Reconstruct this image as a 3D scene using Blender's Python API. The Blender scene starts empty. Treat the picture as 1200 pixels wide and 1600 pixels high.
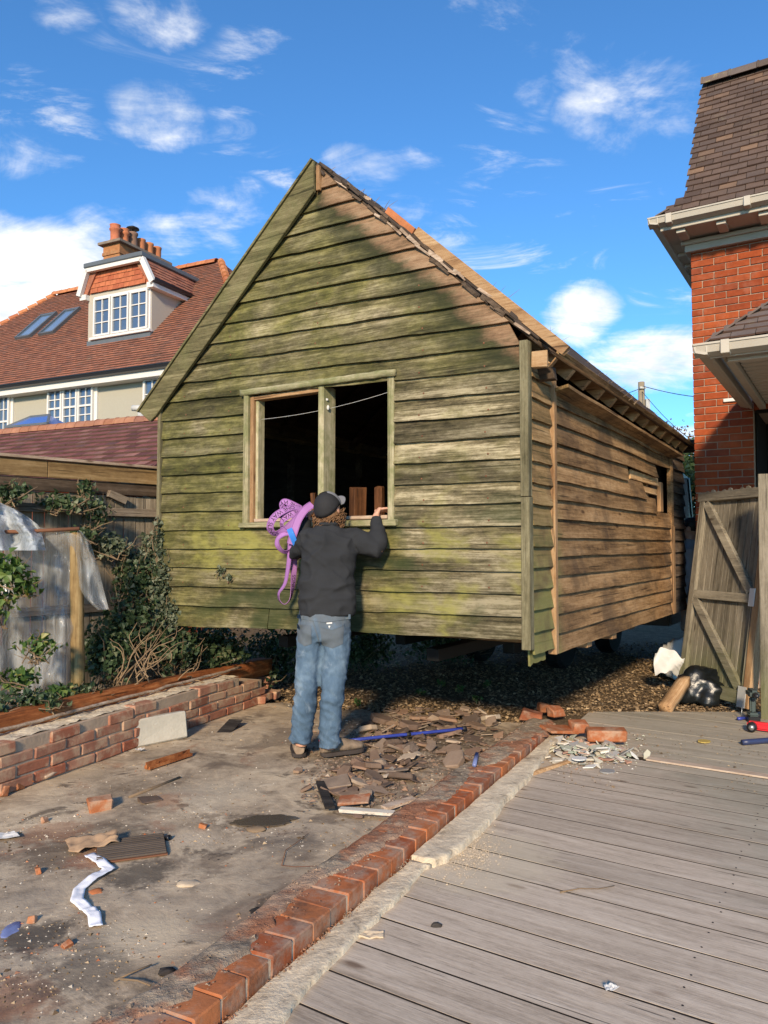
import bpy, bmesh, math, random
import numpy as np
from mathutils import Vector, Matrix, noise as mn
R = math.radians
sc = bpy.context.scene
random.seed(7)

# ---------------------------------------------------------------- camera
F = 1180.0; CH = 1.42; PITCH = math.atan(52/1180)
cam = bpy.data.cameras.new('camera'); camo = bpy.data.objects.new('camera', cam)
sc.collection.objects.link(camo); sc.camera = camo
cam.sensor_fit = 'VERTICAL'; cam.sensor_height = 24; cam.lens = F/1600*24
cam.clip_start = .05; cam.clip_end = 2000
camo.location = (0, 0, CH); camo.rotation_euler = (math.pi/2+PITCH, 0, 0)

# ---------------------------------------------------------------- light
SUN_EL, SUN_AZ = R(23.5), R(190)       # azimuth measured clockwise from +Y; the sun is behind the camera, a little to the left
sd = Vector((math.sin(SUN_AZ)*math.cos(SUN_EL), math.cos(SUN_AZ)*math.cos(SUN_EL), math.sin(SUN_EL)))
sun = bpy.data.lights.new('sun', 'SUN'); suno = bpy.data.objects.new('sun', sun)
sc.collection.objects.link(suno)
sun.energy = 3.6; sun.angle = R(6.0); sun.color = (1, .80, .56)
suno.rotation_euler = sd.to_track_quat('Z', 'Y').to_euler()
sc.view_settings.view_transform = 'Standard'; sc.view_settings.look = 'None'
sc.view_settings.exposure = 0.68; sc.view_settings.gamma = 1

# ---------------------------------------------------------------- pixel -> place helpers (1200x1600 photo)
CAM = Vector((0, 0, CH))
def ray(px, py):
    x = (px-600)/F; y = (800-py)/F
    return Vector((x, math.cos(PITCH)-y*math.sin(PITCH), math.sin(PITCH)+y*math.cos(PITCH)))
def G(px, py, z=0.0):
    r = ray(px, py); return CAM+r*((z-CH)/r.z)
def V(px, py, d):
    r = ray(px, py); return CAM+r*(d/r.y)
def PL(px, py, o, n):
    r = ray(px, py); n = Vector(n); return CAM+r*((Vector(o)-CAM).dot(n)/n.dot(r))

# ---------------------------------------------------------------- node helper
class NT:
    def __init__(s, nt): s.t = nt; s.n = nt.nodes; s.l = nt.links
    def new(s, k, **kw):
        x = s.n.new(k)
        for a, b in kw.items(): setattr(x, a, b)
        return x
    def put(s, sock, v):
        if v is None: return
        if isinstance(v, bpy.types.NodeSocket): s.l.new(v, sock)
        else:
            if hasattr(sock.default_value, '__len__') and len(sock.default_value) == 4 and len(v) == 3: v = (*v, 1)
            sock.default_value = v
    def math(s, op, a, b=None, c=None, clamp=False):
        x = s.new('ShaderNodeMath', operation=op); x.use_clamp = clamp
        s.put(x.inputs[0], a); s.put(x.inputs[1], b)
        if c is not None: s.put(x.inputs[2], c)
        return x.outputs[0]
    def vm(s, op, a, b=None):
        x = s.new('ShaderNodeVectorMath', operation=op); s.put(x.inputs[0], a)
        if b is not None: s.put(x.inputs[3 if op == 'SCALE' else 1], b)
        return x.outputs['Value'] if op in ('DOT_PRODUCT', 'LENGTH', 'DISTANCE') else x.outputs[0]
    def comb(s, a, b, c):
        x = s.new('ShaderNodeCombineXYZ')
        for i, v in enumerate((a, b, c)): s.put(x.inputs[i], v)
        return x.outputs[0]
    def sep(s, v):
        x = s.new('ShaderNodeSeparateXYZ'); s.put(x.inputs[0], v); return x.outputs
    def noise(s, v, scale=1, detail=4, rough=.55, dist=0):
        x = s.new('ShaderNodeTexNoise'); s.put(x.inputs['Vector'], v)
        for k, q in (('Scale', scale), ('Detail', detail), ('Roughness', rough), ('Distortion', dist)): s.put(x.inputs[k], q)
        return x.outputs['Fac']
    def vor(s, v, scale=1, feature='F1', out='Distance', rnd=1):
        x = s.new('ShaderNodeTexVoronoi', feature=feature); s.put(x.inputs['Vector'], v); s.put(x.inputs['Scale'], scale)
        s.put(x.inputs['Randomness'], rnd)
        return x.outputs[out]
    def mr(s, v, a, b, c=0, d=1, smooth=True):
        x = s.new('ShaderNodeMapRange'); x.interpolation_type = 'SMOOTHSTEP' if smooth else 'LINEAR'
        for k, q in zip(range(5), (v, a, b, c, d)): s.put(x.inputs[k], q)
        return x.outputs[0]
    def ramp(s, f, stops):
        x = s.new('ShaderNodeValToRGB'); e = x.color_ramp.elements
        while len(e) < len(stops): e.new(.5)
        for el, (p, c) in zip(e, stops): el.position = p; el.color = (*c, 1) if len(c) == 3 else c
        s.put(x.inputs[0], f); return x.outputs[0]
    def mix(s, f, a, b, op='MIX'):
        x = s.new('ShaderNodeMix', data_type='RGBA', blend_type=op); x.clamp_factor = True
        s.put(x.inputs[0], f); s.put(x.inputs[6], a); s.put(x.inputs[7], b)
        return x.outputs[2]
    def bump(s, h, st=.3, d=.01, nrm=None):
        x = s.new('ShaderNodeBump'); s.put(x.inputs['Height'], h); s.put(x.inputs['Strength'], st); s.put(x.inputs['Distance'], d)
        if nrm is not None: s.put(x.inputs['Normal'], nrm)
        return x.outputs[0]
    def obj(s): return s.new('ShaderNodeTexCoord').outputs['Object']
    def world(s): return s.new('ShaderNodeNewGeometry').outputs['Position']
    def rnd(s):
        a = s.new('ShaderNodeObjectInfo').outputs['Random']; b = s.new('ShaderNodeNewGeometry').outputs['Random Per Island']
        return s.math('FRACT', s.math('ADD', a, b))
    def rvec(s, v=None, k=40):
        r = s.rnd(); o = s.comb(s.math('MULTIPLY', r, k), s.math('MULTIPLY', r, k*2.3), s.math('MULTIPLY', r, k*1.7))
        return s.vm('ADD', v if v is not None else s.obj(), o), r
    def scale(s, v, x): return s.vm('MULTIPLY', v, x)

MATS = {}
def mat(name):
    m = bpy.data.materials.new(name); m.use_nodes = True
    b = m.node_tree.nodes['Principled BSDF']; MATS[name] = m
    return m, NT(m.node_tree), b
def fin(h, b, col, rough=.8, nrm=None, spec=.3, **kw):
    h.put(b.inputs['Base Color'], col); h.put(b.inputs['Roughness'], rough)
    b.inputs['Specular IOR Level'].default_value = spec
    if nrm is not None: h.put(b.inputs['Normal'], nrm)
    for k, v in kw.items(): h.put(b.inputs[k], v)
def simple(name, col, rough=.6, var=.25, sc_=8, spec=.3, bump=.15, **kw):
    m, h, b = mat(name); v, r = h.rvec()
    n = h.noise(v, sc_, 5, .6)
    k = h.math('ADD', h.math('MULTIPLY', n, var*2), h.math('MULTIPLY', r, var))
    k = h.math('ADD', k, 1-var*1.5)
    c = h.mix(1, col, h.comb(k, k, k), 'MULTIPLY')
    fin(h, b, c, rough, h.bump(h.noise(v, sc_*6, 4), bump, .004), spec, **kw); return m

def wood(name, stops, axis='X', algae=None, rough=.8, var=.5, g=1.0, knots=True, bump=.5, extra=None, contrast=2.1, crk=0.0, ks=1.0):
    """weathered timber: grain stretched along one local axis, checks, knots, a value of its own for every board"""
    m, h, b = mat(name); co = h.obj(); v, r = h.rvec(co)
    def st(a, c):
        s3 = [c, c, c]; s3['XYZ'.index(axis)] = a; return h.scale(v, tuple(s3))
    big = h.noise(st(.9*g, 9*g), 1, 3, .5, .7)
    fine = h.noise(st(3.0*g, 85*g), 1, 6, .7, .5)
    chk = h.noise(st(1.1*g, 46*g), 1, 2, .5, .2)
    mott = h.noise(st(14*g, 34*g), 1, 7, .75, .2)
    f = h.math('ADD', h.math('ADD', h.math('MULTIPLY', big, .38), h.math('MULTIPLY', fine, .36)), h.math('MULTIPLY', mott, .26))
    f = h.math('ADD', h.math('MULTIPLY', h.math('SUBTRACT', f, .5), contrast), .5)
    c = h.ramp(f, stops)
    crack = h.mr(chk, .30-crk, .345-crk, 1, 0)
    c = h.mix(h.math('MULTIPLY', crack, .75), c, tuple(x*.25 for x in stops[0][1]))
    if knots:
        s3 = [7*g*ks]*3; s3['XYZ'.index(axis)] = 2.6*g*ks
        d = h.vor(h.scale(v, tuple(s3)), 1, 'F1')
        pick = h.math('GREATER_THAN', h.sep(h.vor(h.scale(v, tuple(s3)), 1, 'F1', 'Color'))[0], .55)
        kn = h.math('MULTIPLY', h.mr(d, .05, .17, 1, 0), pick)
        c = h.mix(h.math('MULTIPLY', kn, .85), c, (stops[0][1][0]*.55, stops[0][1][1]*.45, stops[0][1][2]*.4))
    k = h.math('ADD', h.math('MULTIPLY', r, var), 1-var/2)
    c = h.mix(1, c, h.comb(k, k, k), 'MULTIPLY')
    hgt = h.math('SUBTRACT', f, h.math('MULTIPLY', crack, .5))
    if algae: c = algae(h, c, co, f)
    if extra: c = extra(h, c, co, f)
    fin(h, b, c, rough, h.bump(hgt, bump, .006), .25)
    return m

def brickmat(name, stops, smear=.45, smear_col=(.50, .42, .34), dirt=.5, s0=.5):
    m, h, b = mat(name); v, r = h.rvec()
    c = h.ramp(r, stops)
    n = h.noise(v, 14, 5, .6); k = h.math('ADD', h.math('MULTIPLY', n, .9), .55)
    c = h.mix(1, c, h.comb(k, k, k), 'MULTIPLY')
    w = h.world()
    c = h.mix(h.math('MULTIPLY', h.mr(h.noise(w, 7, 6, .7), s0, s0+.2), smear), c, smear_col)
    c = h.mix(h.math('MULTIPLY', h.mr(h.noise(w, 3.3, 6, .7), .5, .75), dirt), c, (.05, .04, .033))
    fin(h, b, c, .85, h.bump(h.noise(v, 60, 5, .7), .5, .004), .2); return m

def tilemat(name, stops, lichen=(.35, .33, .12), la=.35, dark=.5):
    m, h, b = mat(name); v, r = h.rvec()
    c = h.ramp(r, stops); w = h.world()
    k = h.math('ADD', h.math('MULTIPLY', h.noise(v, 9, 5, .65), .8), .6)
    c = h.mix(1, c, h.comb(k, k, k), 'MULTIPLY')
    c = h.mix(h.math('MULTIPLY', h.mr(h.noise(w, 1.1, 5, .65), .48, .75), dark), c, (.055, .045, .04))
    c = h.mix(h.math('MULTIPLY', h.mr(h.noise(w, 2.7, 7, .75), .58, .7), la), c, lichen)
    fin(h, b, c, .85, h.bump(h.noise(v, 40, 4, .7), .4, .004), .2); return m

# ---------------------------------------------------------------- mesh builder
class MB:
    def __init__(s): s.v = []; s.f = []
    def add(s, vs, fs):
        o = len(s.v); s.v += [tuple(x) for x in vs]; s.f += [tuple(i+o for i in f) for f in fs]; return s
    def box(s, x0, x1, y0, y1, z0, z1, M=None, jit=0):
        vs = [Vector((x, y, z)) for z in (z0, z1) for y in (y0, y1) for x in (x0, x1)]
        if jit: vs = [q+Vector([random.uniform(-jit, jit) for _ in range(3)]) for q in vs]
        if M is not None: vs = [M @ q for q in vs]
        return s.add(vs, [(0, 2, 3, 1), (4, 5, 7, 6), (0, 1, 5, 4), (2, 6, 7, 3), (0, 4, 6, 2), (1, 3, 7, 5)])
    def bar(s, a, b, w, t, up=(0, 0, 1), jit=0):
        """timber from a to b, w wide (across up), t thick (along up)"""
        a = Vector(a); b = Vector(b); d = b-a; L = d.length; x = d.normalized()
        y = Vector(up).cross(x).normalized(); z = x.cross(y)
        M = Matrix((x, y, z)).transposed().to_4x4(); M.translation = a
        return s.box(0, L, -w/2, w/2, -t/2, t/2, M, jit)
    def prism(s, poly, d):
        """poly: list of 3d points (planar), extruded by vector d"""
        n = len(poly); d = Vector(d); p = [Vector(q) for q in poly]
        return s.add(p+[q+d for q in p], [tuple(range(n))[::-1], tuple(range(n, 2*n))]+[(i, (i+1) % n, n+(i+1) % n, n+i) for i in range(n)])
    def rings(s, rs, cap=True, closed=True):
        n = len(rs[0]); vs = [q for r in rs for q in r]; fs = []
        for i in range(len(rs)-1):
            for j in range(n if closed else n-1):
                k = (j+1) % n; fs.append((i*n+j, i*n+k, (i+1)*n+k, (i+1)*n+j))
        if cap and closed:
            fs.append(tuple(range(n))[::-1]); fs.append(tuple((len(rs)-1)*n+j for j in range(n)))
        return s.add(vs, fs)
    def tube(s, pts, rad, seg=8, up=(0, 0, 1), cap=True):
        pts = [Vector(p) for p in pts]; rs = []; y = None
        for i, p in enumerate(pts):
            t = (pts[min(i+1, len(pts)-1)]-pts[max(i-1, 0)])
            t = t.normalized() if t.length > 1e-9 else Vector((0, 0, 1))
            if y is None:
                u = Vector(up)
                if abs(u.dot(t)) > .95: u = Vector((1, 0, 0))
                y = u.cross(t).normalized()
            else:
                y = (y-t*y.dot(t)).normalized()
            z = t.cross(y)
            r = rad[i] if hasattr(rad, '__len__') else rad
            rx, ry = r if hasattr(r, '__len__') else (r, r)
            rs.append([p+y*(math.cos(a)*rx)+z*(math.sin(a)*ry) for a in [2*math.pi*k/seg for k in range(seg)]])
        return s.rings(rs, cap)
    def lathe(s, prof, seg=16, M=None, cap=True):
        rs = [[Vector((r*math.cos(2*math.pi*k/seg), r*math.sin(2*math.pi*k/seg), z)) for k in range(seg)] for r, z in prof]
        if M is not None: rs = [[M @ q for q in r] for r in rs]
        return s.rings(rs, cap)
    def blob(s, c, r, seg=12, M=None):
        rx, ry, rz = r if hasattr(r, '__len__') else (r, r, r); c = Vector(c); n = max(5, seg*2//3)
        rs = []
        for i in range(n+1):
            th = math.pi*(.02+.96*i/n)
            q = [Vector((math.sin(th)*math.cos(2*math.pi*k/seg)*rx, math.sin(th)*math.sin(2*math.pi*k/seg)*ry, -math.cos(th)*rz)) for k in range(seg)]
            rs.append([(M @ w if M is not None else w)+c for w in q])
        return s.rings(rs)
    def grid(s, nx, ny, fn):
        vs = [fn(i/nx, j/ny) for j in range(ny+1) for i in range(nx+1)]
        return s.add(vs, [(j*(nx+1)+i, j*(nx+1)+i+1, (j+1)*(nx+1)+i+1, (j+1)*(nx+1)+i) for j in range(ny) for i in range(nx)])
    def mesh(s, name, m=None, smooth=False):
        me = bpy.data.meshes.new(name); me.from_pydata(s.v, [], s.f)
        bm = bmesh.new(); bm.from_mesh(me); bmesh.ops.recalc_face_normals(bm, faces=bm.faces); bm.to_mesh(me); bm.free()
        if smooth: me.polygons.foreach_set('use_smooth', [True]*len(me.polygons))
        if m is not None: me.materials.append(MATS[m] if isinstance(m, str) else m)
        return me
    def build(s, name, m, parent=None, smooth=False, **kw):
        return link(name, s.mesh(name, m, smooth), parent, **kw)

COL = sc.collection
def link(name, data, parent=None, label=None, cat=None, group=None, kind=None, loc=None, rot=None, scl=None):
    o = bpy.data.objects.new(name, data); COL.objects.link(o)
    if parent is not None: o.parent = parent
    if loc is not None: o.location = loc
    if rot is not None: o.rotation_euler = rot
    if scl is not None: o.scale = (scl,)*3 if not hasattr(scl, '__len__') else scl
    for k, v in (('label', label), ('category', cat), ('group', group), ('kind', kind)):
        if v: o[k] = v
    return o
def thing(name, label, cat, loc=(0, 0, 0), rz=0, group=None, rot=None):
    return link(name, None, None, label, cat, group, None, loc, rot or (0, 0, rz))
def bevel(o, w=.004, seg=1):
    bm = bmesh.new(); bm.from_mesh(o.data if hasattr(o, 'data') else o)
    bmesh.ops.bevel(bm, geom=bm.edges[:], offset=w, segments=seg, affect='EDGES', clamp_overlap=True)
    bm.to_mesh(o.data if hasattr(o, 'data') else o); bm.free(); return o
def remesh(mb, voxel, smooth=3, name='m', m=None, disp=None):
    me = mb.mesh(name); o = bpy.data.objects.new('tmp', me); COL.objects.link(o)
    md = o.modifiers.new('r', 'REMESH'); md.mode = 'VOXEL'; md.voxel_size = voxel
    ms = o.modifiers.new('s', 'SMOOTH'); ms.factor = .5; ms.iterations = smooth
    dg = bpy.context.evaluated_depsgraph_get(); out = bpy.data.meshes.new_from_object(o.evaluated_get(dg))
    bpy.data.objects.remove(o); bpy.data.meshes.remove(me)
    out.name = name
    if disp:
        out.update(); nn = [q.normal.copy() for q in out.vertices]
        for q, n_ in zip(out.vertices, nn): q.co = q.co+n_*disp(q.co, n_)
    out.polygons.foreach_set('use_smooth', [True]*len(out.polygons))
    out.materials.clear()
    if m: out.materials.append(MATS[m])
    return out
def frame(x, y, z, o=(0, 0, 0)):
    M = Matrix((Vector(x), Vector(y), Vector(z))).transposed().to_4x4(); M.translation = Vector(o); return M
def rough_stone(n, r, squash=(1, 1, 1), seed=0, sub=1):
    bm = bmesh.new(); bmesh.ops.create_icosphere(bm, subdivisions=sub, radius=1)
    rr = random.Random(seed); off = Vector((rr.uniform(0, 99), rr.uniform(0, 99), 0))
    for q in bm.verts:
        k = 1+.55*mn.noise(q.co*1.3+off); q.co = Vector((q.co.x*squash[0], q.co.y*squash[1], q.co.z*squash[2]))*k*r
    me = bpy.data.meshes.new(n); bm.to_mesh(me); bm.free(); return me
def fn(x, y, s=1.0, o=0.0): return mn.noise(Vector((x*s+o, y*s-o, o*.37)))

# ---------------------------------------------------------------- world: Nishita sky + clouds by direction
wd = bpy.data.worlds.new('World'); sc.world = wd; wd.use_nodes = True
h = NT(wd.node_tree); bg = wd.node_tree.nodes['Background']
sky = h.new('ShaderNodeTexSky', sky_type='NISHITA'); sky.sun_disc = False
sky.sun_elevation = SUN_EL; sky.sun_rotation = SUN_AZ; sky.air_density = 1.0; sky.dust_density = .2; sky.ozone_density = 4.5
dirv = h.new('ShaderNodeTexCoord').outputs['Generated']
sx, sy, sz = h.sep(dirv)
az = h.math('ARCTAN2', sx, sy); el = h.math('ARCSINE', sz)
zc = h.math('ADD', h.math('MAXIMUM', sz, 0.0), .16)
pv = h.comb(h.math('DIVIDE', sx, zc), h.math('DIVIDE', sy, zc), 0)
wisp = h.noise(h.scale(pv, (1.0, 2.0, 1)), 2.3, 10, .64, .9)
puff = h.noise(h.scale(dirv, (1, 1, 1.7)), 9, 10, .62, .5)
gen = h.math('MULTIPLY', h.mr(wisp, .54, .74), .7)       # thin cloud everywhere
acc = None
def cloud(px, py, rx, ry, amt):
    """one cloud in the direction of a photo point; radii in pixels"""
    global acc
    d = ray(px, py).normalized(); a0 = math.atan2(d.x, d.y); e0 = math.asin(d.z)
    u = h.math('DIVIDE', h.math('SUBTRACT', az, a0), rx/F); w = h.math('DIVIDE', h.math('SUBTRACT', el, e0), ry/F)
    q = h.math('ADD', h.math('MULTIPLY', u, u), h.math('MULTIPLY', w, w))
    k = h.math('MULTIPLY', h.mr(q, 0, 1.0, 1, 0), amt)
    acc = k if acc is None else h.math('MAXIMUM', acc, k)
for c in [(60, 440, 190, 120, 1.0), (20, 520, 160, 140, 1.0), (210, 360, 150, 60, .62), (360, 335, 120, 75, .66), (240, 185, 110, 70, .5), (60, 255, 120, 55, .5),
          (590, 255, 150, 45, .56), (250, 20, 120, 60, .52), (60, 8, 120, 40, .5), (1000, 170, 170, 110, .66), (930, 90, 110, 60, .52), (1060, 290, 60, 40, .4),
          (905, 500, 90, 75, .85), (1010, 560, 170, 75, .9), (640, 320, 90, 40, .4), (1080, 690, 120, 40, .9), (400, 620, 500, 60, .5), (830, 120, 60, 60, .35)]:
    cloud(*c)
dens = h.math('ADD', h.math('MULTIPLY', acc, .42), h.math('MULTIPLY', h.math('ADD', h.math('MULTIPLY', puff, .55), h.math('MULTIPLY', wisp, .45)), 1.0))
cm = h.math('MULTIPLY', h.mr(dens, .66, .95), h.math('MINIMUM', h.math('MULTIPLY', acc, 3.5), 1.0))
cm = h.math('MAXIMUM', cm, h.math('MULTIPLY', gen, h.mr(acc, .0, .3, 1, 0)))
hz = h.mr(sz, -.02, .16, .55, 0)
shade = h.noise(h.scale(dirv, (1, 1, 2.2)), 9, 6, .6, .2)
ccol = h.ramp(shade, [(.3, (.52, .58, .68)), (.62, (1, .97, .92))])
skyc = h.mix(1, sky.outputs[0], (.56, .92, 1.12), 'MULTIPLY')
skyk = h.vm('SCALE', skyc, 1.0)
cc = h.vm('SCALE', ccol, 7.0)
outc = h.mix(cm, skyk, cc)
h.l.new(outc, bg.inputs['Color']); bg.inputs['Strength'].default_value = .125
# ================================================================ materials
# --- shed geometry numbers used by its materials too
SA = R(33); SU = Vector((math.cos(SA), -math.sin(SA), 0)); SS = Vector((math.sin(SA), math.cos(SA), 0))
S0 = PL(252, 900, SS*4.44, SS); S0.z = 0
SW, SLEN = 3.34, 4.62
AP = (1.72, 4.30); LE = (-.20, 2.60); RE = (3.36, 2.785)     # apex, left and right ends of the roof line (shed-local x, z)

def algae_dapples_front(h, c, co, f):
    x, y, z = h.sep(co)
    n1 = h.noise(co, 1.5, 6, .62, .3); n2 = h.noise(h.scale(co, (1, 1, 2.5)), 5, 5, .65, .4)
    green = h.ramp(h.math('ADD', h.math('MULTIPLY', n2, .6), h.math('MULTIPLY', f, .4)), [(.32, (.018, .020, .005)), (.5, (.085, .083, .020)), (.7, (.24, .22, .064))])
    a = h.math('MULTIPLY', h.mr(n1, .30, .58, .30, .9), h.math('ADD', .72, h.math('MULTIPLY', h.rnd(), .36)))
    grey = h.mr(h.math('ADD', h.math('MULTIPLY', h.math('SUBTRACT', x, 2.0), .22), h.noise(co, 2.2, 5, .6)), .48, .68)   # greyer bare timber to the right
    low = h.mr(z, 1.45, 2.0, 1, 0); up = h.mr(z, 2.4, 2.75)
    a = h.math('MULTIPLY', a, h.math('SUBTRACT', 1, h.math('MULTIPLY', h.math('MULTIPLY', grey, h.math('SUBTRACT', 1, up)), .75)))
    c = h.mix(a, c, green)
    # near the bottom, sun dapples painted yellow-green and the shade between them dark green
    n3 = h.noise(h.scale(co, (1.0, 1, 1.5)), 1.25, 4, .55, .6)
    c = h.mix(h.math('MULTIPLY', low, h.mr(n3, .40, .50, .75, 0)), c, (.030, .042, .014))
    c = h.mix(h.math('MULTIPLY', low, h.math('MULTIPLY', h.mr(n3, .53, .64, 0, .8), h.mr(n2, .35, .6, .35, 1))), c, h.mix(n2, (.12, .125, .018), (.34, .31, .09)))
    # bare brown band under the lost right-hand barge board, with a black mould edge
    sl = (AP[1]-RE[1])/(RE[0]-AP[0]); k = 1/math.hypot(1, sl)
    d = h.math('MULTIPLY', h.math('SUBTRACT', h.math('ADD', AP[1], h.math('MULTIPLY', h.math('SUBTRACT', x, AP[0]), -sl)), z), k)
    d = h.math('ADD', d, h.math('MULTIPLY', h.math('SUBTRACT', n2, .5), .26))
    d = h.math('ADD', d, h.math('MULTIPLY', h.math('SUBTRACT', h.noise(co, 22, 6, .7), .5), .05))
    d = h.math('ADD', d, h.math('MULTIPLY', h.math('SUBTRACT', h.rnd(), .5), .07))
    rt = h.mr(x, 1.66, 1.74)
    c = h.mix(h.math('MULTIPLY', rt, h.mr(d, .16, .46, .85, 0)), c, (.020, .024, .010))
    bare = h.ramp(h.math('ADD', h.math('MULTIPLY', f, .5), h.math('MULTIPLY', n2, .5)), [(.3, (.07, .042, .022)), (.5, (.245, .15, .085)), (.75, (.40, .275, .17))])
    return h.mix(h.math('MULTIPLY', rt, h.math('MULTIPLY', h.mr(d, .09, .215, 1, 0), h.mr(h.noise(h.scale(co, (3, 3, 14)), 3, 6, .7), .30, .5, .55, 1))), c, bare)
GREYW = [(.28, (.036, .028, .016)), (.5, (.16, .13, .078)), (.72, (.41, .35, .235))]
wood('clad_front', GREYW, 'X', algae_dapples_front, .85, .8, contrast=2.4)
def algae_side(h, c, co, f):
    x, y, z = h.sep(co); n = h.noise(co, 2.1, 6, .6, .4)
    a = h.math('MULTIPLY', h.mr(y, .38, .62, 1, 0), h.mr(h.math('ADD', z, n), 1.5, 2.4, .85, .15))
    c = h.mix(a, c, h.mix(n, (.11, .125, .03), (.27, .26, .10)))
    c = h.mix(h.math('MULTIPLY', h.mr(n, .45, .66), .6), c, (.06, .038, .024))
    return c
wood('clad_side', [(.28, (.085, .045, .018)), (.5, (.255, .148, .066)), (.74, (.42, .265, .135))], 'Y', algae_side, .8, .5)
wood('post_green', [(.25, (.05, .045, .022)), (.5, (.14, .122, .068)), (.75, (.27, .24, .145))], 'Z', None, .85, .2)
def alg(h, c, co, f):
    n = h.noise(co, 4, 6, .65); return h.mix(h.mr(n, .4, .62, .1, .8), c, h.mix(f, (.08, .092, .03), (.25, .26, .11)))
wood('frame_green', [(.25, (.16, .14, .08)), (.5, (.38, .33, .20)), (.75, (.60, .52, .36))], 'Z', alg, .85, .2, knots=False)
wood('frame_green_x', [(.25, (.12, .11, .06)), (.5, (.30, .27, .16)), (.75, (.48, .42, .28))], 'X', alg, .85, .2, knots=False)
wood('barge', [(.25, (.05, .044, .020)), (.5, (.135, .115, .055)), (.75, (.25, .215, .115))], 'X', lambda h, c, co, f: h.mix(h.mr(h.noise(co, 4, 6, .65), .42, .66, .05, .5), c, h.mix(f, (.06, .065, .02), (.19, .19, .075))), .85, .1)
wood('raw_x', [(.25, (.20, .105, .048)), (.5, (.36, .215, .105)), (.75, (.50, .34, .19))], 'X', None, .75, .35)
wood('raw_y', [(.25, (.27, .15, .07)), (.5, (.50, .31, .15)), (.75, (.66, .47, .27))], 'Y', None, .75, .35)
wood('raw_z', [(.25, (.18, .095, .045)), (.5, (.33, .195, .095)), (.75, (.47, .315, .175))], 'Z', None, .75, .35)
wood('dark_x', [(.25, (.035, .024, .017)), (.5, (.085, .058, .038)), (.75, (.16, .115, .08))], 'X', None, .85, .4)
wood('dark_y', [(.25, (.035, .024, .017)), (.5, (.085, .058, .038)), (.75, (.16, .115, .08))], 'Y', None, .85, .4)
wood('inside', [(.25, (.022, .016, .012)), (.5, (.05, .036, .026)), (.75, (.085, .062, .045))], 'Y', None, .9, .2, knots=False)  # very dark timber, carries the unlit interior's shade in its colour
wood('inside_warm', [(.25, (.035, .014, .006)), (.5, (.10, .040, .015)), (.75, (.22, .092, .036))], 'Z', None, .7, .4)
def deckx(h, c, co, f):
    w = h.world(); n = h.noise(w, 1.7, 6, .65, .5); n2 = h.noise(w, 6, 6, .7)
    c = h.mix(h.math('MULTIPLY', h.mr(n, .55, .74), .45), c, (.16, .13, .105))
    x, y, z = h.sep(w)
    mo = h.math('MULTIPLY', h.mr(h.math('ADD', x, h.math('MULTIPLY', n2, 1.2)), 1.9, 2.8), .5)
    c = h.mix(mo, c, h.mix(n2, (.15, .15, .095), (.36, .35, .27)))
    c = h.mix(h.math('MULTIPLY', h.mr(n2, .62, .72), .35), c, (.45, .40, .34))
    dx = h.vm('DISTANCE', w, (.42, 3.55, 0))    # sawdust
    return h.mix(h.math('MULTIPLY', h.mr(h.math('ADD', dx, h.math('MULTIPLY', n2, -.5)), .0, .20, 1, 0), .6), c, (.58, .49, .35))
simple('gap_shade', (.022, .016, .012), .95, .3)  # near-black, paints in the shade between the boards
wood('deck', [(.25, (.255, .198, .145)), (.5, (.47, .385, .295)), (.75, (.62, .525, .415))], 'X', deckx, .8, .25, 1.6, contrast=1.6, crk=.02, ks=.62)
wood('fence_z', [(.25, (.09, .075, .055)), (.5, (.20, .165, .12)), (.75, (.33, .28, .215))], 'Z', None, .85, .5)
wood('fence_x', [(.25, (.07, .055, .04)), (.5, (.16, .125, .09)), (.75, (.27, .22, .165))], 'X', None, .85, .5)
wood('cap_x', [(.25, (.12, .07, .028)), (.5, (.235, .15, .065)), (.75, (.36, .25, .13))], 'X', None, .8, .25)
wood('beam_red', [(.25, (.09, .026, .009)), (.5, (.27, .085, .025)), (.75, (.46, .19, .07))], 'X', None, .75, .2)
wood('batten_pale', [(.25, (.42, .37, .30)), (.5, (.58, .53, .44)), (.75, (.68, .63, .55))], 'X', None, .8, .1, knots=False)
wood('batten_x', [(.25, (.18, .12, .08)), (.5, (.38, .28, .20)), (.75, (.55, .45, .35))], 'X', None, .8, .3)
def gmoss(h, c, co, f):
    x, y, z = h.sep(co); n = h.noise(co, 5, 5, .6)
    return h.mix(h.math('MULTIPLY', h.mr(h.math('ADD', z, n), .5, 1.3, 1, 0), .55), c, (.13, .14, .05))
wood('gate_z', [(.25, (.08, .07, .052)), (.5, (.185, .162, .122)), (.75, (.30, .265, .205))], 'Z', gmoss, .85, .45)
wood('gate_x', [(.25, (.09, .08, .06)), (.5, (.21, .185, .14)), (.75, (.33, .295, .225))], 'X', gmoss, .85, .3)
wood('post_round', [(.25, (.16, .10, .04)), (.5, (.30, .21, .095)), (.75, (.44, .33, .17))], 'Z', gmoss, .8, .1)
wood('burnt_x', [(.25, (.012, .010, .009)), (.5, (.03, .025, .022)), (.75, (.07, .06, .05))], 'X', None, .85, .3, knots=False)

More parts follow.
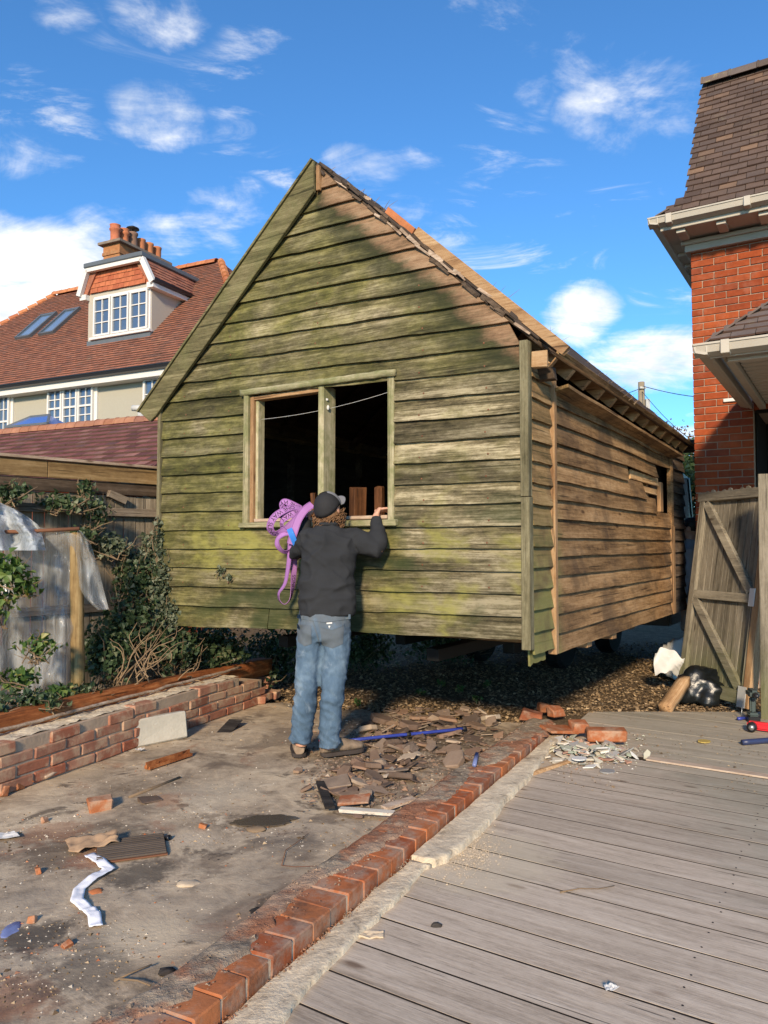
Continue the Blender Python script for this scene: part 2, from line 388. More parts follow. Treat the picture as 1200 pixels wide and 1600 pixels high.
brickmat('brick_kerb', [(0, (.29, .075, .028)), (.4, (.38, .115, .042)), (.7, (.42, .15, .058)), (1, (.24, .078, .04))], .65, (.36, .29, .22), .9, .44)
brickmat('brick_wall', [(0, (.28, .115, .07)), (.4, (.38, .19, .125)), (.7, (.35, .15, .09)), (1, (.31, .10, .055))], .95, (.47, .31, .20), .35, .43)
simple('mortar_wall', (.44, .33, .235), .95, .35, 8, bump=.8)
brickmat('brick_loose', [(0, (.34, .11, .042)), (.5, (.41, .15, .058)), (1, (.29, .095, .045))], .6, (.48, .36, .25), .55, .44)
brickmat('brick_house', [(0, (.22, .043, .015)), (.35, (.28, .058, .018)), (.7, (.34, .075, .022)), (1, (.21, .05, .024))], .10, (.5, .4, .3), .12)
brickmat('brick_chim', [(0, (.30, .12, .05)), (.5, (.42, .20, .085)), (1, (.22, .10, .05))], .3, (.45, .33, .18), .3)
tilemat('tile_house', [(0, (.21, .085, .06)), (.3, (.38, .15, .09)), (.55, (.28, .105, .065)), (.8, (.34, .145, .095)), (1, (.19, .095, .075))], (.40, .30, .16), .4, .35)
tilemat('tile_hung', [(0, (.38, .11, .055)), (.5, (.46, .15, .07)), (1, (.33, .09, .045))], la=.05, dark=.25)
tilemat('tile_out', [(0, (.10, .04, .04)), (.3, (.22, .085, .075)), (.6, (.15, .055, .055)), (.8, (.27, .13, .11)), (1, (.10, .05, .052))], (.26, .18, .155), .3, .35)
tilemat('tile_right', [(0, (.075, .052, .043)), (.4, (.125, .085, .066)), (.75, (.095, .07, .06)), (1, (.20, .125, .08))], (.26, .23, .12), .35, .4)
tilemat('tile_porch', [(0, (.10, .075, .062)), (.4, (.16, .12, .10)), (1, (.125, .10, .09))], (.34, .30, .12), .85, .25)
tilemat('ridge', [(0, (.30, .13, .075)), (.5, (.37, .18, .11)), (1, (.25, .115, .08))], la=.3, dark=.4)
tilemat('ridge_orange', [(0, (.42, .15, .06)), (.5, (.52, .22, .10)), (1, (.36, .12, .06))], la=.3, dark=.2)
tilemat('pot', [(0, (.42, .15, .07)), (.5, (.46, .15, .085)), (1, (.46, .18, .07))], la=.05, dark=.2)
simple('tile_edge', (.10, .058, .044), .95, .3)  # dark butt faces paint in the shadow line under each tile course
simple('reveal_shade', (.012, .011, .010), .9, .2)  # near-black, the porch shade is put into the colour
simple('pot_brown', (.22, .13, .09), .8)
simple('mortar_pale', (.52, .46, .37), .9, .35, 10, bump=.6)
simple('mortar_house', (.36, .27, .20), .9, .2)
simple('mortar_dark', (.20, .16, .125), .95, .5, 9, bump=.6)
simple('render_cream', (.36, .34, .275), .9, .06, 25, bump=.3)
simple('render_grey', (.42, .385, .32), .9, .06, 25)
simple('white_paint', (.66, .64, .60), .55, .06)
simple('cream_paint', (.46, .42, .35), .6, .12, 5)
simple('lead', (.10, .115, .13), .5, .2)
simple('black_plastic', (.016, .016, .018), .35, .2, spec=.5)
simple('grating', (.095, .075, .06), .75, .4)
simple('iron_black', (.02, .02, .022), .5, .2)
simple('steel', (.45, .45, .44), .4, .2, Metallic=.8)
simple('galv', (.42, .42, .40), .5, .3)
simple('rust', (.17, .075, .04), .85, .4)
simple('red_plastic', (.62, .02, .03), .35, .08, spec=.5)
simple('green_plastic', (.055, .075, .07), .5, .15)
simple('blue_bar', (.03, .04, .10), .4, .2, spec=.5)
simple('blue_pole', (.035, .055, .30), .4, .35, spec=.5)
simple('blue_pipe', (.18, .22, .42), .4, .2, spec=.5)
simple('white_paper', (.62, .61, .58), .7, .08)
simple('tissue', (.86, .86, .88), .75, .06, **{'Subsurface Weight': .0})
simple('yellow_cloth', (.62, .50, .20), .9, .3)
simple('concrete_block', (.46, .43, .36), .92, .28, 12, bump=.8)
simple('plaster', (.50, .40, .28), .9, .4, 10, bump=.6)
simple('cardboard', (.38, .25, .15), .85, .3)
simple('denim_dark', (.10, .11, .12), .85, .3)
simple('skin', (.56, .30, .20), .55, .10, 30, bump=.1, **{'Subsurface Weight': .08})
simple('hair', (.16, .085, .04), .6, .5, 40)
simple('hair_dark', (.02, .015, .012), .6, .3, 40)
simple('cap_black', (.020, .020, .022), .8, .2, 60)
simple('cap_grey', (.20, .20, .21), .8, .15, 60)
simple('hoodie_grey', (.30, .31, .33), .9, .15, 20)
simple('shorts_grey', (.33, .31, .29), .9, .15, 20)
simple('shoe', (.27, .20, .14), .85, .5, 25)
simple('shoe_sole', (.05, .04, .035), .85, .4, 25)
simple('red_tab', (.65, .03, .04), .7, .1)
simple('tyre', (.012, .012, .012), .8, .3)
simple('truck_paint', (.025, .03, .04), .3, .1, spec=.5)
simple('chassis', (.015, .014, .013), .7, .3)
simple('pole_wood', (.27, .22, .15), .9, .3)
simple('wire_black', (.03, .03, .035), .6, .1)
simple('string', (.6, .6, .58), .7, .1)
simple('sack', (.66, .65, .62), .8, .12, 6)
simple('binbag', (.006, .008, .009), .33, .2, 12, spec=.6, bump=.5)
simple('sling', (.36, .165, .42), .7, .12, 14)
simple('sling_edge', (.25, .10, .31), .75, .12, 14)
simple('sling_text', (.012, .01, .015), .8, .1)
simple('sling_blue', (.02, .16, .55), .65, .1)
simple('twig', (.20, .14, .085), .85, .4, 10)
simple('root', (.24, .165, .095), .85, .35, 10)
simple('bark', (.12, .085, .055), .9, .4, 5, bump=.8)
simple('felt', (.06, .045, .036), .95, .6, 9, bump=.9)
simple('leaf_yellow', (.42, .30, .08), .7, .3)

def leafmat(name, stops, rough=.45, transl=.25):
    m, h, b = mat(name); v, r = h.rvec()
    c = h.ramp(r, stops)
    fin(h, b, c, rough, None, .4)
    t = h.new('ShaderNodeBsdfTranslucent'); h.put(t.inputs[0], h.mix(1, c, (1.3, 1.4, .6), 'MULTIPLY'))
    mx = h.new('ShaderNodeMixShader'); mx.inputs[0].default_value = transl
    h.l.new(b.outputs[0], mx.inputs[1]); h.l.new(t.outputs[0], mx.inputs[2])
    h.l.new(mx.outputs[0], h.n['Material Output'].inputs[0]); return m
leafmat('ivy', [(0, (.020, .040, .018)), (.5, (.045, .075, .032)), (.85, (.085, .125, .055)), (1, (.17, .18, .10))])
leafmat('ivy_pale', [(0, (.055, .075, .045)), (.5, (.10, .125, .075)), (1, (.24, .25, .17))])
leafmat('bramble', [(0, (.035, .075, .018)), (.5, (.07, .13, .03)), (.9, (.14, .20, .05)), (1, (.28, .24, .06))])
leafmat('deadleaf', [(0, (.10, .06, .035)), (.5, (.20, .13, .07)), (1, (.36, .27, .16))], .7, .15)
leafmat('litter', [(0, (.085, .055, .03)), (.45, (.20, .135, .072)), (.8, (.34, .235, .13)), (1, (.50, .37, .22))], .8, .05)
leafmat('tree_green', [(0, (.03, .055, .02)), (1, (.085, .13, .045))], .5, .3)
leafmat('tree_brown', [(0, (.10, .055, .03)), (1, (.24, .15, .08))], .7, .2)

def glass(name, col, rough=.04, metal=.35):
    m, h, b = mat(name); w = h.obj()
    fin(h, b, col, rough, h.bump(h.noise(w, 2.5, 2), .05, .02), 1.0, Metallic=metal); return m
glass('pane', (.10, .15, .22)); glass('skylight', (.22, .34, .50), .06, .6); glass('lantern', (.14, .25, .62), .08, .5)
m, h, b = mat('cab_glass'); fin(h, b, (.25, .33, .36), .05, None, .8); b.inputs['Transmission Weight'].default_value = .6
# clear builder's polythene
m, h, b = mat('polythene'); w = h.obj(); n = h.noise(w, 7, 6, .65, 1.0)
fin(h, b, (.42, .44, .45), .16, h.bump(h.noise(h.scale(w, (22, 22, 4)), 1, 4, .6, 1.0), .7, .02), .7)
h.put(b.inputs['Alpha'], h.mr(h.noise(h.scale(w, (9, 9, 1.6)), 1, 5, .6, .8), .35, .7, .20, .60))
m, h, b = mat('polythene_thick'); w = h.obj(); n = h.noise(w, 9, 6, .65, 1.2)
fin(h, b, h.ramp(n, [(.35, (.30, .34, .37)), (.62, (.50, .54, .57))]), .2, h.bump(h.noise(w, 16, 4, .6, 1.5), .9, .02), .7); h.put(b.inputs['Alpha'], .8)

# knitted jumper, denim
m, h, b = mat('jumper'); w = h.obj(); n = h.noise(w, 5, 5, .6); f2 = h.noise(w, 260, 3, .7)
c = h.mix(n, (.015, .016, .018), (.034, .036, .040)); c = h.mix(h.math('MULTIPLY', f2, .4), c, (.044, .046, .05))
fin(h, b, c, .95, h.bump(f2, .35, .003), .15)
m, h, b = mat('denim'); w = h.obj(); n = h.noise(h.scale(w, (1, 1, .6)), 6, 6, .65, .4); tw = h.noise(h.scale(w, (1, 1, .35)), 200, 3, .7)
worn = h.noise(h.scale(w, (1, 1, .5)), 11, 5, .7, .8)
c = h.ramp(n, [(.28, (.042, .075, .115)), (.5, (.092, .148, .215)), (.72, (.20, .275, .345))])
c = h.mix(h.math('MULTIPLY', h.mr(worn, .55, .72), .5), c, (.29, .345, .40))
x_, y_, z_ = h.sep(w); c = h.mix(h.math('MULTIPLY', h.mr(z_, .80, .93), h.mr(worn, .3, .6, .3, .75)), c, (.115, .12, .12))
c = h.mix(h.math('MULTIPLY', tw, .25), c, (.06, .09, .13)); fin(h, b, c, .9, h.bump(h.math('ADD', tw, h.math('MULTIPLY', worn, 2)), .35, .004), .15)

# concrete slab: dust, damp, rust and paint stains with shapes of their own
m, h, b = mat('slab'); w = h.world(); x_, y_, z_ = h.sep(w)
n1 = h.noise(w, .9, 6, .62, .4); n2 = h.noise(w, 3.2, 8, .68, .6); n3 = h.noise(w, 14, 7, .7); n4 = h.noise(w, 1.7, 5, .6, 1.0)
n5 = h.noise(h.vm('ADD', w, (9, 3, 0)), 2.4, 6, .66, .5)
c = h.ramp(h.math('ADD', h.math('MULTIPLY', n1, .38), h.math('ADD', h.math('MULTIPLY', n2, .37), h.math('MULTIPLY', n3, .25))), [(.39, (.20, .152, .103)), (.5, (.42, .33, .228)), (.60, (.61, .495, .34))])
near = h.mr(y_, 3.0, 4.6, 1, 0)
c = h.mix(h.math('MULTIPLY', near, h.mr(n5, .42, .7, .05, .55)), c, (.20, .18, .155))
c = h.mix(h.math('MULTIPLY', h.mr(n4, .53, .63), .65), c, (.13, .095, .068))
c = h.mix(h.math('MULTIPLY', h.mr(n2, .575, .66), .8), c, (.085, .064, .048))
c = h.mix(h.math('MULTIPLY', h.math('MULTIPLY', h.mr(n5, .56, .68), h.mr(x_, -1.2, -.2, 1, .1)), .6), c, (.30, .145, .08))
c = h.mix(h.math('MULTIPLY', h.math('MULTIPLY', h.mr(n4, .34, .43, 1, 0), h.mr(n3, .42, .56)), .8), c, (.60, .50, .36))
def stain(px, py, rad, col, amt, na=.9):
    global c
    g_ = G(px, py); d_ = h.vm('DISTANCE', w, (g_.x, g_.y, 0)); e_ = h.math('ADD', d_, h.math('MULTIPLY', h.math('SUBTRACT', h.math('ADD', h.math('MULTIPLY', n2, .5), h.math('MULTIPLY', n3, .5)), .5), rad*na*4))
    c = h.mix(h.math('MULTIPLY', h.mr(e_, rad*.35, rad, 1, 0), amt), c, col)
for a_ in [(600, 1185, .62, (.12, .085, .055), .85), (700, 1150, .6, (.10, .075, .05), .8), (540, 1250, .25, (.11, .085, .06), .7), (215, 1365, .20, (.07, .058, .045), .75), (90, 1330, .24, (.13, .095, .065), .7), (40, 1470, .16, (.05, .042, .035), .8),
           (80, 1300, .2, (.30, .14, .075), .5), (150, 1340, .15, (.32, .13, .07), .5), (30, 1560, .18, (.33, .13, .06), .5), (230, 1465, .20, (.55, .45, .31), .75), (300, 1310, .14, (.56, .46, .33), .6), (330, 1240, .3, (.42, .36, .27), .5),
           (120, 1520, .22, (.09, .075, .06), .6), (250, 1570, .2, (.075, .062, .05), .6), (400, 1285, .16, (.075, .055, .042), .85), (450, 1320, .2, (.15, .125, .10), .5), (90, 1210, .3, (.46, .37, .25), .6), (300, 1130, .3, (.30, .25, .19), .5), (200, 1300, .15, (.09, .07, .05), .6)]: stain(*a_)
sp = h.vor(w, 22, 'F1'); c = h.mix(h.math('MULTIPLY', h.mr(sp, .08, .16, 1, 0), h.mr(n2, .5, .6)), c, (.04, .035, .03))
fin(h, b, c, h.mr(n2, .6, .72, .9, .45), h.bump(h.math('ADD', h.math('MULTIPLY', n2, .8), h.math('MULTIPLY', n3, .4)), .6, .02), .3)
m, h, b = mat('soil'); w = h.world(); n1 = h.noise(w, .7, 6, .6); n2 = h.noise(w, 9, 8, .72, .4); n3 = h.noise(w, 45, 5, .7)
c = h.ramp(h.math('ADD', h.math('MULTIPLY', n2, .6), h.math('MULTIPLY', n3, .4)), [(.32, (.06, .042, .025)), (.5, (.15, .105, .062)), (.68, (.28, .21, .13))])
c = h.mix(h.math('MULTIPLY', h.mr(n1, .52, .68), .35), c, (.05, .062, .024))
fin(h, b, c, .95, h.bump(h.math('ADD', n2, n3), .9, .03), .15)
m, h, b = mat('puddle'); fin(h, b, (.085, .068, .052), .22, h.bump(h.noise(h.world(), 30, 3), .05, .01), .5)
m, h, b = mat('haunch'); w = h.world(); n2 = h.noise(w, 6, 7, .7, .5); n3 = h.noise(w, 30, 6, .7)
c = h.ramp(h.math('ADD', h.math('MULTIPLY', n2, .6), h.math('MULTIPLY', n3, .4)), [(.33, (.20, .16, .115)), (.44, (.56, .46, .325)), (.56, (.72, .61, .44)), (.7, (.78, .69, .52))])
fin(h, b, c, .92, h.bump(h.math('ADD', n2, n3), .8, .012), .2)
m, h, b = mat('slate'); v, r = h.rvec(); n = h.noise(v, 9, 5, .65)
c = h.ramp(r, [(0, (.09, .065, .05)), (.25, (.19, .125, .085)), (.45, (.27, .205, .15)), (.6, (.14, .10, .078)), (.8, (.27, .165, .105)), (.92, (.36, .28, .20)), (1, (.46, .38, .29))])
k = h.math('ADD', h.math('MULTIPLY', n, 1.1), .45); c = h.mix(1, c, h.comb(k, k, k), 'MULTIPLY')
fin(h, b, c, .85, h.bump(h.noise(v, 30, 5, .7), .6, .006), .25)
m, h, b = mat('shard'); v, r = h.rvec()
c = h.ramp(r, [(0, (.42, .38, .31)), (.2, (.60, .55, .45)), (.35, (.26, .25, .24)), (.5, (.44, .22, .14)), (.62, (.50, .46, .36)), (.75, (.40, .44, .33)), (.88, (.20, .19, .19)), (1, (.68, .66, .60))])
fin(h, b, c, .7, h.bump(h.noise(v, 30, 5, .7), .5, .004), .3)
# ================================================================ ground, slab, kerb, deck
def clip(poly, p, n):
    """keep the part of a 2d polygon where (q-p).n >= 0"""
    out = []; p = Vector(p); n = Vector(n)
    for i, a in enumerate(poly):
        b = poly[(i+1) % len(poly)]; da = (a-p).dot(n); db = (b-p).dot(n)
        if da >= 0: out.append(a)
        if (da >= 0) != (db >= 0): out.append(a+(b-a)*(da/(da-db)))
    return out
mb = MB()
def gz(x, y): return -.055+.03*fn(x, y, .9)+.012*fn(x, y, 4, 3)
xs = [-400, -120, -40, -15]+[-8+.25*i for i in range(77)]+[15, 40, 120, 400]; ys = [-60, -15, -4]+[-1+.25*i for i in range(73)]+[20, 30, 60, 150, 500]
vs = [(x, y, gz(x, y) if abs(x) < 14 and -4 < y < 19 else -.06) for y in ys for x in xs]; nx = len(xs)
mb.add(vs, [(j*nx+i, j*nx+i+1, (j+1)*nx+i+1, (j+1)*nx+i) for j in range(len(ys)-1) for i in range(nx-1)])
mb.build('ground', 'soil', None, True, kind='structure')

KA = R(27.1); KD = Vector((math.sin(KA), math.cos(KA), 0)); KN = Vector((math.cos(KA), -math.sin(KA), 0)); KO = Vector((-.546, 2.21, 0))
LA_ = R(23); LD = Vector((math.sin(LA_), math.cos(LA_), 0)); LN = Vector((math.cos(LA_), -math.sin(LA_), 0)); LO = Vector((-2.17, 4.334, 0))
mb = MB()
def slabpt(u, v):
    a = LO+LD*(-5.2+8.0*v)-LN*.03; b = KO-KN*.215+KD*(-2.6+7.0*v)
    if v > .999: a = a+LD*.1*fn(u*9, 0, 1); b = b
    p = a.lerp(b, u); e = max(0, (v-.93)/.07)
    p = p+KD*(.22*e*fn(u*7, 1.3, 1.0))
    p.z = .012*fn(p.x, p.y, 1.1)+.004*fn(p.x, p.y, 7, 5)-.05*max(0, (v-.985)/.015)*.6
    return p
mb.grid(70, 190, slabpt); mb.build('concrete_slab', 'slab', None, True, kind='structure')
# puddle
def flat_patch(name, c, rx, ry, rz, z, m, seed, n=40, h=.004, **kw):
    mb = MB(); pts = []
    for i in range(n):
        a = 2*math.pi*i/n; k = 1+.45*fn(math.cos(a)*1.3, math.sin(a)*1.3, 1.2, seed)+.2*fn(math.cos(a)*4, math.sin(a)*4, 1.2, seed+5)
        x, y = math.cos(a)*rx*k, math.sin(a)*ry*k
        pts.append(Vector((c[0]+x*math.cos(rz)-y*math.sin(rz), c[1]+x*math.sin(rz)+y*math.cos(rz), z)))
    mb.v = [tuple(p+Vector((0, 0, h))) for p in pts]+[tuple(p) for p in pts]
    mb.f = [tuple(range(n))]+[(i, n+i, n+(i+1) % n, (i+1) % n) for i in range(n)]
    return mb.build(name, m, **kw)
q = G(415, 1285); flat_patch('puddle', q, .16, .07, .25, .006, 'puddle', 3, kind='structure')

# brick kerb: headers set side by side
def brickmesh(name, m, l, w, t, seed, jit=.003, bev=.006):
    rr = random.Random(seed); bm = bmesh.new(); bmesh.ops.create_cube(bm, size=1)
    for q in bm.verts: q.co = Vector((q.co.x*l+rr.uniform(-jit, jit), q.co.y*w+rr.uniform(-jit, jit), q.co.z*t+rr.uniform(-jit, jit)))
    bmesh.ops.bevel(bm, geom=bm.edges[:], offset=bev, segments=1, affect='EDGES')
    me = bpy.data.meshes.new(name); bm.to_mesh(me); bm.free(); me.materials.append(MATS[m]); return me
def seat(o, parent): o.parent = parent; return o
simple('crust0', (.46, .35, .24), .95, .5, 12, bump=.8)
kerb = thing('brick_kerb', 'low kerb of orange-red header bricks between the concrete slab and the deck', 'brick kerb', (KO.x, KO.y, 0), -KA)
km = [brickmesh('kerb_brick', 'brick_kerb', .213, .120, .095, i, .003, .005) for i in range(6)]
y = -2.2; i = 0
while y < 4.1:
    # a few bricks sit low or are broken off short on the slab side
    dx = random.uniform(-.0025, .0015); dz = random.uniform(-.003, .001)
    link('brick', random.choice(km), kerb, loc=(-.108+dx, y, .0125+dz), rot=(random.uniform(-.008, .008), random.uniform(-.008, .008), random.uniform(-.012, .012)))
    y += .1265+random.uniform(-.002, .002); i += 1
mb = MB(); mb.grid(6, 200, lambda u, v: Vector((-.209+.204*u, -2.3+6.4*v, .0535+.004*fn(u*3, v*60, 1)))); mb.build('mortar_joint', 'crust0', kerb, True)
mb = MB(); mb.box(-.205, -.0055, -2.3, 4.1, -.06, .052); mb.build('mortar_bed', 'crust0', kerb)
# old mortar and dirt left on the slab-side half of the bricks
mb = MB()
def crust(u, v):
    y = -2.3+6.45*v; e = .105+.085*fn(y, .3, 1.6)+.04*fn(y, 2, 6)+.03*fn(y, 8, 17)+.05*max(0, min(1, (y-1.2)))
    x = -.30+.02*fn(y, 7, 3)+(.09+e)*u
    z = .066+.008*fn(x*9, y*9, 1)+.006*fn(x*25, y*25, 1)
    if u < .35: z = -.01+(z+.01)*(u/.35)**.7
    if u > .9: z -= .018*(u-.9)/.1+.006
    return Vector((x, y, z))
mb.grid(16, 420, crust)
m, h, b = mat('crust'); w = h.world(); n2 = h.noise(w, 5, 7, .7, .5); n3 = h.noise(w, 26, 6, .7)
c = h.ramp(h.math('ADD', h.math('MULTIPLY', n2, .55), h.math('MULTIPLY', n3, .45)), [(.3, (.07, .055, .04)), (.43, (.21, .16, .115)), (.55, (.36, .29, .21)), (.7, (.54, .45, .33))])
c = h.mix(h.math('MULTIPLY', h.mr(h.noise(w, 3.5, 6, .65), .42, .56), .75), c, (.33, .12, .055))
c = h.mix(h.math('MULTIPLY', h.mr(h.noise(h.vm('ADD', w, (3, 7, 0)), 1.8, 5, .6), .5, .6), .55), c, (.44, .36, .26))
fin(h, b, c, .95, h.bump(h.math('ADD', n2, n3), .9, .02), .2)
mb.build('mortar_crust', 'crust', kerb, True)
# broken far end of the kerb
for px, py, s, rz in [(830, 1118, 1, .3), (868, 1112, .8, 1.1), (850, 1105, .7, 2)]:
    p = G(px, py, .03)
    link('brick', brickmesh('broken_brick', 'brick_loose', .17*s, .1, .07, int(px), .02, .008), kerb, loc=kerb.matrix_basis.inverted() @ p if False else (Matrix.Rotation(KA, 4, 'Z') @ (p-KO)), rot=(.1, .1, rz))
# cement haunch: the pale strip beside the kerb, in two lengths
hedge = [(-2.5, .30), (-.6, .20)]
for px, py in [(440, 1600), (506, 1519), (552, 1472), (593, 1433), (637, 1392), (658, 1356), (700, 1346), (736, 1316), (758, 1295), (781, 1268), (797, 1249), (829, 1217), (848, 1188), (873, 1156)]:
    p = G(px, py, -.01)-KO; hedge.append((p.dot(KD), max(.085, p.dot(KN))))
def hx(y):
    for (a, b), (c, d) in zip(hedge, hedge[1:]):
        if a <= y <= c: return b+(d-b)*(y-a)/(c-a)
    return hedge[-1][1]
haunch = thing('cement_haunch', 'pale cracked cement strip lying along the kerb at the edge of the deck', 'cement strip', (KO.x, KO.y, 0), -KA)
def hpiece(y0, y1, dz):
    mb = MB(); n = int((y1-y0)*60); top = []; bot = []
    for i in range(n+1):
        y = y0+(y1-y0)*i/n; w = hx(y); row = []
        for j in range(9):
            u = j/8; x = .012+.008*fn(y, 1, 4)+(w-.012+.020*fn(y, 4, 4)+.008*fn(y, 8, 13)+.004*fn(y, 8, 37))*u
            z = .002+dz+.006*fn(x*6, y*5, 1)+.003*fn(x*30, y*30, 1)-(.003 if j == 8 else 0)+.003*u
            row.append(Vector((x, y+ (.02*fn(x*20, 3, 1) if i in (0, n) else 0), z)))
        top.append(row)
    vs = [q for r in top for q in r]+[Vector((q.x, q.y, -.05)) for r in top for q in r]; m_ = 9; N = len(top)*9
    fs = [(i*m_+j, i*m_+j+1, (i+1)*m_+j+1, (i+1)*m_+j) for i in range(n) for j in range(8)]
    fs += [(i*m_+8, N+i*m_+8, N+(i+1)*m_+8, (i+1)*m_+8) for i in range(n)]+[(j, N+j, N+j+1, j+1) for j in range(8)]+[(n*m_+j, n*m_+j+1, N+n*m_+j+1, N+n*m_+j) for j in range(8)]
    mb.add(vs, fs); mb.build('cement_length', 'haunch', haunch, True)
yb = (G(680, 1350, 0)-KO).dot(KD)
hpiece(-2.4, yb-.01, -.004); hpiece(yb+.0, 4.0, .012)

# deck
DA = R(33); DM = Matrix.Rotation(DA, 3, 'Z')
deck = thing('timber_deck', 'weathered grey deck of wide boards to the right of the kerb', 'deck', (0, 0, 0), -DA)
def dl(p): q = DM @ Vector((p[0], p[1], 0)); return Vector((q.x, q.y))
def plank(parent, poly, z, t, m, name='plank'):
    mb = MB(); mb.prism([Vector((q.x, q.y, z-t)) for q in poly], (0, 0, t)); o = mb.build(name, m, parent); return o
kn2 = DM @ KN; kp = dl(KO+KN*.08); kn2 = Vector((kn2.x, kn2.y))
mb = MB(); mb.prism([Vector((q.x, q.y, -.06)) for q in clip([Vector((-3, .3)), Vector((5.2, .3)), Vector((5.2, 5.25)), Vector((-3, 5.25))], kp+kn2*.02, kn2)], (0, 0, .0411)); mb.build('gap_shade', 'gap_shade', deck)  # near-black sheet just below the plank tops, added as painted gap shade
nb_ = MB(); nb_.blob((0, 0, 0), (.0045, .0045, .0015), 8); dnail = nb_.mesh('deck_nail', 'iron_black')
nn = .3; DP = .2
lim = 5.24
while nn < lim-.05:
    w = min(DP, lim-nn)
    poly = [Vector((-3, nn+.0055)), Vector((5.2, nn+.0055)), Vector((5.2, nn+w-.0055)), Vector((-3, nn+w-.0055))]
    # line of the haunch edge, hidden under the cement
    a = dl(KO+KD*((nn-1.6)*1.0)+KN*(hx((nn-1.75)*1.0)-.04))
    poly = clip(poly, kp+kn2*(hx(max(-2.4, min(3.9, (nn-1.75)*1.02)))-.08-.05), kn2)
    plank(deck, poly, -.018+random.uniform(-.0006, .0006), .03, 'deck')
    for jx in (-.55, .35, 1.25, 2.15):
        for q_ in (.045, .155):
            if any(True for _ in [0]) and jx > min(p_.x for p_ in poly)+.05: link('nail', dnail, deck, loc=(jx+random.uniform(-.012, .012), nn+q_+random.uniform(-.01, .01), -.0172))
    nn += DP
plank(deck, [Vector((-1.32, 5.25)), Vector((4.6, 5.25)), Vector((4.6, 5.325)), Vector((-1.32, 5.325))], -.008, .05, 'batten_x', 'edge_batten')
landing = thing('timber_landing', 'worn mossy boarded landing beyond the deck batten, in front of the gate', 'landing', (0, 0, 0), -DA)
mb = MB(); mb.prism([Vector((q.x, q.y, -.06)) for q in clip(clip([Vector((-2.4, 5.33)), Vector((4.6, 5.33)), Vector((4.6, 7.6)), Vector((-2.4, 7.6))], dl((2.0, 6.62)), dl((0.0, -1.0))), dl(KO+KN*.06), kn2)], (0, 0, .0365)); mb.build('gap_shade', 'gap_shade', landing)  # same painted gap shade under the landing boards
nn = 5.335
far = dl((2.0, 6.62)); farn = dl((0.0, -1.0)); left = dl(KO+KN*.06)
while nn < 7.6:
    poly = [Vector((-2.4, nn+.003)), Vector((4.6, nn+.003)), Vector((4.6, nn+.197)), Vector((-2.4, nn+.197))]
    poly = clip(clip(poly, far, farn), left, kn2)
    if len(poly) > 2 and max(q.x for q in poly)-min(q.x for q in poly) > .1: plank(landing, poly, -.022+random.uniform(-.0008, .0008), .03, 'deck')
    nn += .2

# ================================================================ low brick wall on the left, with its timber plate
lw = thing('brick_wall', 'broken low wall of pale washed-out red bricks along the left of the slab', 'brick wall', (LO.x, LO.y, 0), -LA_)
wm = [brickmesh('wall_brick', 'brick_wall', .232, .105, .066, 30+i, .004, .007) for i in range(6)]
for c_ in range(4):
    y = -1.6+(.12 if c_ % 2 else 0); end = [2.9, 2.75, 2.62, 2.45][c_]
    while y < end:
        if not (c_ == 3 and (.15 < y < .35 or random.random() < .22)):
            o_ = link('brick', random.choice(wm), lw, loc=(-.052-.002*c_+random.uniform(-.002, .003), y, .035+.0735*c_), rot=(random.uniform(-.02, .02), random.uniform(-.02, .02), math.pi/2+random.uniform(-.03, .03)))
            if c_ == 3 and random.random() < .25: o_.location.z -= .01
        y += .245
mb = MB(); mb.box(-.25, -.011, -1.7, 2.75, -.05, .21); mb.box(-.25, -.017, -1.7, 2.4, .205, .281); mb.build('mortar_core', 'mortar_wall', lw)
mb = MB(); mb.grid(10, 160, lambda u, v: Vector((-.30+.25*u, -1.7+4.15*v, .286+.012*fn(u*4, v*40, 1)+.01*fn(u*9, v*120, 1)))); mb.build('mortar_top', 'haunch', lw, True)
# lime render slumped on the wall face near the camera
def noisy_bar(mb, a, b, w, t, n=40, amp=.012, s=3, up=(0, 0, 1)):
    a = Vector(a); b = Vector(b); x = (b-a).normalized(); y = Vector(up).cross(x).normalized(); z = x.cross(y); rs = []
    for i in range(n+1):
        p = a.lerp(b, i/n); r = []
        for j, (sy, sz) in enumerate([(-1, -1), (0, -1.05), (1, -1), (1.03, 0), (1, 1), (0, 1.03), (-1, 1), (-1.03, 0)]):
            k = amp*fn(i*s/n*4+j*7.3, a.x, 1, j); r.append(p+y*(sy*w/2+k)+z*(sz*t/2+amp*fn(i*s/n*4+j*3.1, 5, 1, j)))
        rs.append(r)
    return mb.rings(rs)
mb = MB(); noisy_bar(mb, (0, 0, 0), (4.6, 0, .0), .13, .15, 60, .014)
o = mb.build('timber_plate', 'beam_red', None, True, label='long reddish rotten timber beam lying on top of the left brick wall', cat='beam')
p0 = LO-LN*.30+LD*(-1.3); o.location = (p0.x, p0.y, .36); o.rotation_euler = (0, R(1.5), math.pi/2-LA_)
mb = MB(); pts = [LO+LD*(-1.2+3.9*i/50)-LN*(.20+.025*fn(i*.3, 0, 1)) for i in range(51)]
mb.tube([Vector((p.x, p.y, .315+.012*fn(i*.5, 4, 1))) for i, p in enumerate(pts)], [(.016+.006*fn(i*.7, 9, 1), .011) for i in range(51)], 6)
mb.build('split_lath', 'batten_x', None, True, label='thin split grey lath running along the front of the reddish beam', cat='lath')
a = G(70, 1215, .02); b_ = G(195, 1163, .03)
mb = MB(); mb.tube([a.lerp(b_, i/10)+Vector((0, 0, .008*math.sin(i))) for i in range(11)], .011, 6); mb.build('lath', 'batten_x', None, True, label='thin straight lath on the slab at the foot of the left brick wall', cat='lath')
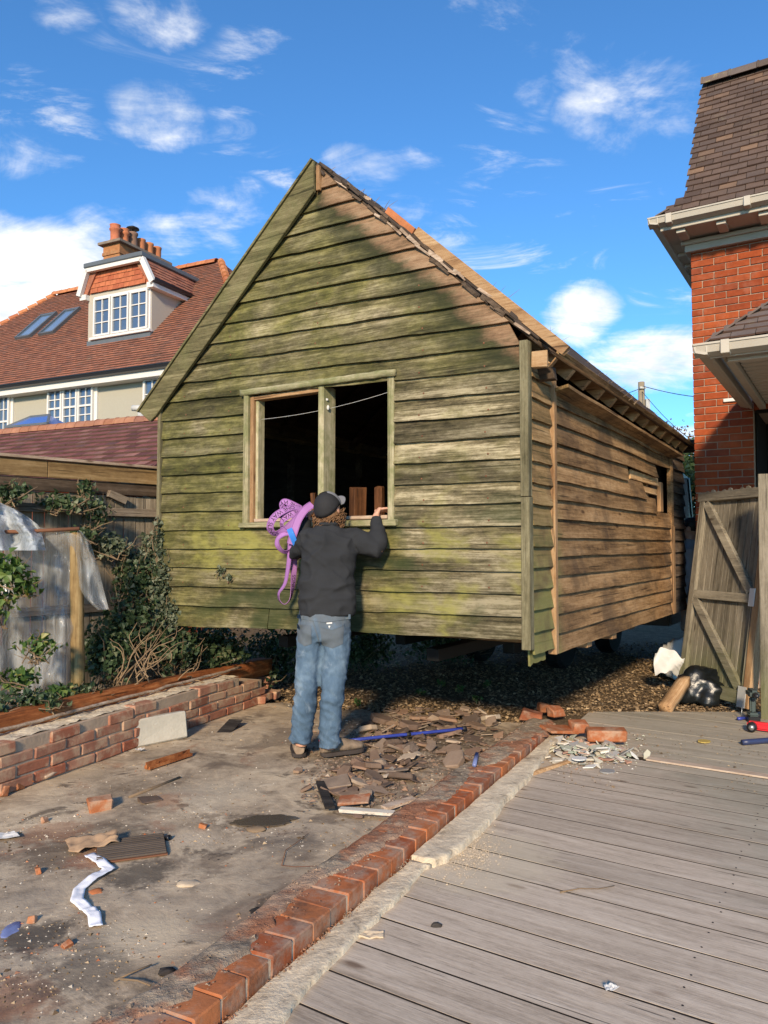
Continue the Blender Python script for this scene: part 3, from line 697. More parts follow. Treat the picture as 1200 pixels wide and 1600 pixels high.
# ================================================================ the shed
shed = thing('timber_shed', 'weathered green weatherboarded shed with a steep gable, raised off the ground on a lorry', 'shed', (S0.x, S0.y, 0), -SA)
def rowz(k, x):
    kk = min(k, 12); zl = .757+.158*kk; zr = .824+.144*kk
    if k > 12: zl += (k-12)*.151; zr += (k-12)*.151
    return zl+(zr-zl)*(x-.05)/2.75
def roofz(x): return LE[1]+(AP[1]-LE[1])*(x-LE[0])/(AP[0]-LE[0]) if x < AP[0] else AP[1]+(RE[1]-AP[1])*(x-AP[0])/(RE[0]-AP[0])
def roofx(z, side): # inverse
    return LE[0]+(z-LE[1])*(AP[0]-LE[0])/(AP[1]-LE[1]) if side < 0 else AP[0]+(z-AP[1])*(RE[0]-AP[0])/(RE[1]-AP[1])
def board(parent, P, xb, xt, zb, zt, m, seed, y0=-.040, y1=-.010, th=.016, wav=.009, ragged=0, name='board'):
    """one lapped board. P(x, y, z)->local point; xb/xt = (start, end) of its bottom and top edge; zb/zt functions of x"""
    n = max(6, int((xb[1]-xb[0])*14)); rs = []
    for i in range(n+1):
        t = i/n; x0 = xb[0]+(xb[1]-xb[0])*t; x1 = xt[0]+(xt[1]-xt[0])*t
        if ragged and i == n: x0 += ragged*fn(seed, 1, 3.3); x1 += ragged*fn(seed, 9, 3.3)
        e = wav*fn(x0*2.2, seed*3.7, 1)+wav*.5*fn(x0*9, seed*1.7, 1); w = .005*fn(x0*1.1, seed*5.1, 1)
        zz = zb(x0)+e; tt = max(zt(x1), zz+.004)
        rs.append([P(x0, y0+w, zz), P(x1, y1+w*.4, tt), P(x1, y1+th*.7, tt), P(x0, y0+w+th, zz)])
    mb = MB(); mb.rings(rs); return mb.build(name, m, parent)
PF = lambda x, y, z: Vector((x, y, z))
WX0, WX1, WZ0, WZ1 = 1.0, 2.395, 1.60, 2.60
for k in range(0, 24):
    zb = lambda x, k=k: rowz(k, x)-(.022*max(0, 1-x/1.6) if k == 0 else 0); zt = lambda x, k=k: rowz(k+1, x)+.028
    mid = 1.7; z0 = zb(mid)
    if z0 > AP[1]-.06: break
    def lims(z, zf):
        xl, xr = .02, 3.338
        for _ in range(4):
            if zf(xl) > LE[1]-.15: xl = max(.02, roofx(zf(xl)+.10, -1))
            if zf(xr) > RE[1]-.12: xr = min(3.338, roofx(zf(xr)+.035, 1))
        return xl, xr
    b0, b1 = lims(z0, zb); t0, t1 = lims(z0, zt)
    if t1 < t0+.02: t0 = t1 = AP[0]; 
    if zb(mid) > roofz(AP[0])-.12: continue
    top = zt
    if k in (5, 6, 7, 8, 9, 10, 11):
        board(shed, PF, (b0, WX0), (t0, WX0), zb, zt, 'clad_front', k+.1)
        board(shed, PF, (WX1, b1), (WX1, t1), zb, zt, 'clad_front', k+.6)
    elif k == 12:
        zq = lambda x: max(zb(x), WZ1+.02) if WX0-.02 < x < WX1+.02 else zb(x)
        board(shed, PF, (b0, b1), (t0, t1), zb, zt, 'clad_front', k+.1)
    elif k == 0:
        board(shed, PF, (b0-.02, 1.25), (t0-.02, 1.25), zb, lambda x: zt(x)-.045*max(0, 1-x/1.4), 'clad_front', .1)
        board(shed, PF, (1.256, b1), (1.256, t1), zb, zt, 'clad_front', .5)
    else: board(shed, PF, (b0, b1), (t0, t1), zb, zt, 'clad_front', k+.1)
# dark backing behind the boards (inner lining), indoor shade put into its colour, with the window opening left free
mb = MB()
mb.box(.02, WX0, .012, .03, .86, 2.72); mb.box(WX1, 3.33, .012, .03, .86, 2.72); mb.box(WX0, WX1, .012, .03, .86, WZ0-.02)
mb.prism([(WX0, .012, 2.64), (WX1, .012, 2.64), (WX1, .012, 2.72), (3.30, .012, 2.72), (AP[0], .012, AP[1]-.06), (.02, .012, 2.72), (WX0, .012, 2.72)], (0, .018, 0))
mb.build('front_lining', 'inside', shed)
# window
def bx(name, m, x0, x1, y0, y1, z0, z1, jit=.002, bev=.003, par=None, rot=None):
    mb = MB(); mb.box(x0, x1, y0, y1, z0, z1, None, jit); o = mb.build(name, m, par or shed); bevel(o, bev); return o
win = bx('window_frame', 'frame_green', .995, 1.045, -.05, .01, 1.58, 2.62)
win['label'] = 'empty two-light window frame, pale with green algae'
bx('jamb', 'frame_green', 2.35, 2.40, -.042, .06, 1.585, 2.60, par=win)
bx('inner_jamb', 'raw_z', 1.047, 1.085, -.03, .055, 1.60, 2.60, par=win)
bx('inner_stop', 'frame_green', 1.088, 1.112, -.005, .07, 1.61, 2.60, par=win)
bx('mullion', 'frame_green', 1.74, 1.79, -.042, .105, 1.60, 2.60, par=win)
bx('inner_head', 'raw_x', 1.047, 1.735, -.025, .055, 2.565, 2.598, par=win)
bx('inner_sill', 'batten_x', 1.09, 2.335, -.025, .05, 1.602, 1.628, .004, par=win)
bx('sill', 'frame_green_x', .965, 2.43, -.07, .03, 1.555, 1.597, .004, .006, par=win)
mb = MB(); noisy_bar(mb, (.965, -.04, 2.632), (2.42, -.04, 2.618), .045, .044, 40, .007, 5); mb.build('head', 'frame_green_x', win, True)
# corner posts
bx('corner_post', 'post_green', 3.340, 3.398, -.056, .012, .775, 1.72); bx('corner_post', 'post_green', 3.340, 3.394, -.054, .012, 1.723, 2.70)
bx('corner_post', 'post_green', -.012, .022, -.052, .03, .76, 2.60)
# right-hand side wall
def PSd(y0): return lambda a, y, z: Vector((SW-y, a, z))
PS = lambda a, y, z: Vector((SW+.012-y, a, z))
for k in range(15):  # short boards between corner and first batten
    z = .74+.1345*k
    if z > 2.5: break
    board(shed, PS, (.037, .375), (.037, .375), lambda x, z=z: z, lambda x, z=z: z+.158, 'clad_side', 40+k, ragged=0)
board(shed, PS, (.04, .30), (.04, .30), lambda x: .672+.02*fn(x*40, 3, 1), lambda x: .77, 'clad_side', 60, y0=-.008, y1=0, wav=.012)
bx('batten', 'raw_z', 3.345, 3.402, .382, .432, .70, 2.53); 
for k in range(15):
    z = .705+.128*k
    if z > 2.45: break
    sag = lambda x, k=k: -.05*max(0, (k-8)/6)*max(0, min(1, (x-1.8)/1.6))**1.5*(1-.5*max(0, (x-3.2)/.6))
    zb = lambda x, z=z, s=sag: z+s(x)-(.012*max(0, (1-x)) if z < .75 else 0); zt = lambda x, z=z, s=sag: z+.152+s(x)
    segs = [(.438, 3.86, 0)]
    if k == 10: segs = [(.438, 2.25, .7)]
    if k == 9: segs = [(.438, 2.85, .6)]
    if k == 8: segs = [(.438, 3.30, .5)]
    if k == 11: segs = [(.438, 3.3, .6)]
    for a, b_, rg in segs: board(shed, PS, (a, b_), (a, b_-(.02 if rg else 0)), zb, zt, 'clad_side', 80+k, wav=.006, ragged=rg*.2)
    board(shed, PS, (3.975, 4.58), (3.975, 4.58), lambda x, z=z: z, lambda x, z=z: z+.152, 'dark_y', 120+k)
bx('trim', 'raw_z', 3.348, 3.40, 3.865, 3.97, .70, 1.62); bx('trim', 'clad_side', 3.348, 3.395, 3.865, 3.955, 1.60, 2.44)
bx('stud', 'raw_z', 3.33, 3.37, 3.50, 3.60, 1.76, 2.06); bx('stud', 'raw_z', 3.27, 3.31, 2.75, 2.86, 1.7, 2.2)
bx('patch_board', 'raw_y', 3.33, 3.352, 2.45, 3.45, 2.02, 2.10, .008); bx('patch_board', 'raw_y', 3.315, 3.335, 2.7, 3.75, 1.93, 1.985, .006)
bx('stud', 'raw_z', 3.27, 3.31, 3.15, 3.24, 1.7, 2.2)
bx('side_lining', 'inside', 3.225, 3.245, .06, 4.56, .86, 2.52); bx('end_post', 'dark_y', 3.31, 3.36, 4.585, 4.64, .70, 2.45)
# left side and back
PLs = lambda a, y, z: Vector((y, a, z))
for k in range(14):
    z = .757+.138*k; board(shed, PLs, (.04, 4.58), (.04, 4.58), lambda x, z=z: z, lambda x, z=z: z+.14, 'clad_side' if k > 9 else 'post_green', 150+k)
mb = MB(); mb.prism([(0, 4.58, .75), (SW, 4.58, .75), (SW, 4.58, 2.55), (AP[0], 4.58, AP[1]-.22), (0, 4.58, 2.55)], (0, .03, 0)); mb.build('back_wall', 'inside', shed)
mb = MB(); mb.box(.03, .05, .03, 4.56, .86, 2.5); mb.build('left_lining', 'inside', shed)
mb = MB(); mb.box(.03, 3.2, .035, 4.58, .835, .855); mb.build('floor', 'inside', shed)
# roof
ul = Vector((AP[0]-LE[0], 0, AP[1]-LE[1])).normalized(); nl = Vector((-ul.z, 0, ul.x)); ur = Vector((RE[0]-AP[0], 0, RE[1]-AP[1])).normalized(); nr = Vector((-ur.z, 0, ur.x)); nr = nr if nr.z > 0 else -nr
A3 = Vector((AP[0], 0, AP[1])); L3 = Vector((LE[0], 0, LE[1])); R3 = Vector((RE[0], 0, RE[1]))
EO = R3+ur*.15
def slope(name, m, p, q, n, y0, y1, o0, o1, amp=0, ny=2, nx=2):
    mb = MB(); top = []; 
    for j in range(ny+1):
        top.append([p.lerp(q, i/nx)+Vector((0, y0+(y1-y0)*j/ny, -.03*(y0+(y1-y0)*j/ny)))+n*(o1+amp*fn(i*.9, j*.7, 1, p.x)+amp*.6*fn(i*3.1, j*2.3, 1)) for i in range(nx+1)])
    vs = [v_ for r in top for v_ in r]; N = len(vs); vs += [p.lerp(q, i/nx)+Vector((0, y0+(y1-y0)*j/ny, -.03*(y0+(y1-y0)*j/ny)))+n*o0 for j in range(ny+1) for i in range(nx+1)]
    w = nx+1; fs = [(j*w+i, j*w+i+1, (j+1)*w+i+1, (j+1)*w+i) for j in range(ny) for i in range(nx)]
    fs += [(N+a, N+d_, N+c_, N+b_) for a, b_, c_, d_ in fs[:]]
    edge = [(0, i) for i in range(nx)]
    fs += [(i, N+i, N+i+1, i+1) for i in range(nx)]+[(ny*w+i, ny*w+i+1, N+ny*w+i+1, N+ny*w+i) for i in range(nx)]
    fs += [(j*w, (j+1)*w, N+(j+1)*w, N+j*w) for j in range(ny)]+[(j*w+nx, N+j*w+nx, N+(j+1)*w+nx, (j+1)*w+nx) for j in range(ny)]
    mb.add(vs, fs); return mb.build(name, m, shed, True)
roof = slope('roof_boarding', 'dark_y', A3, EO, nr, -.02, 4.74, -.028, -.004)
slope('roof_boarding', 'dark_y', A3, L3-ul*.02, nl, -.03, 4.74, -.02, .004)
slope('roof_felt', 'felt', A3+ur*.01, EO-ur*.02, nr, -.035, 4.75, -.002, .022, .010, 60, 40)
slope('roof_felt', 'felt', A3, L3, nl, -.03, 4.75, .006, .02, .004, 20, 20)
# ragged laths and torn felt along the open right-hand verge
rr = random.Random(4)
for i in range(46):
    t = .03+2.2*i/46; p = A3+ur*(t+rr.uniform(-.02, .02))+nr*rr.uniform(-.03, .022); L = rr.uniform(.06, .16)
    mb = MB(); mb.bar(p+Vector((0, -.028-rr.uniform(0, .014), 0)), p+ur*L+nr*rr.uniform(-.012, .012)+Vector((0, -.03, 0)), .022, rr.uniform(.012, .028), nr, .004)
    mb.build('verge_lath', rr.choice(['dark_x', 'dark_x', 'felt', 'batten_x']), shed)
mb = MB(); mb.bar(A3+ur*1.12+nr*.055+Vector((0, -.03, 0)), A3+ur*2.56+nr*.05+Vector((0, -.03, 0)), .03, .062, nr, .004); mb.build('verge_batten', 'raw_x', shed)
mb = MB(); mb.bar(A3+ur*.80+nr*.045+Vector((0, -.02, 0)), A3+ur*1.10+nr*.045+Vector((0, -.02, 0)), .03, .045, nr, .004); mb.build('verge_batten', 'ridge_orange', shed)
mb = MB(); mb.bar(R3+ur*.165+nr*.01+Vector((0, .25, 0)), R3+ur*.165+nr*.01+Vector((0, 4.72, -.14)), .022, .035, nr); mb.build('eave_edge', 'clad_side', shed)
mb = MB()
for i in range(170):
    t = rr.uniform(.1, 2.55); yy = rr.choice([rr.uniform(-.03, .1), rr.uniform(0, 4.6)]); p = A3+ur*t+nr*.016+Vector((0, yy, -.03*yy)); d_ = (nr+Vector((rr.uniform(-.6, .6), rr.uniform(-.6, .6), 0)))*rr.uniform(.015, .06 if rr.random() < .85 else .11)
    mb.tube([p, p+d_*.6, p+d_+Vector((rr.uniform(-.01, .01), 0, -.004))], [.0025, .002, .0008], 3)
o = mb.build('moss_sprigs', 'twig', shed); o['kind'] = 'stuff'
# left barge board and apex block
q0 = A3-ul*.02+Vector((0, -.075, 0)); 
mb = MB(); w_ = .175
mb.prism([A3+nl*.01, L3+nl*.01-ul*.02, L3-nl*.10+ul*.02-Vector((-.04, 0, .045)), L3-nl*w_+ul*.10, Vector((AP[0]-.003, 0, AP[1]-w_/nl.z))], (0, .032, 0))
for i, v_ in enumerate(mb.v): mb.v[i] = (v_[0], v_[1]-.082, v_[2])
bevel(mb.build('barge_board', 'barge', shed), .004)
mb = MB(); mb.prism([A3+nl*.012, A3+nl*.03, L3+nl*.03-ul*.03, L3+nl*.012-ul*.03], (0, .1, 0))
for i, v_ in enumerate(mb.v): mb.v[i] = (v_[0], v_[1]-.095, v_[2])
mb.build('verge_strip', 'barge', shed)
bx('apex_block', 'raw_z', AP[0]+.005, AP[0]+.035, -.06, -.032, AP[1]-.22, AP[1]-.03)
# rafter feet, soffit plank, eave block
for i in range(13):
    y = .30+.345*i; p = R3-ur*.15-nr*.075+Vector((0, y, -.03*y)); q = R3+ur*.155-nr*.075+Vector((0, y+.01, -.03*y))
    mb = MB(); mb.bar(p, q, .05, .085, nr, .003); mb.build('rafter_foot', 'raw_x', shed)
mb = MB()
rs = []
for i in range(31):
    y = .40+3.55*i/30; s_ = .03-.03*y+.006*fn(y*2, 1, 1); x = 3.375
    rs.append([Vector((x, y, 2.425+s_)), Vector((x+.12, y, 2.45+s_)), Vector((x+.12, y, 2.472+s_)), Vector((x, y, 2.448+s_))])
mb.rings(rs); mb.build('soffit_plank', 'clad_side', shed)
bx('eave_block', 'raw_x', 3.40, 3.50, -.01, .03, 2.53, 2.63, .006); bx('eave_block', 'dark_x', 3.355, 3.49, .15, .19, 2.48, 2.56, .01)
bx('eave_end', 'dark_x', 3.36, 3.52, 4.62, 4.73, 2.48, 2.62)
mb = MB(); mb.prism([(3.40, .06, 2.66), (3.50, .06, 2.56), (3.40, .06, 2.58)], (0, .02, 0)); mb.build('eave_gusset', 'raw_x', shed)
# bearers under the floor
for y, x1 in [(1.15, 3.36), (1.75, 3.375), (2.6, 3.3), (3.4, 3.3), (4.3, 3.3)]:
    bx('bearer', 'raw_x' if x1 > 3.33 else 'dark_x', .06, x1, y, y+.11, .655, .752, .003)
for x in (.9, 2.35): bx('runner', 'chassis', x, x+.1, .5, 4.55, .56, .652)
bx('bottom_rail', 'dark_x', .03, 3.30, .0, .06, .86, .90)
# nails along the front boards
nm = MB(); nm.blob((0, 0, 0), (.0065, .003, .0065), 6); nme = nm.mesh('nail', 'rust')
for k in range(2, 19):
    for x in (.32, .83, 1.72, 2.62, 3.1):
        z = rowz(k, x)+.035
        if z > roofz(x)-.2 or (WX0-.03 < x < WX1+.03 and 1.5 < z < 2.68): continue
        link('nail', nme, shed, loc=(x+rr.uniform(-.02, .02), -.036, z))
# timbers inside, seen through the window
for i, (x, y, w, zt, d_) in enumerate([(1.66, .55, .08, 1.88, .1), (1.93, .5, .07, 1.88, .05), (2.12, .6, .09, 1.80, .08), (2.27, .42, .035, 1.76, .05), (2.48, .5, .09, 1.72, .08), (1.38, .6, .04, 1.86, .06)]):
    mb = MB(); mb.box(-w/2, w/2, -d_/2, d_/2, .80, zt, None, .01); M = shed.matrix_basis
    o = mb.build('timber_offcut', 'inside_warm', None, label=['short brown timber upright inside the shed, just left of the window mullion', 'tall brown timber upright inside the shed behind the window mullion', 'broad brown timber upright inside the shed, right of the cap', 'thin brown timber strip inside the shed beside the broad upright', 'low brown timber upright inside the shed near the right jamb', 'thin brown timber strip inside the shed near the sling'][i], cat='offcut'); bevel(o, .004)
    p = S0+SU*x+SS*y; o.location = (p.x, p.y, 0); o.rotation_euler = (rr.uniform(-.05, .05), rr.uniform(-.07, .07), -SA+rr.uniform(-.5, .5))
# rafters and studs inside, dimly seen
for i in range(7):
    y = .35+.62*i
    for a_, b__ in ((L3+nl*-.06, A3-nl*.06), (R3-nr*.06, A3-nr*.06)):
        mb = MB(); mb.bar(a_+Vector((0, y, -.03*y-.02)), b__+Vector((0, y, -.03*y-.05)), .045, .09, (0, 1, 0)); mb.build('rafter', 'dark_x', shed)
    bx('stud', 'dark_y', 3.15, 3.222, y, y+.05, .86, 2.5); bx('stud', 'dark_y', .052, .12, y, y+.05, .86, 2.5)
for x in (.6, 1.2, 1.8, 2.4, 2.9): bx('back_stud', 'inside_warm', x, x+.06, 4.51, 4.575, .86, 2.6)
bx('back_rail', 'inside_warm', .1, 3.1, 4.44, 4.505, 1.9, 1.98)
# string sagging across the window
mb = MB(); pts = []
for i in range(25):
    t = i/24; p = S0+SU*(1.10+1.25*t)+SS*.03; pts.append(Vector((p.x, p.y, 2.42+.09*t-.12*t*(1-t))))
mb.tube(pts, .0015, 4); p = S0+SU*1.80+SS*.0
mb.blob((p.x, p.y, 2.44), (.012, .01, .02), 6); mb.blob((p.x-.01, p.y, 2.50), (.014, .006, .010), 6)
mb.build('string', 'string', None, True, label='thin white string sagging across the empty shed window', cat='string')

# ================================================================ lorry under and behind the shed
lorry = thing('flatbed_lorry', 'dark flatbed lorry under the shed, its cab just showing beyond the far end', 'lorry', (S0.x, S0.y, 0), -SA)
def lb(name, m, *a, par=None, bev=.01):
    mb = MB(); mb.box(*a); o = mb.build(name, m, par or lorry); bevel(o, bev); return o
lb('chassis', 'chassis', 1.0, 1.12, 2.2, 6.4, .40, .555); lb('chassis', 'chassis', 2.2, 2.32, 2.2, 6.4, .40, .555)
lb('flatbed', 'chassis', .75, 2.6, 1.9, 4.9, .545, .562)
for x, y in ((.95, 4.3), (2.0, 4.3), (.95, 5.9), (2.1, 5.9)):
    mb = MB(); M = Matrix.Translation((x, y, .33)) @ Matrix.Rotation(math.pi/2, 4, 'Y')
    mb.lathe([(.2, -.1), (.34, -.1), (.37, -.06), (.37, .06), (.34, .1), (.2, .1)], 24, M); w = mb.build('wheel', 'tyre', lorry)
    mb = MB(); mb.lathe([(.05, -.08), (.195, -.07), (.195, .07), (.05, .08)], 16, M); mb.build('rim', 'steel', w)
mb = MB(); X0, X1 = 1.05, 3.12
prof = [(5.02, .45), (6.75, .45), (6.75, 1.35), (6.55, 1.45), (6.15, 2.35), (5.15, 2.42), (5.02, 2.3)]
mb.prism([(X0, y, z) for y, z in prof], (X1-X0, 0, 0)); cab = mb.build('cab', 'truck_paint', lorry); bevel(cab, .03, 2)
mb = MB(); mb.prism([(X1+.004, y, z) for y, z in [(5.10, 1.35), (6.42, 1.35), (6.08, 2.28), (5.12, 2.32)]], (.006, 0, 0)); mb.build('side_window', 'cab_glass', cab)
mb = MB(); mb.bar((X1+.012, 6.46, 1.32), (X1+.012, 6.1, 2.30), .02, .07, (0, 1, 0)); mb.build('pillar_trim', 'black_plastic', cab); mb = MB(); mb.bar((X1+.012, 5.09, 1.32), (X1+.012, 5.10, 2.34), .02, .05, (0, 1, 0)); mb.build('pillar_trim', 'black_plastic', cab)
mb = MB(); mb.box(X1+.06, X1+.26, 5.35, 5.45, 1.50, 1.72); mb.bar((X1, 5.4, 1.55), (X1+.1, 5.4, 1.55), .03, .03); bevel(mb.build('mirror', 'black_plastic', cab), .012)
mb = MB(); mb.box(X1+.075, X1+.245, 5.342, 5.349, 1.515, 1.705); mb.build('mirror_glass', 'pane', cab)
# ================================================================ houses
class Fr:
    """a local frame: origin o, x turned by -yaw about z"""
    def __init__(s, o, yaw):
        s.o = Vector((o[0], o[1], 0)); s.yaw = yaw; s.M = Matrix.Translation(s.o) @ Matrix.Rotation(-yaw, 4, 'Z'); s.I = s.M.inverted()
    def hit(s, px, py, p, n):
        P = s.M @ Vector(p); N = (s.M.to_3x3() @ Vector(n)); return s.I @ PL(px, py, P, N)
    def loc(s, w): return s.I @ Vector(w)
def tmesh(name, m, w, l, t):
    mb = MB(); mb.box(-w/2, w/2, 0, l, -t, 0); me = mb.mesh(name, m); me.materials.append(MATS['tile_edge'])
    for f_ in me.polygons:
        if f_.center.y < .001: f_.material_index = 1
    return me
def tiles(par, O, u, v, rows, gauge, w, urange, m, name='tile', single=True, t=.014, rng=None, jit=.004):
    """plain tiles on a roof plane; u along the eave, v up the slope; row k spans urange(k)"""
    u = Vector(u).normalized(); v = Vector(v).normalized(); n = u.cross(v); n = n if n.z > 0 or abs(n.z) < .05 else -n; O = Vector(O); rng = rng or random.Random(5)
    L = gauge*1.5; tilt = math.atan2(t*1.05, gauge); v2 = (v*math.cos(tilt)-n*math.sin(tilt)); n2 = (n*math.cos(tilt)+v*math.sin(tilt))
    base = tmesh(name, m, w-.006, L, t) if single else None; mb = MB(); cnt = 0
    for k in range(rows):
        u0, u1 = urange(k); off = (w/2 if k % 2 else 0); i = math.floor(u0/w)-1
        while True:
            a = i*w+off+w/2
            if a+w/2 > u1+.02: break
            i += 1
            pw = w
            if a-w/2 < u0-.02:
                if a+w/2 < u0+.03: continue
                pw = a+w/2-u0; a = u0+pw/2
            p = O+u*a+v*(k*gauge)+n*(t*1.6+rng.uniform(-jit, jit)*.7)+v*rng.uniform(-jit, jit)
            r = rng.uniform(-.01, .01); uu = (u*math.cos(r)+v2*math.sin(r)); vv = (v2*math.cos(r)-u*math.sin(r))
            M = frame(uu, vv, n2, p)
            if single:
                o = link(name, base if pw == w else tmesh(name, m, pw-.006, L, t), par); o.matrix_local = M
            else: mb.box(-pw/2+.003, pw/2-.003, 0, L, -t, 0, M)
            cnt += 1
    if not single:
        o = mb.build(name, m, par); o['kind'] = 'stuff'; o.data.materials.append(MATS['tile_edge'])
        mi = [1 if i % 6 == 2 else 0 for i in range(len(o.data.polygons))]; o.data.polygons.foreach_set('material_index', mi)
    return cnt
def window(par, x0, x1, z0, z1, y, cols, rows, m='white_paint', fw=.045, bar=.022, rail=None, name='window'):
    mb = MB(); e = .02
    mb.box(x0, x0+fw, y-.05, y+e, z0, z1); mb.box(x1-fw, x1, y-.05, y+e, z0, z1); mb.box(x0+fw, x1-fw, y-.048, y+e, z0, z0+fw); mb.box(x0+fw, x1-fw, y-.048, y+e, z1-fw, z1)
    ix0, ix1, iz0, iz1 = x0+fw, x1-fw, z0+fw, z1-fw; cw = (ix1-ix0)/cols; rh = (iz1-iz0)/rows
    for i in range(1, cols): mb.box(ix0+i*cw-bar/2, ix0+i*cw+bar/2, y-.035, y+e, iz0, iz1)
    for j in range(1, rows):
        b2 = bar*2 if rail == j else bar
        mb.box(ix0, ix1, y-.033-(.01 if rail == j else 0), y+e, iz0+j*rh-b2/2, iz0+j*rh+b2/2)
    o = mb.build(name, m, par)
    pm = MB(); pm.box(-cw/2, cw/2, -.003, .003, -rh/2, rh/2); pme = pm.mesh('pane', 'pane')
    for i in range(cols):
        for j in range(rows): link('pane', pme, o, loc=(ix0+(i+.5)*cw, y-.005+random.uniform(-.001, .001), iz0+(j+.5)*rh), rot=(random.uniform(-.01, .01), 0, random.uniform(-.012, .012)))
    return o

# ---- right-hand brick house
RF = Fr(V(1083, 600, 8.1), R(32))
rh = thing('brick_house', 'red brick house corner with dark tiled roof at the right edge', 'house', RF.o, -RF.yaw)
def rb(name, m, *a, par=None, bev=.004, jit=0):
    mb = MB(); mb.box(*a, None, jit); o = mb.build(name, m, par or rh)
    if bev: bevel(o, bev)
    return o
wall = MB(); wall.box(.008, .58, .012, 1.2, -.05, 4.66); wall.box(.58, 2.2, .012, 1.2, 2.84, 4.66); wall.box(.01, 2.2, 1.21, 4.0, -.05, 4.66); wall = wall.build('wall', 'mortar_house', rh)
bmh = [brickmesh('house_brick', 'brick_house', .225, .1, .067, 60+i, .0015, .003) for i in range(4)]
hbh = [brickmesh('house_half_brick', 'brick_house', .108, .1, .067, 70+i, .0015, .003) for i in range(3)]
for k in range(61):
    z = .03+.0765*k; x = 0; mx = .60 if z < 2.85 else .96
    if k % 2: link('brick', random.choice(hbh), wall, loc=(.054+random.uniform(-.001, .001), .05, z)); x = .117
    while x < mx-.05:
        L = .225; 
        if x+L > mx+.06 and z < 2.85: link('brick', random.choice(hbh), wall, loc=(x+.054, .05, z)); break
        link('brick', random.choice(bmh), wall, loc=(x+L/2, .05+random.uniform(-.002, .002), z)); x += .2345
rb('reveal_shade', 'reveal_shade', .588, .60, .115, 1.14, -.05, 2.83); rb('door_recess', 'reveal_shade', .585, 2.2, 1.15, 1.2, -.05, 2.83); rb('lintel', 'reveal_shade', .60, 2.2, .03, .12, 2.80, 2.838)  # near-black jamb, back and lintel paint the porch shade into the recess
# cornice: frieze, soffit, blocks, gutter, turning the corner to the left
rb('frieze', 'cream_paint', -.05, 2.2, -.055, .10, 4.60, 4.70); rb('frieze', 'cream_paint', -.05, .10, .102, 4.0, 4.60, 4.70)
rb('frieze_mould', 'cream_paint', -.085, 2.2, -.09, .05, 4.672, 4.715); rb('frieze_mould', 'cream_paint', -.085, .05, .052, 4.0, 4.672, 4.715)
rb('soffit', 'cream_paint', -.21, 2.2, -.42, .05, 4.742, 4.758); rb('soffit', 'cream_paint', -.21, .05, .052, 4.0, 4.742, 4.758)
for x in (-.03, .36, .75, 1.14): rb('cornice_block', 'cream_paint', x-.045, x+.045, -.39, -.14, 4.700, 4.740)
for y in (.35, .75, 1.15, 1.55): rb('cornice_block', 'cream_paint', -.19, -.09, y-.045, y+.045, 4.700, 4.740)
rb('fascia', 'cream_paint', -.225, 2.2, -.435, -.41, 4.735, 4.86); rb('fascia', 'cream_paint', -.225, -.20, -.409, 4.0, 4.735, 4.86)
def gutter(par, a, b, m='cream_paint', s=1.0, name='gutter', out=(0, -1, 0)):
    a = Vector(a); b = Vector(b); o_ = Vector(out); z = Vector((0, 0, 1))
    pr = [(0, 0), (.02, -.0), (.085, .02), (.10, .075), (.108, .075), (.108, .09), (.088, .09), (.075, .035), (.012, .02), (.012, .085), (0, .085)]
    mb = MB(); mb.prism([a+o_*(p*s)+z*(q*s) for p, q in pr], b-a); return mb.build(name, m, par)
gutter(rh, (-.33, -.436, 4.775), (2.2, -.436, 4.775)); gutter(rh, (-.226, -.54, 4.776), (-.226, 4.0, 4.776), out=(-1, 0, 0))
for x in (-.12, .62, 1.4): rb('gutter_clip', 'cream_paint', x-.03, x+.03, -.553, -.436, 4.768, 4.868)
# roof: front slope with a verge at the left, ridge along x; steep
EV = Vector((0, -.47, 4.885)); PITR = R(57); rv = Vector((0, math.cos(PITR), math.sin(PITR))); ru = Vector((1, 0, 0))
NR = 24; GA = .1
mb = MB(); RT = EV+rv*(NR*GA+.03); Y2 = RT.y+(RT.y-EV.y)
mb.prism([(.05, EV.y+.03, EV.z-.03), (.05, RT.y, RT.z-.01), (.05, Y2, EV.z-.03)], (2.1, 0, 0)); mb.build('roof', 'tile_right', rh)
tiles(rh, EV, ru, rv, NR, GA, .17, lambda k: (.02-.02*min(1, (NR-k)/6)*0-.20*max(0, (3-k)/3)**2, 1.35), 'tile_right')
tiles(rh, Vector((-.26, -.47, 4.885)), Vector((0, 1, 0)), Vector((math.cos(R(30)), 0, math.sin(R(30)))), 4, .1, .17, lambda k: (.08*k, 2.2), 'tile_porch')
def ridge_tiles(par, a, b, r, L, m='ridge', name='ridge_tile', flat=1.0):
    a = Vector(a); b = Vector(b); d = (b-a).normalized(); n = int((b-a).length/L); mb = MB(); y = Vector((0, 0, 1)).cross(d).normalized(); up = d.cross(y)
    rs = []
    for t, k in ((0, 1.06), (.02, 1.06), (.021, 1.0), (L-.004, 1.0)):
        rs.append([d*t+y*(math.cos(q)*r*k)+up*(math.sin(q)*r*k*flat) for q in [math.pi*i/8 for i in range(9)]]+[d*t+y*(math.cos(q)*(r-.015))+up*(math.sin(q)*(r-.015)*flat) for q in [math.pi*(8-i)/8 for i in range(9)]])
    mb.rings(rs); me = mb.mesh(name, m)
    for i in range(n): link(name, me, par, loc=a+d*(i*L)+Vector((0, 0, random.uniform(-.004, .004))))
ridge_tiles(rh, RT+Vector((.02, .0, -.055)), RT+Vector((2.1, 0, -.055)), .13, .30, 'tile_porch')
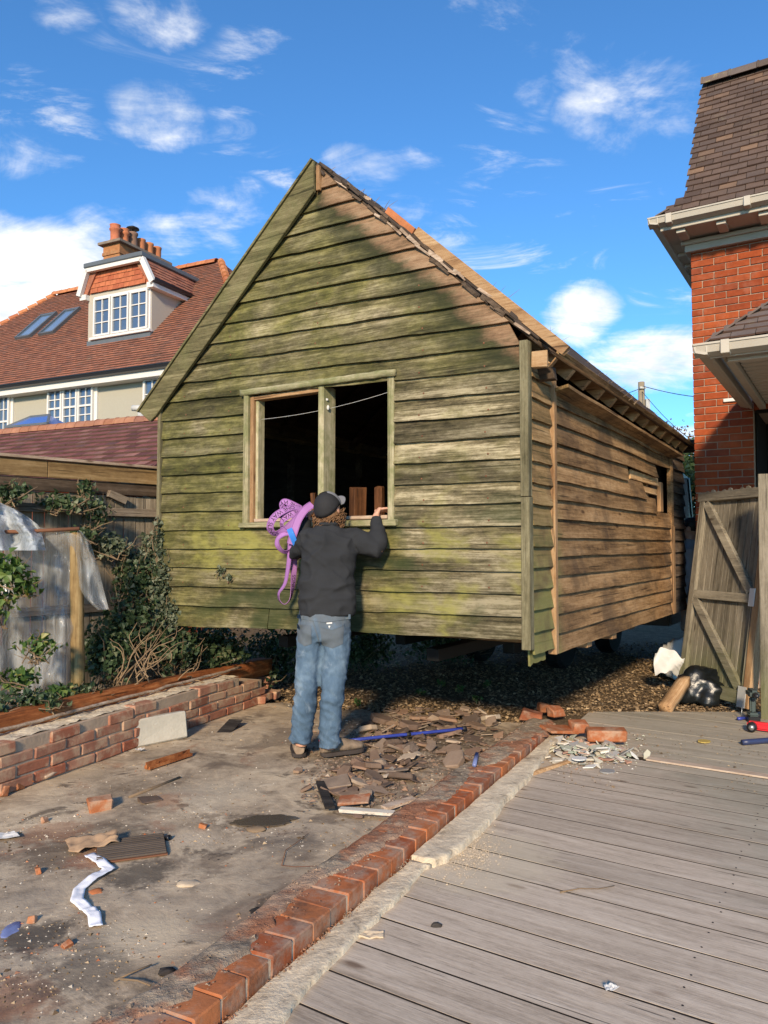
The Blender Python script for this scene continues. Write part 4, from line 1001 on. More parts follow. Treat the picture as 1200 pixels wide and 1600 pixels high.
# ---- porch of the same house (projects towards the deck)
pc = RF.loc(V(1083, 556, 5.62)); PZ = V(1083, 556, 5.62).z
porch = thing('porch_roof', 'low tiled porch roof with cream gutter and boarded soffit on the brick house', 'porch', RF.o, -RF.yaw)
PX, PY = pc.x+.06, pc.y+.06
def pb(name, m, *a, par=None, bev=.004):
    mb = MB(); mb.box(*a); o = mb.build(name, m, par or porch); bevel(o, bev); return o
pb('soffit_base', 'cream_paint', PX+.08, PX+2.6, PY+.08, -.01, PZ+.055, PZ+.075)
for i in range(16):  # overlapping soffit boards parallel to the front
    y = PY+.22+i*.155
    if y+.15 > -.02: break
    M = Matrix.Translation((0, y, PZ+.03)) @ Matrix.Rotation(R(5), 4, 'X'); mb = MB(); mb.box(PX+.20, PX+2.5, 0, .165, -.012, .004, M); mb.build('soffit_board', 'cream_paint', porch)
pb('fascia', 'cream_paint', PX+.04, PX+2.6, PY+.05, PY+.075, PZ-.01, PZ+.11); pb('fascia', 'cream_paint', PX+.04, PX+.065, PY+.077, -.01, PZ-.01, PZ+.11)
pb('beam', 'cream_paint', PX+.15, PX+2.6, PY+.14, PY+.20, PZ-.03, PZ+.05); pb('beam', 'cream_paint', PX+.13, PX+.19, PY+.21, -.01, PZ-.02, PZ+.05)
for i in range(3): pb('bracket', 'cream_paint', PX+.62+.5*i, PX+.70+.5*i, PY+.06, PY+.40, PZ-.055, PZ-.012)
gutter(porch, (PX-.06, PY+.048, PZ+.0), (PX+2.6, PY+.048, PZ+.0)); gutter(porch, (PX+.038, PY-.05, PZ+.001), (PX+.038, -.02, PZ+.001), out=(-1, 0, 0))
for x in (.16, .75): pb('gutter_clip', 'cream_paint', PX+x-.03, PX+x+.03, PY-.068, PY+.046, PZ-.008, PZ+.095)
pv_ = Vector((0, math.cos(R(40)), math.sin(R(40)))); e0 = Vector((PX+.02, PY+.0, PZ+.105))
mb = MB(); rr_ = 1.0
mb.add([e0+Vector((.03, .03, -.02)), e0+Vector((2.55, .03, -.02)), e0+Vector((2.55, 1.2, .98)), e0+Vector((1.2, 1.2, .98)), e0+Vector((1.2, 2.2, .98)), e0+Vector((.03, 2.3, -.02))], [(0, 1, 2, 3), (0, 3, 4, 5)]); mb.build('roof_deck', 'felt', porch)
tiles(porch, e0, (1, 0, 0), pv_, 13, .1, .17, lambda k: (.03+.0766*k, 1.6), 'tile_porch', rng=random.Random(8), jit=.008)
tiles(porch, e0, (0, 1, 0), (math.cos(R(40)), 0, math.sin(R(40))), 13, .1, .17, lambda k: (.03+.0766*k, 2.2), 'tile_porch', rng=random.Random(9), jit=.008)
rb('vent_cover', 'white_paint', .30, .46, -.03, .0, 2.93, 2.965)

# ---- left-hand rendered house
HF = Fr(V(130, 585, 17.0), R(26)); EZ = V(130, 585, 17.0).z
lh = thing('rendered_house', 'large cream rendered house with red tiled hipped roof, dormer and tall chimney', 'house', HF.o, -HF.yaw)
PT = R(46); yn = (0, 1, 0); D = 2.0
for _ in range(60):
    D += .5*(EZ+D*math.tan(PT) < HF.hit(88, 461, (0, D, 0), yn).z)*.1-.5*(EZ+D*math.tan(PT) > HF.hit(88, 461, (0, D, 0), yn).z)*.1
RZ = EZ+D*math.tan(PT); yn = (0, 1, 0)
xl = HF.hit(88, 461, (0, D, 0), yn).x; xr = HF.hit(345, 410, (0, D, 0), yn).x
mb = MB(); mb.box(xl-D+.3, xr+D-.3, .32, 2*D-.3, 0, EZ-.02); hw = mb.build('wall', 'render_cream', lh)
c0, c1 = xl-D, xr+D
mb = MB(); P_ = [(c0, 0, EZ), (c1, 0, EZ), (c1, 2*D, EZ), (c0, 2*D, EZ), (xl, D, RZ), (xr, D, RZ)]
mb.add(P_, [(0, 1, 5, 4), (1, 2, 5), (2, 3, 4, 5), (3, 0, 4), (0, 3, 2, 1)]); roof = mb.build('roof', 'tile_house', lh)
sv = Vector((0, math.cos(PT), math.sin(PT))); SLn = D/math.cos(PT); nr_ = int(SLn/.105)
tiles(roof, (c0, 0, EZ), (1, 0, 0), sv, nr_, .105, .17, lambda k: (k*.105*math.cos(PT), c1-c0-k*.105*math.cos(PT)), 'tile_house', 'roof_tiles', False, .024)
tiles(roof, (c1, 0, EZ), (0, 1, 0), (-math.cos(PT), 0, math.sin(PT)), nr_, .105, .17, lambda k: (k*.105*math.cos(PT), 2*D-k*.105*math.cos(PT)), 'tile_house', 'roof_tiles', False)
ridge_tiles(roof, (xl-.05, D, RZ-.03), (xr+.1, D, RZ-.03), .14, .32, 'ridge_orange')
for (a, b_) in (((c1, 0, EZ), (xr, D, RZ)), ((c0, 0, EZ), (xl, D, RZ))):
    a = Vector(a); b_ = Vector(b_); mb = MB(); d_ = (b_-a); n_ = int(d_.length/.3)
    for i in range(n_):
        p = a+d_*(i/n_); q = a+d_*((i+.96)/n_); mb.tube([p+Vector((0, 0, .03)), q+Vector((0, 0, .01))], [.10, .085], 8)
    mb.build('hip_tiles', 'ridge_orange', roof)['kind'] = 'stuff'
def hb(name, m, *a, par=None, bev=.006):
    mb = MB(); mb.box(*a); o = mb.build(name, m, par or lh)
    if bev: bevel(o, bev)
    return o
hb('fascia', 'white_paint', c0+.05, c1-.05, .03, .07, EZ-.24, EZ-.03); hb('soffit', 'white_paint', c0+.05, c1-.05, .072, .31, EZ-.245, EZ-.22)
gutter(lh, (c0, .028, EZ-.11), (c1, .028, EZ-.11), 'black_plastic', 1.15)
# first-floor windows
def hx_(px, py): q = HF.hit(px, py, (0, .32, 0), yn); return q.x, q.z
a, zt_ = hx_(79, 612); b_, _ = hx_(151, 604); zb_ = hx_(115, 668)[1]
zt_ = hx_(115, 606)[1]; w_ = (b_-a)/3
hb('window_surround', 'white_paint', a-.07, b_+.07, .27, .33, zb_-.1, zt_+.10)
for i in range(3): window(lh, a+w_*i+.012, a+w_*(i+1)-.012, zb_, zt_, .26, 2, 4, rail=2, fw=.05)
for p0, p1, py in ((2, 20, 617), (229, 256, 590)):
    a, _ = hx_(p0, py); b_, _ = hx_(p1, py); zt_ = hx_((p0+p1)/2, py+2)[1]; hb('window_surround', 'white_paint', a-.07, b_+.07, .27, .33, zt_-1.35, zt_+.10); window(lh, a, b_, zt_-1.3, zt_, .26, 2, 4, rail=2, fw=.05)
# dormer
rn = Vector((0, -math.sin(PT), math.cos(PT))); q = HF.hit(187, 532, (0, 0, EZ), rn); yd = q.y; z0 = q.z
def dh(px, py): q = HF.hit(px, py, (0, yd, 0), yn); return q.x, q.z
dx0 = dh(138, 495)[0]; dx1 = dh(237, 478)[0]; ze = dh(243, 440)[1]; zt_ = dh(186, 416)[1]; tx0 = dh(143, 420)[0]; tx1 = dh(229, 402)[0]
yr = lambda z: (z-EZ)/math.tan(PT)      # where the roof plane reaches height z
mb = MB(); mb.prism([(dx0, yd, z0-.05), (dx0, yr(ze)+.1, ze+.06), (dx0, yd, ze+.06)], (dx1-dx0, 0, 0)); dorm = mb.build('dormer', 'render_grey', lh)
dorm['label'] = 'dormer with white casement window and tile-hung gable'
hb('dormer_window_surround', 'white_paint', dh(149, 500)[0]-.03, dh(235, 500)[0]+.02, yd-.035, yd+.02, dh(190, 523)[1]-.02, dh(190, 459)[1]+.03, par=dorm)
wx0, wx1 = dh(149, 500)[0], dh(235, 500)[0]; wz0, wz1 = dh(190, 521)[1], dh(190, 461)[1]; w_ = (wx1-wx0)/3
for i in range(3): window(dorm, wx0+w_*i+.02, wx0+w_*(i+1)-.02, wz0, wz1, yd-.045, 2, 3)
hb('dormer_sill', 'white_paint', wx0-.08, wx1+.07, yd-.12, yd-.0, wz0-.08, wz0-.02, par=dorm); hb('lead_apron', 'lead', dx0+.02, dx1+.02, yd-.06, yd-.01, z0-.12, wz0-.085, par=dorm)
# tile-hung trapezoid
mb = MB(); mb.prism([(dx0+.01, yd-.012, ze+.0), (dx1-.01, yd-.012, ze), (tx1-.02, yd-.012, zt_-.03), (tx0+.02, yd-.012, zt_-.03)], (0, .05, 0)); mb.build('gable_backing', 'tile_hung', dorm)
hgt = zt_-ze; 
tiles(dorm, (dx0, yd-.03, ze-.0), (1, 0, 0), (0, .02, 1), int(hgt/.12), .12, .17, lambda k: (.1+(tx0-dx0)*(k*.12/hgt), (dx1-dx0)-.1-(dx1-tx1)*(k*.12/hgt)), 'tile_hung', 'hung_tiles', False)
# barge boards round the gable, flat lead top, tiled side slopes
ov = .16
mb = MB()
for a, b_ in (((dx0-ov, ze-.06), (tx0, zt_)), ((tx0, zt_), (tx1, zt_)), ((tx1, zt_), (dx1+ov, ze-.06))):
    mb.bar((a[0], yd-.14, a[1]), (b_[0], yd-.14, b_[1]), .10, .13, (0, 0, 1) if abs(a[1]-b_[1]) < .05 else (1, 0, 0))
mb.build('barge_board', 'white_paint', dorm)
yb_ = yr(zt_)+.1
mb = MB(); mb.prism([(tx0-.05, yd-.22, zt_+.03), (tx1+.05, yd-.22, zt_+.03), (tx1+.05, yd-.22, zt_+.15), (tx0-.05, yd-.22, zt_+.15)], (0, yb_-yd+.22, 0)); bevel(mb.build('lead_flat', 'lead', dorm), .02)
for sgn, ex, tx in ((1, dx1+ov, tx1), (-1, dx0-ov, tx0)):
    mb = MB(); mb.prism([(tx-sgn*.3, yd-.18, zt_+.03), (tx, yd-.18, zt_+.03), (ex, yd-.18, ze-.02), (ex-sgn*.2, yd-.18, ze-.02)], (0, yr(ze)-yd+.35, 0)); mb.v = [(q[0], q[1]+.10, q[2]) for q in mb.v]; mb.build('dormer_slope', 'tile_house', dorm)
    v_ = Vector((tx-ex, 0, zt_-ze)); rws = int(v_.length/.105)
    tiles(dorm, (ex, yd-.10, ze), (0, 1, 0), v_, rws, .105, .17, lambda k: (0, yr(ze)-yd+.3+.06*k), 'tile_house', 'dormer_tiles', False)
    mb = MB(); mb.box(min(ex, ex-sgn*.2), max(ex, ex-sgn*.2), yd-.13, yr(ze)+.05, ze-.16, ze-.03); mb.build('dormer_eave', 'white_paint', dorm)
    gutter(dorm, (ex, yd-.17, ze-.06), (ex, yr(ze)+.1, ze-.06), 'black_plastic', .9, out=(sgn, 0, 0))
# skylights
for cs in ([(31, 531), (52, 529), (89, 492), (63, 497)], [(67, 526), (89, 522), (125, 485), (100, 489)]):
    q4 = [HF.hit(px, py, (0, 0, EZ), rn) for px, py in cs]; x0_ = (q4[0].x+q4[3].x)/2; x1_ = (q4[1].x+q4[2].x)/2; y0_ = (q4[0].y+q4[1].y)/2; y1_ = (q4[2].y+q4[3].y)/2
    Lz = (y1_-y0_)/math.cos(PT); M = frame((1, 0, 0), sv, rn, ((x0_+x1_)/2, y0_, EZ+y0_*math.tan(PT))); W_ = x1_-x0_
    mb = MB(); mb.box(-W_/2, -W_/2+.07, 0, Lz, 0, .11, M); mb.box(W_/2-.07, W_/2, 0, Lz, 0, .11, M); mb.box(-W_/2+.07, W_/2-.07, 0, .07, 0, .10, M); mb.box(-W_/2+.07, W_/2-.07, Lz-.1, Lz, 0, .105, M)
    so = mb.build('skylight', 'lead', roof); mb = MB(); mb.box(-W_/2+.072, W_/2-.072, .072, Lz-.102, .05, .08, M); mb.build('pane', 'skylight', so)
# chimney
cq = HF.loc(V(187, 372, 18.6)); zs = V(187, 372, 18.6).z; cw, cl = .70, 1.85
X1_, Y0_ = cq.x, cq.y
ch = MB(); ch.box(X1_-cw+.10, X1_-.10, Y0_+.10, Y0_+cl-.1, RZ-.8, zs-.42); ch = ch.build('chimney', 'brick_chim', lh)
hb('corbel', 'brick_chim', X1_-cw+.075, X1_-.075, Y0_+.075, Y0_+cl-.075, zs-.418, zs-.34, par=ch, bev=0); hb('corbel', 'brick_chim', X1_-cw+.05, X1_-.05, Y0_+.05, Y0_+cl-.05, zs-.338, zs-.26, par=ch, bev=0); hb('corbel', 'brick_chim', X1_-cw+.07, X1_-.07, Y0_+.07, Y0_+cl-.07, zs-.258, zs-.075, par=ch, bev=0)
hb('chimney_slab', 'mortar_dark', X1_-cw-.03, X1_+.03, Y0_-.03, Y0_+cl+.03, zs-.07, zs, par=ch)
for r_ in range(9):  # brick courses of the stack front and side as proud pieces
    z = zs-1.1+.0765*r_
    if z > zs-.45: continue
    for j in range(3): hb('brick', 'brick_chim', X1_-cw+.105+.17*j+(.03 if r_ % 2 else 0), X1_-cw+.105+.17*j+.155, Y0_+.094, Y0_+.12, z, z+.066, par=ch, bev=0)
for i in range(6):
    y = Y0_+.18+.30*i; M = Matrix.Translation((X1_-.34, y, zs)); mb = MB()
    if i < 2: mb.lathe([(.13, 0), (.135, .05), (.115, .09), (.12, .30), (.145, .33), (.145, .36), (.125, .38), (.13, .44), (.14, .46), (.10, .46), (.095, .2)], 14, M)
    elif i == 2: mb.lathe([(.14, 0), (.125, .1), (.12, .4), (.14, .43), (.14, .48), (.10, .48)], 14, M)
    else: mb.lathe([(.12, 0), (.11, .05), (.115, .36), (.125, .38), (.125, .42), (.09, .42), (.085, .2)], 14, M)
    po = mb.build('chimney_pot', 'pot_brown' if i == 2 else ('pot' if i < 2 else 'ridge_orange'), ch, True)
    if i == 2:
        mb = MB(); mb.lathe([(.02, .48), (.02, .58), (.17, .585), (.16, .61), (.06, .66), (.01, .67)], 14, M); mb.build('cowl', 'iron_black', po, True)
# ---- low outbuilding with tiled roof
OF = Fr(V(125, 661, 12.5), R(25)); OZ = V(125, 661, 12.5).z-.06
ob = thing('outbuilding', 'low outbuilding with purple-red tiled roof and brown ridge behind the fence', 'outbuilding', OF.o, -OF.yaw)
ox0 = -2.6; ox1 = OF.hit(335, 650, (0, 0, 0), yn).x; PO = R(35); OL = 2.0; dv = Vector((0, math.cos(PO), math.sin(PO)))
mb = MB(); ey, ez = -OL*math.cos(PO), OZ-OL*math.sin(PO); mb.prism([(ox0, ey, ez), (ox0, 0, OZ), (ox0, -ey, ez)], (ox1-ox0, 0, 0)); mb.build('roof', 'tile_out', ob)
mb = MB(); mb.box(ox0+.1, OF.hit(240, 650, (0, 0, 0), yn).x, ey+.2, -ey-.2, -.05, ez); mb.build('wall', 'brick_house', ob)
tiles(ob, (ox0, ey, ez), (1, 0, 0), dv, 14, .14, .205, lambda k: (0, ox1-ox0), 'tile_out', t=.026, jit=.003)
ridge_tiles(ob, (ox0, 0, OZ-.03), (ox1, 0, OZ-.03), .115, .215, 'ridge')
fl = V(221, 650, 12.9); lf = OF.loc(fl); mb = MB(); mb.tube([(lf.x, lf.y, fl.z-.5), (lf.x, lf.y, fl.z+.1)], .065, 12); mb.tube([(lf.x+.03, lf.y, fl.z+.13), (lf.x-.16, lf.y-.05, fl.z+.14)], [.06, .05], 10); mb.build('flue', 'galv', ob, True)
gutter(ob, (ox0, ey-.0, ez-.1), (ox1, ey-.0, ez-.1), 'black_plastic')
# glass lantern just showing above the ridge
p = V(62, 668, 14.2); mb = MB()
mb.add([(-.55, -.3, 0), (.55, -.3, 0), (.55, .3, 0), (-.55, .3, 0), (-.25, 0, .22), (.25, 0, .22)], [(0, 1, 5, 4), (1, 2, 5), (2, 3, 4, 5), (3, 0, 4), (3, 2, 1, 0)])
ln = mb.build('roof_lantern', 'lantern', None, label='blue glazed roof lantern peeping over the outbuilding ridge', cat='roof lantern'); ln.location = p; ln.rotation_euler = (0, 0, -OF.yaw)
mb = MB()
for a, b_ in (((-.25, 0, .22), (.25, 0, .22)), ((-.55, -.3, 0), (-.25, 0, .22)), ((.55, -.3, 0), (.25, 0, .22)), ((-.55, -.3, 0), (.55, -.3, 0))): mb.bar(a, b_, .04, .04)
mb.build('lantern_frame', 'lead', ln)
mb = MB(); mb.box(-.56, .56, -.31, .31, -2.6, -.002); mb.build('lantern_kerb', 'lead', ln)
# ---- telegraph pole and wires
p = V(1002, 597, 30); pole = thing('telegraph_pole', 'distant wooden telegraph pole beyond the shed roof', 'telegraph pole', (p.x, p.y, 0))
mb = MB(); mb.tube([(0, 0, -.1), (0, 0, p.z)], [.17, .125], 10); mb.build('shaft', 'pole_wood', pole, True)
mb = MB(); mb.box(-.12, .12, -.2, -.1, p.z-.3, p.z-.22); mb.box(.14, .30, -.12, .12, p.z-1.2, p.z-.7); mb.build('junction_box', 'galv', pole)
for i, (q, lab) in enumerate(((V(1215, 618, 22), 'upper overhead wire running right from the telegraph pole'), (V(700, 690, 34), 'overhead wire running left from the telegraph pole behind the shed'), (V(1130, 720, 20), 'thin wire sloping down right from the telegraph pole'))):
    a = Vector((p.x, p.y, p.z-.15-.1*i)); mb = MB(); mb.tube([a.lerp(q, t/12)-Vector((0, 0, .25*math.sin(math.pi*t/12))) for t in range(13)], .014, 4); mb.build('overhead_wire', 'wire_black', None, label=lab, cat='wire')
# ================================================================ left boundary fence
fa = V(-60, 852, 5.75); fb = V(262, 852, 7.06); fd = (fb-fa); fd.z = 0; FL = fd.length; fyaw = -math.atan2(fd.y, fd.x)
fence = thing('board_fence', 'tall grey close-board fence with yellow-brown capping planks, left of the shed', 'fence', (fa.x, fa.y, 0), -fyaw)
def fbx(name, m, *a, jit=.002, bev=.003):
    mb = MB(); mb.box(*a, None, jit); o = mb.build(name, m, fence); bevel(o, bev); return o
ZC = 2.13
fbx('capping', 'batten_x', -.3, FL+.1, -.075, .09, ZC-.012, ZC+.012); fbx('fascia_plank', 'cap_x', -.3, .62, -.05, -.02, ZC-.155, ZC-.022); fbx('fascia_plank', 'cap_x', .625, FL+.1, -.05, -.02, ZC-.155, ZC-.022)
fbx('plank', 'dark_x', -.3, FL+.1, -.03, -.005, ZC-.265, ZC-.158); fbx('rail', 'fence_x', -.3, 1.0, -.065, -.01, 1.69, 1.76); fbx('rail', 'fence_x', 1.01, FL+.1, -.06, -.01, 1.675, 1.745)
fbx('rail', 'fence_x', -.3, FL+.1, -.06, -.01, .85, .92)
x = -.3
while x < FL+.1:
    w = random.uniform(.085, .115); fbx('pale', 'fence_z', x+.002, x+w-.003, -.006+random.uniform(0, .006), .014, .02, 1.86+random.uniform(-.006, .006)); x += w
for x in (.95, FL-.2): fbx('post', 'fence_z', x, x+.09, .02, .11, -.1, ZC-.02)
# a loose block wedged on the fence top
p = V(183, 777, 6.62); mb = MB(); mb.box(-.085, .085, -.03, .03, -.03, .03, None, .004); o = mb.build('wood_block', 'fence_x', None, label='small grey wood block tilted on the fence pales', cat='wood block'); o.location = p; o.rotation_euler = (0, .35, -fyaw)

# ================================================================ foliage
def leaf(mb, p, d, n, s, fold=.25, w=.5):
    d = d.normalized(); y = n.cross(d); y = y.normalized() if y.length > 1e-6 else Vector((1, 0, 0)); z = d.cross(y)
    q = [p, p+d*(.3*s)+y*(w*s)+z*(fold*s), p+d*(.68*s)+y*(w*.55*s)+z*(fold*.5*s), p+d*s-z*(.1*s), p+d*(.68*s)-y*(w*.55*s)+z*(fold*.5*s), p+d*(.3*s)-y*(w*s)+z*(fold*s)]
    mb.add(q, [(0, 1, 2, 3), (0, 3, 4, 5)])
def rdir(r): 
    v_ = Vector((r.gauss(0, 1), r.gauss(0, 1), r.gauss(0, 1))); return v_.normalized()
def bush(name, label, cat_, blobs, n, size, m, stems=20, seed=1, group=None, stem_r=.004, stem_m='twig', base=None, up=.3, droop=0):
    r = random.Random(seed); c = Vector(blobs[0][0]); root = thing(name, label, cat_, (c.x, c.y, 0), 0, group); off = Vector((c.x, c.y, 0))
    tot = sum(b[1][0]*b[1][1]+b[1][1]*b[1][2] for b in blobs); mb = MB(); ms = MB()
    for bc, br in blobs:
        bc = Vector(bc)-off; k = int(n*(br[0]*br[1]+br[1]*br[2])/tot)
        for _ in range(k):
            d = rdir(r); rad = r.random()**.4
            lump = .75+.5*mn.noise(d*2.2+bc*3)
            p = bc+Vector((d.x*br[0], d.y*br[1], d.z*br[2]))*rad*lump
            s = r.uniform(*size); leaf(mb, p, rdir(r)+Vector((0, -.3, up-droop)), (d+Vector((0, -.4, .5))+rdir(r)*.7), s, r.uniform(.05, .35), r.uniform(.34, .55))
        for _ in range(int(stems/len(blobs))):
            d = rdir(r); a = bc+Vector((r.uniform(-.6, .6)*br[0], r.uniform(-.6, .6)*br[1], -br[2]*.95)); e = bc+Vector((d.x*br[0], d.y*br[1], d.z*br[2]))*1.05
            mid = a.lerp(e, .5)+rdir(r)*.12*br[2]; ms.tube([a, a.lerp(mid, .5)+rdir(r)*.02, mid, mid.lerp(e, .5)+rdir(r)*.03, e], [stem_r*1.3, stem_r*1.2, stem_r, stem_r*.8, stem_r*.4], 4)
    mb.build('foliage', m, root)['kind'] = 'stuff'
    if ms.v: ms.build('stems', stem_m, root)['kind'] = 'stuff'
    return root
bush('ivy_bush', 'dense dark ivy and bramble thicket between the round post and the shed', 'bush', [(V(205, 985, 6.35), (.36, .28, .40)), (V(165, 1020, 6.0), (.28, .2, .30)), (V(270, 1010, 6.5), (.28, .25, .26)), (V(215, 905, 6.55), (.30, .2, .24)), (V(330, 1020, 6.9), (.4, .3, .2))], 4200, (.025, .062), 'ivy', 90, 3)
bush('dry_creeper', 'pale dead-looking creeper leaves on the fence above the thicket', 'creeper', [(V(170, 852, 6.45), (.28, .12, .13)), (V(215, 880, 6.6), (.24, .12, .14)), (V(235, 860, 6.7), (.12, .1, .2))], 900, (.03, .06), 'ivy_pale', 40, 4)
bush('ivy_climber', 'pale ivy climbing the left corner of the shed', 'ivy', [(V(252, 930, 6.45), (.13, .07, .42)), (V(250, 850, 6.5), (.07, .05, .28)), (V(262, 965, 6.4), (.14, .08, .18))], 1300, (.022, .045), 'ivy_pale', 30, 5)
bush('bramble_bush', 'bright green bramble leaves hanging in front of the clear plastic at the left edge', 'bramble', [(V(8, 890, 5.15), (.20, .16, .14)), (V(40, 915, 5.2), (.12, .1, .08)), (V(-10, 940, 5.2), (.15, .12, .2))], 420, (.035, .075), 'bramble', 24, 6, droop=.2)
bush('bramble_bush', 'thin bramble shoots in front of the lower part of the clear plastic', 'bramble', [(V(60, 1010, 5.2), (.18, .1, .12)), (V(30, 1060, 5.15), (.2, .12, .08)), (V(85, 1085, 5.3), (.2, .1, .07))], 320, (.03, .06), 'bramble', 40, 7, droop=.1)
bush('ivy_bush', 'low ivy and weeds behind the near end of the reddish beam', 'bush', [(V(50, 1095, 4.95), (.30, .12, .09)), (V(120, 1085, 5.4), (.25, .12, .09)), (V(-20, 1110, 4.75), (.2, .12, .1))], 650, (.02, .05), 'ivy', 40, 8)
bush('fence_ivy', 'dark ivy trailing over the top of the fence above the plastic', 'ivy', [(V(100, 785, 6.1), (.30, .1, .10)), (V(20, 770, 5.85), (.2, .1, .12)), (V(150, 800, 6.3), (.16, .08, .16)), (V(135, 765, 6.35), (.1, .06, .12)), (V(130, 835, 6.25), (.18, .1, .08))], 620, (.03, .06), 'ivy', 50, 9, droop=.3)
bush('fence_ivy', 'small ivy tuft on the fence top beside the shed', 'ivy', [(V(232, 748, 6.95), (.10, .05, .09))], 160, (.025, .05), 'bramble', 8, 10)
bush('ivy_hedge', 'dark overgrown ivy hedge in the shade under the left half of the shed', 'hedge', [(V(330, 1020, 7.9), (.55, .35, .42)), (V(440, 1020, 8.3), (.6, .35, .42)), (V(560, 1010, 8.9), (.6, .4, .45)), (V(400, 1050, 7.5), (.3, .2, .2)), (V(700, 1000, 9.6), (.7, .4, .42))], 6500, (.028, .06), 'ivy', 90, 11)
bush('ivy_sprig', 'small ivy sprig growing on the mossy boards left of the person', 'ivy', [(PL(345, 893, SS*4.38, SS), (.055, .02, .05)), (PL(358, 903, SS*4.38, SS), (.03, .02, .03))], 60, (.02, .035), 'ivy_pale', 6, 12, stem_r=.002)
# dead vine roots hanging by the post
vr = thing('dead_vine', 'tangle of pale dead vine stems in front of the thicket', 'vine', V(200, 1080, 5.75)); r = random.Random(3); o0 = Vector(vr.location)
for i in range(24):
    a = V(r.uniform(165, 235), r.uniform(1050, 1085), r.uniform(5.65, 5.85)); b_ = V(r.uniform(175, 290), r.uniform(965, 1010), r.uniform(5.7, 6.0))
    if i > 13: a = V(r.uniform(200, 330), r.uniform(1030, 1075), r.uniform(5.9, 6.5)); b_ = a+Vector((r.uniform(-.3, .3), r.uniform(-.1, .1), r.uniform(-.02, .35)))
    c_ = a.lerp(b_, .5)+Vector((r.uniform(-.1, .1), r.uniform(-.08, .08), r.uniform(-.02, .06))); mb = MB()
    pts = []
    for t in range(9):
        t /= 8; pts.append(a*(1-t)**2+c_*(2*t*(1-t))+b_*t*t+Vector((.035*math.sin(t*7+i*2.1), .02*math.cos(t*7+i), .025*math.sin(t*9+i)))-o0)
    mb.tube(pts, [.0055-.0035*t/8 for t in range(9)], 5); mb.build('stem', 'root', vr, True)

# post, rod and clear plastic
p = V(119, 832, 5.62); q = V(122, 1075, 5.62); mb = MB(); mb.tube([q.lerp(p, t/14)+Vector((.006*fn(t*.6, 2, 1), 0, 0)) for t in range(15)], [.05-.004*t/14+.004*fn(t, 3, 1) for t in range(15)], 12)
mb.build('round_post', 'post_round', None, True, label='round yellowish timber post beside the clear plastic', cat='post')
a = V(-60, 832, 5.45); b_ = V(124, 826, 5.56); mb = MB(); mb.tube([a, a.lerp(b_, .5)+Vector((0, 0, -.008)), b_], .014, 8); mb.build('rusty_rod', 'rust', None, True, label='horizontal rusty rod resting on the round post', cat='rod')
pl = thing('plastic_sheet', 'crumpled clear plastic sheet hung from the rusty rod', 'plastic sheet', V(60, 1100, 5.6)); o0 = Vector(pl.location)
def sheet(u, v):
    px = -60+182*u+6*math.sin(v*5)*u; py = 836+(286+10*math.sin(u*6))*v-14*math.sin(u*math.pi)*(1-v)
    d = 5.58+.05*math.sin(u*11+v*2.5)*(.3+v)+.035*math.sin(u*23-v*4)+.10*fn(u*3, v*3.5, 1, 2)+.05*fn(u*8, v*9, 1, 4)+.05*v
    return V(px, py, d)-o0
mb = MB(); mb.grid(60, 70, sheet); mb.build('sheet', 'polythene', pl, True)
def flap(u, v):
    e = [(124, 828), (140, 845), (152, 880), (163, 925), (170, 952)]; k = v*4; i = min(3, int(k)); f_ = k-i; ex = e[i][0]+(e[i+1][0]-e[i][0])*f_; ey = e[i][1]+(e[i+1][1]-e[i][1])*f_
    sx_, sy_ = 121+10*max(0, v-.6)+(28*max(0, (v-.75)/.25)**2), 828+105*v+20*max(0, (v-.75)/.25)
    return V(sx_+(ex-sx_)*u, sy_+(ey-sy_)*u, 5.55+.05*math.sin(u*5+v*4)+.05*fn(u*3, v*4, 1, 7)+.06*v)-o0
mb = MB(); mb.grid(16, 34, flap); mb.build('flap', 'polythene', pl, True)
def bunch(u, v):
    px = -40+112*u-16*v*u; py = 850-72*math.sin(math.pi*min(1, v*.55+.0))*(1-.55*u**2)*(v>0)+10*(1-v)
    return V(px, py, 5.36+.25*v+.07*math.sin(u*13+v*3)+.10*fn(u*4, v*4, 1, 9)+.04*fn(u*11, v*11, 1, 3))-o0
mb = MB(); mb.grid(44, 30, bunch); mb.build('bunch', 'polythene_thick', pl, True)

# ================================================================ right: gate, boards, bags
BL, BR = Vector((2.92, 7.5, -.02)), Vector((3.15, 6.62, -.015)); GX = (BR-BL).normalized(); GZ = Vector((.33, .0, 1.96)); GZ = (GZ-GX*GZ.dot(GX)).normalized(); GY = GZ.cross(GX); GW = (BR-BL).length-.02; GH = 2.03
gate = thing('timber_gate', 'old grey ledged-and-braced gate leaning beside the brick house', 'gate'); gate.matrix_basis = frame(GX, GY, GZ, BL)
def gb(name, m, *a, bev=.004, jit=.002, par=None):
    mb = MB(); mb.box(*a, None, jit); o = mb.build(name, m, par or gate); bevel(o, bev); return o
nb = 11; bw = GW/nb
for i in range(nb):
    mb = MB(); zt_ = GH-.02+.012*math.sin(i*2.1); x0, x1 = i*bw+.003, (i+1)*bw-.003
    mb.prism([(x0, 0, .03), (x1, 0, .03), (x1, 0, zt_-.03), (x1-bw*.22, 0, zt_-.006), ((x0+x1)/2, 0, zt_), (x0+bw*.22, 0, zt_-.006), (x0, 0, zt_-.03)], (0, .018, 0)); bevel(mb.build('pale', 'gate_z', gate), .003)
gb('stile', 'gate_z', 0, .075, -.045, -.003, .06, GH-.10); gb('top_rail', 'gate_x', -.03, GW+.0, -.05, -.004, GH-.14, GH-.05); gb('middle_rail', 'gate_x', .078, GW, -.045, -.003, .93, 1.01); gb('bottom_rail', 'gate_x', .078, GW, -.045, -.003, .04, .16)
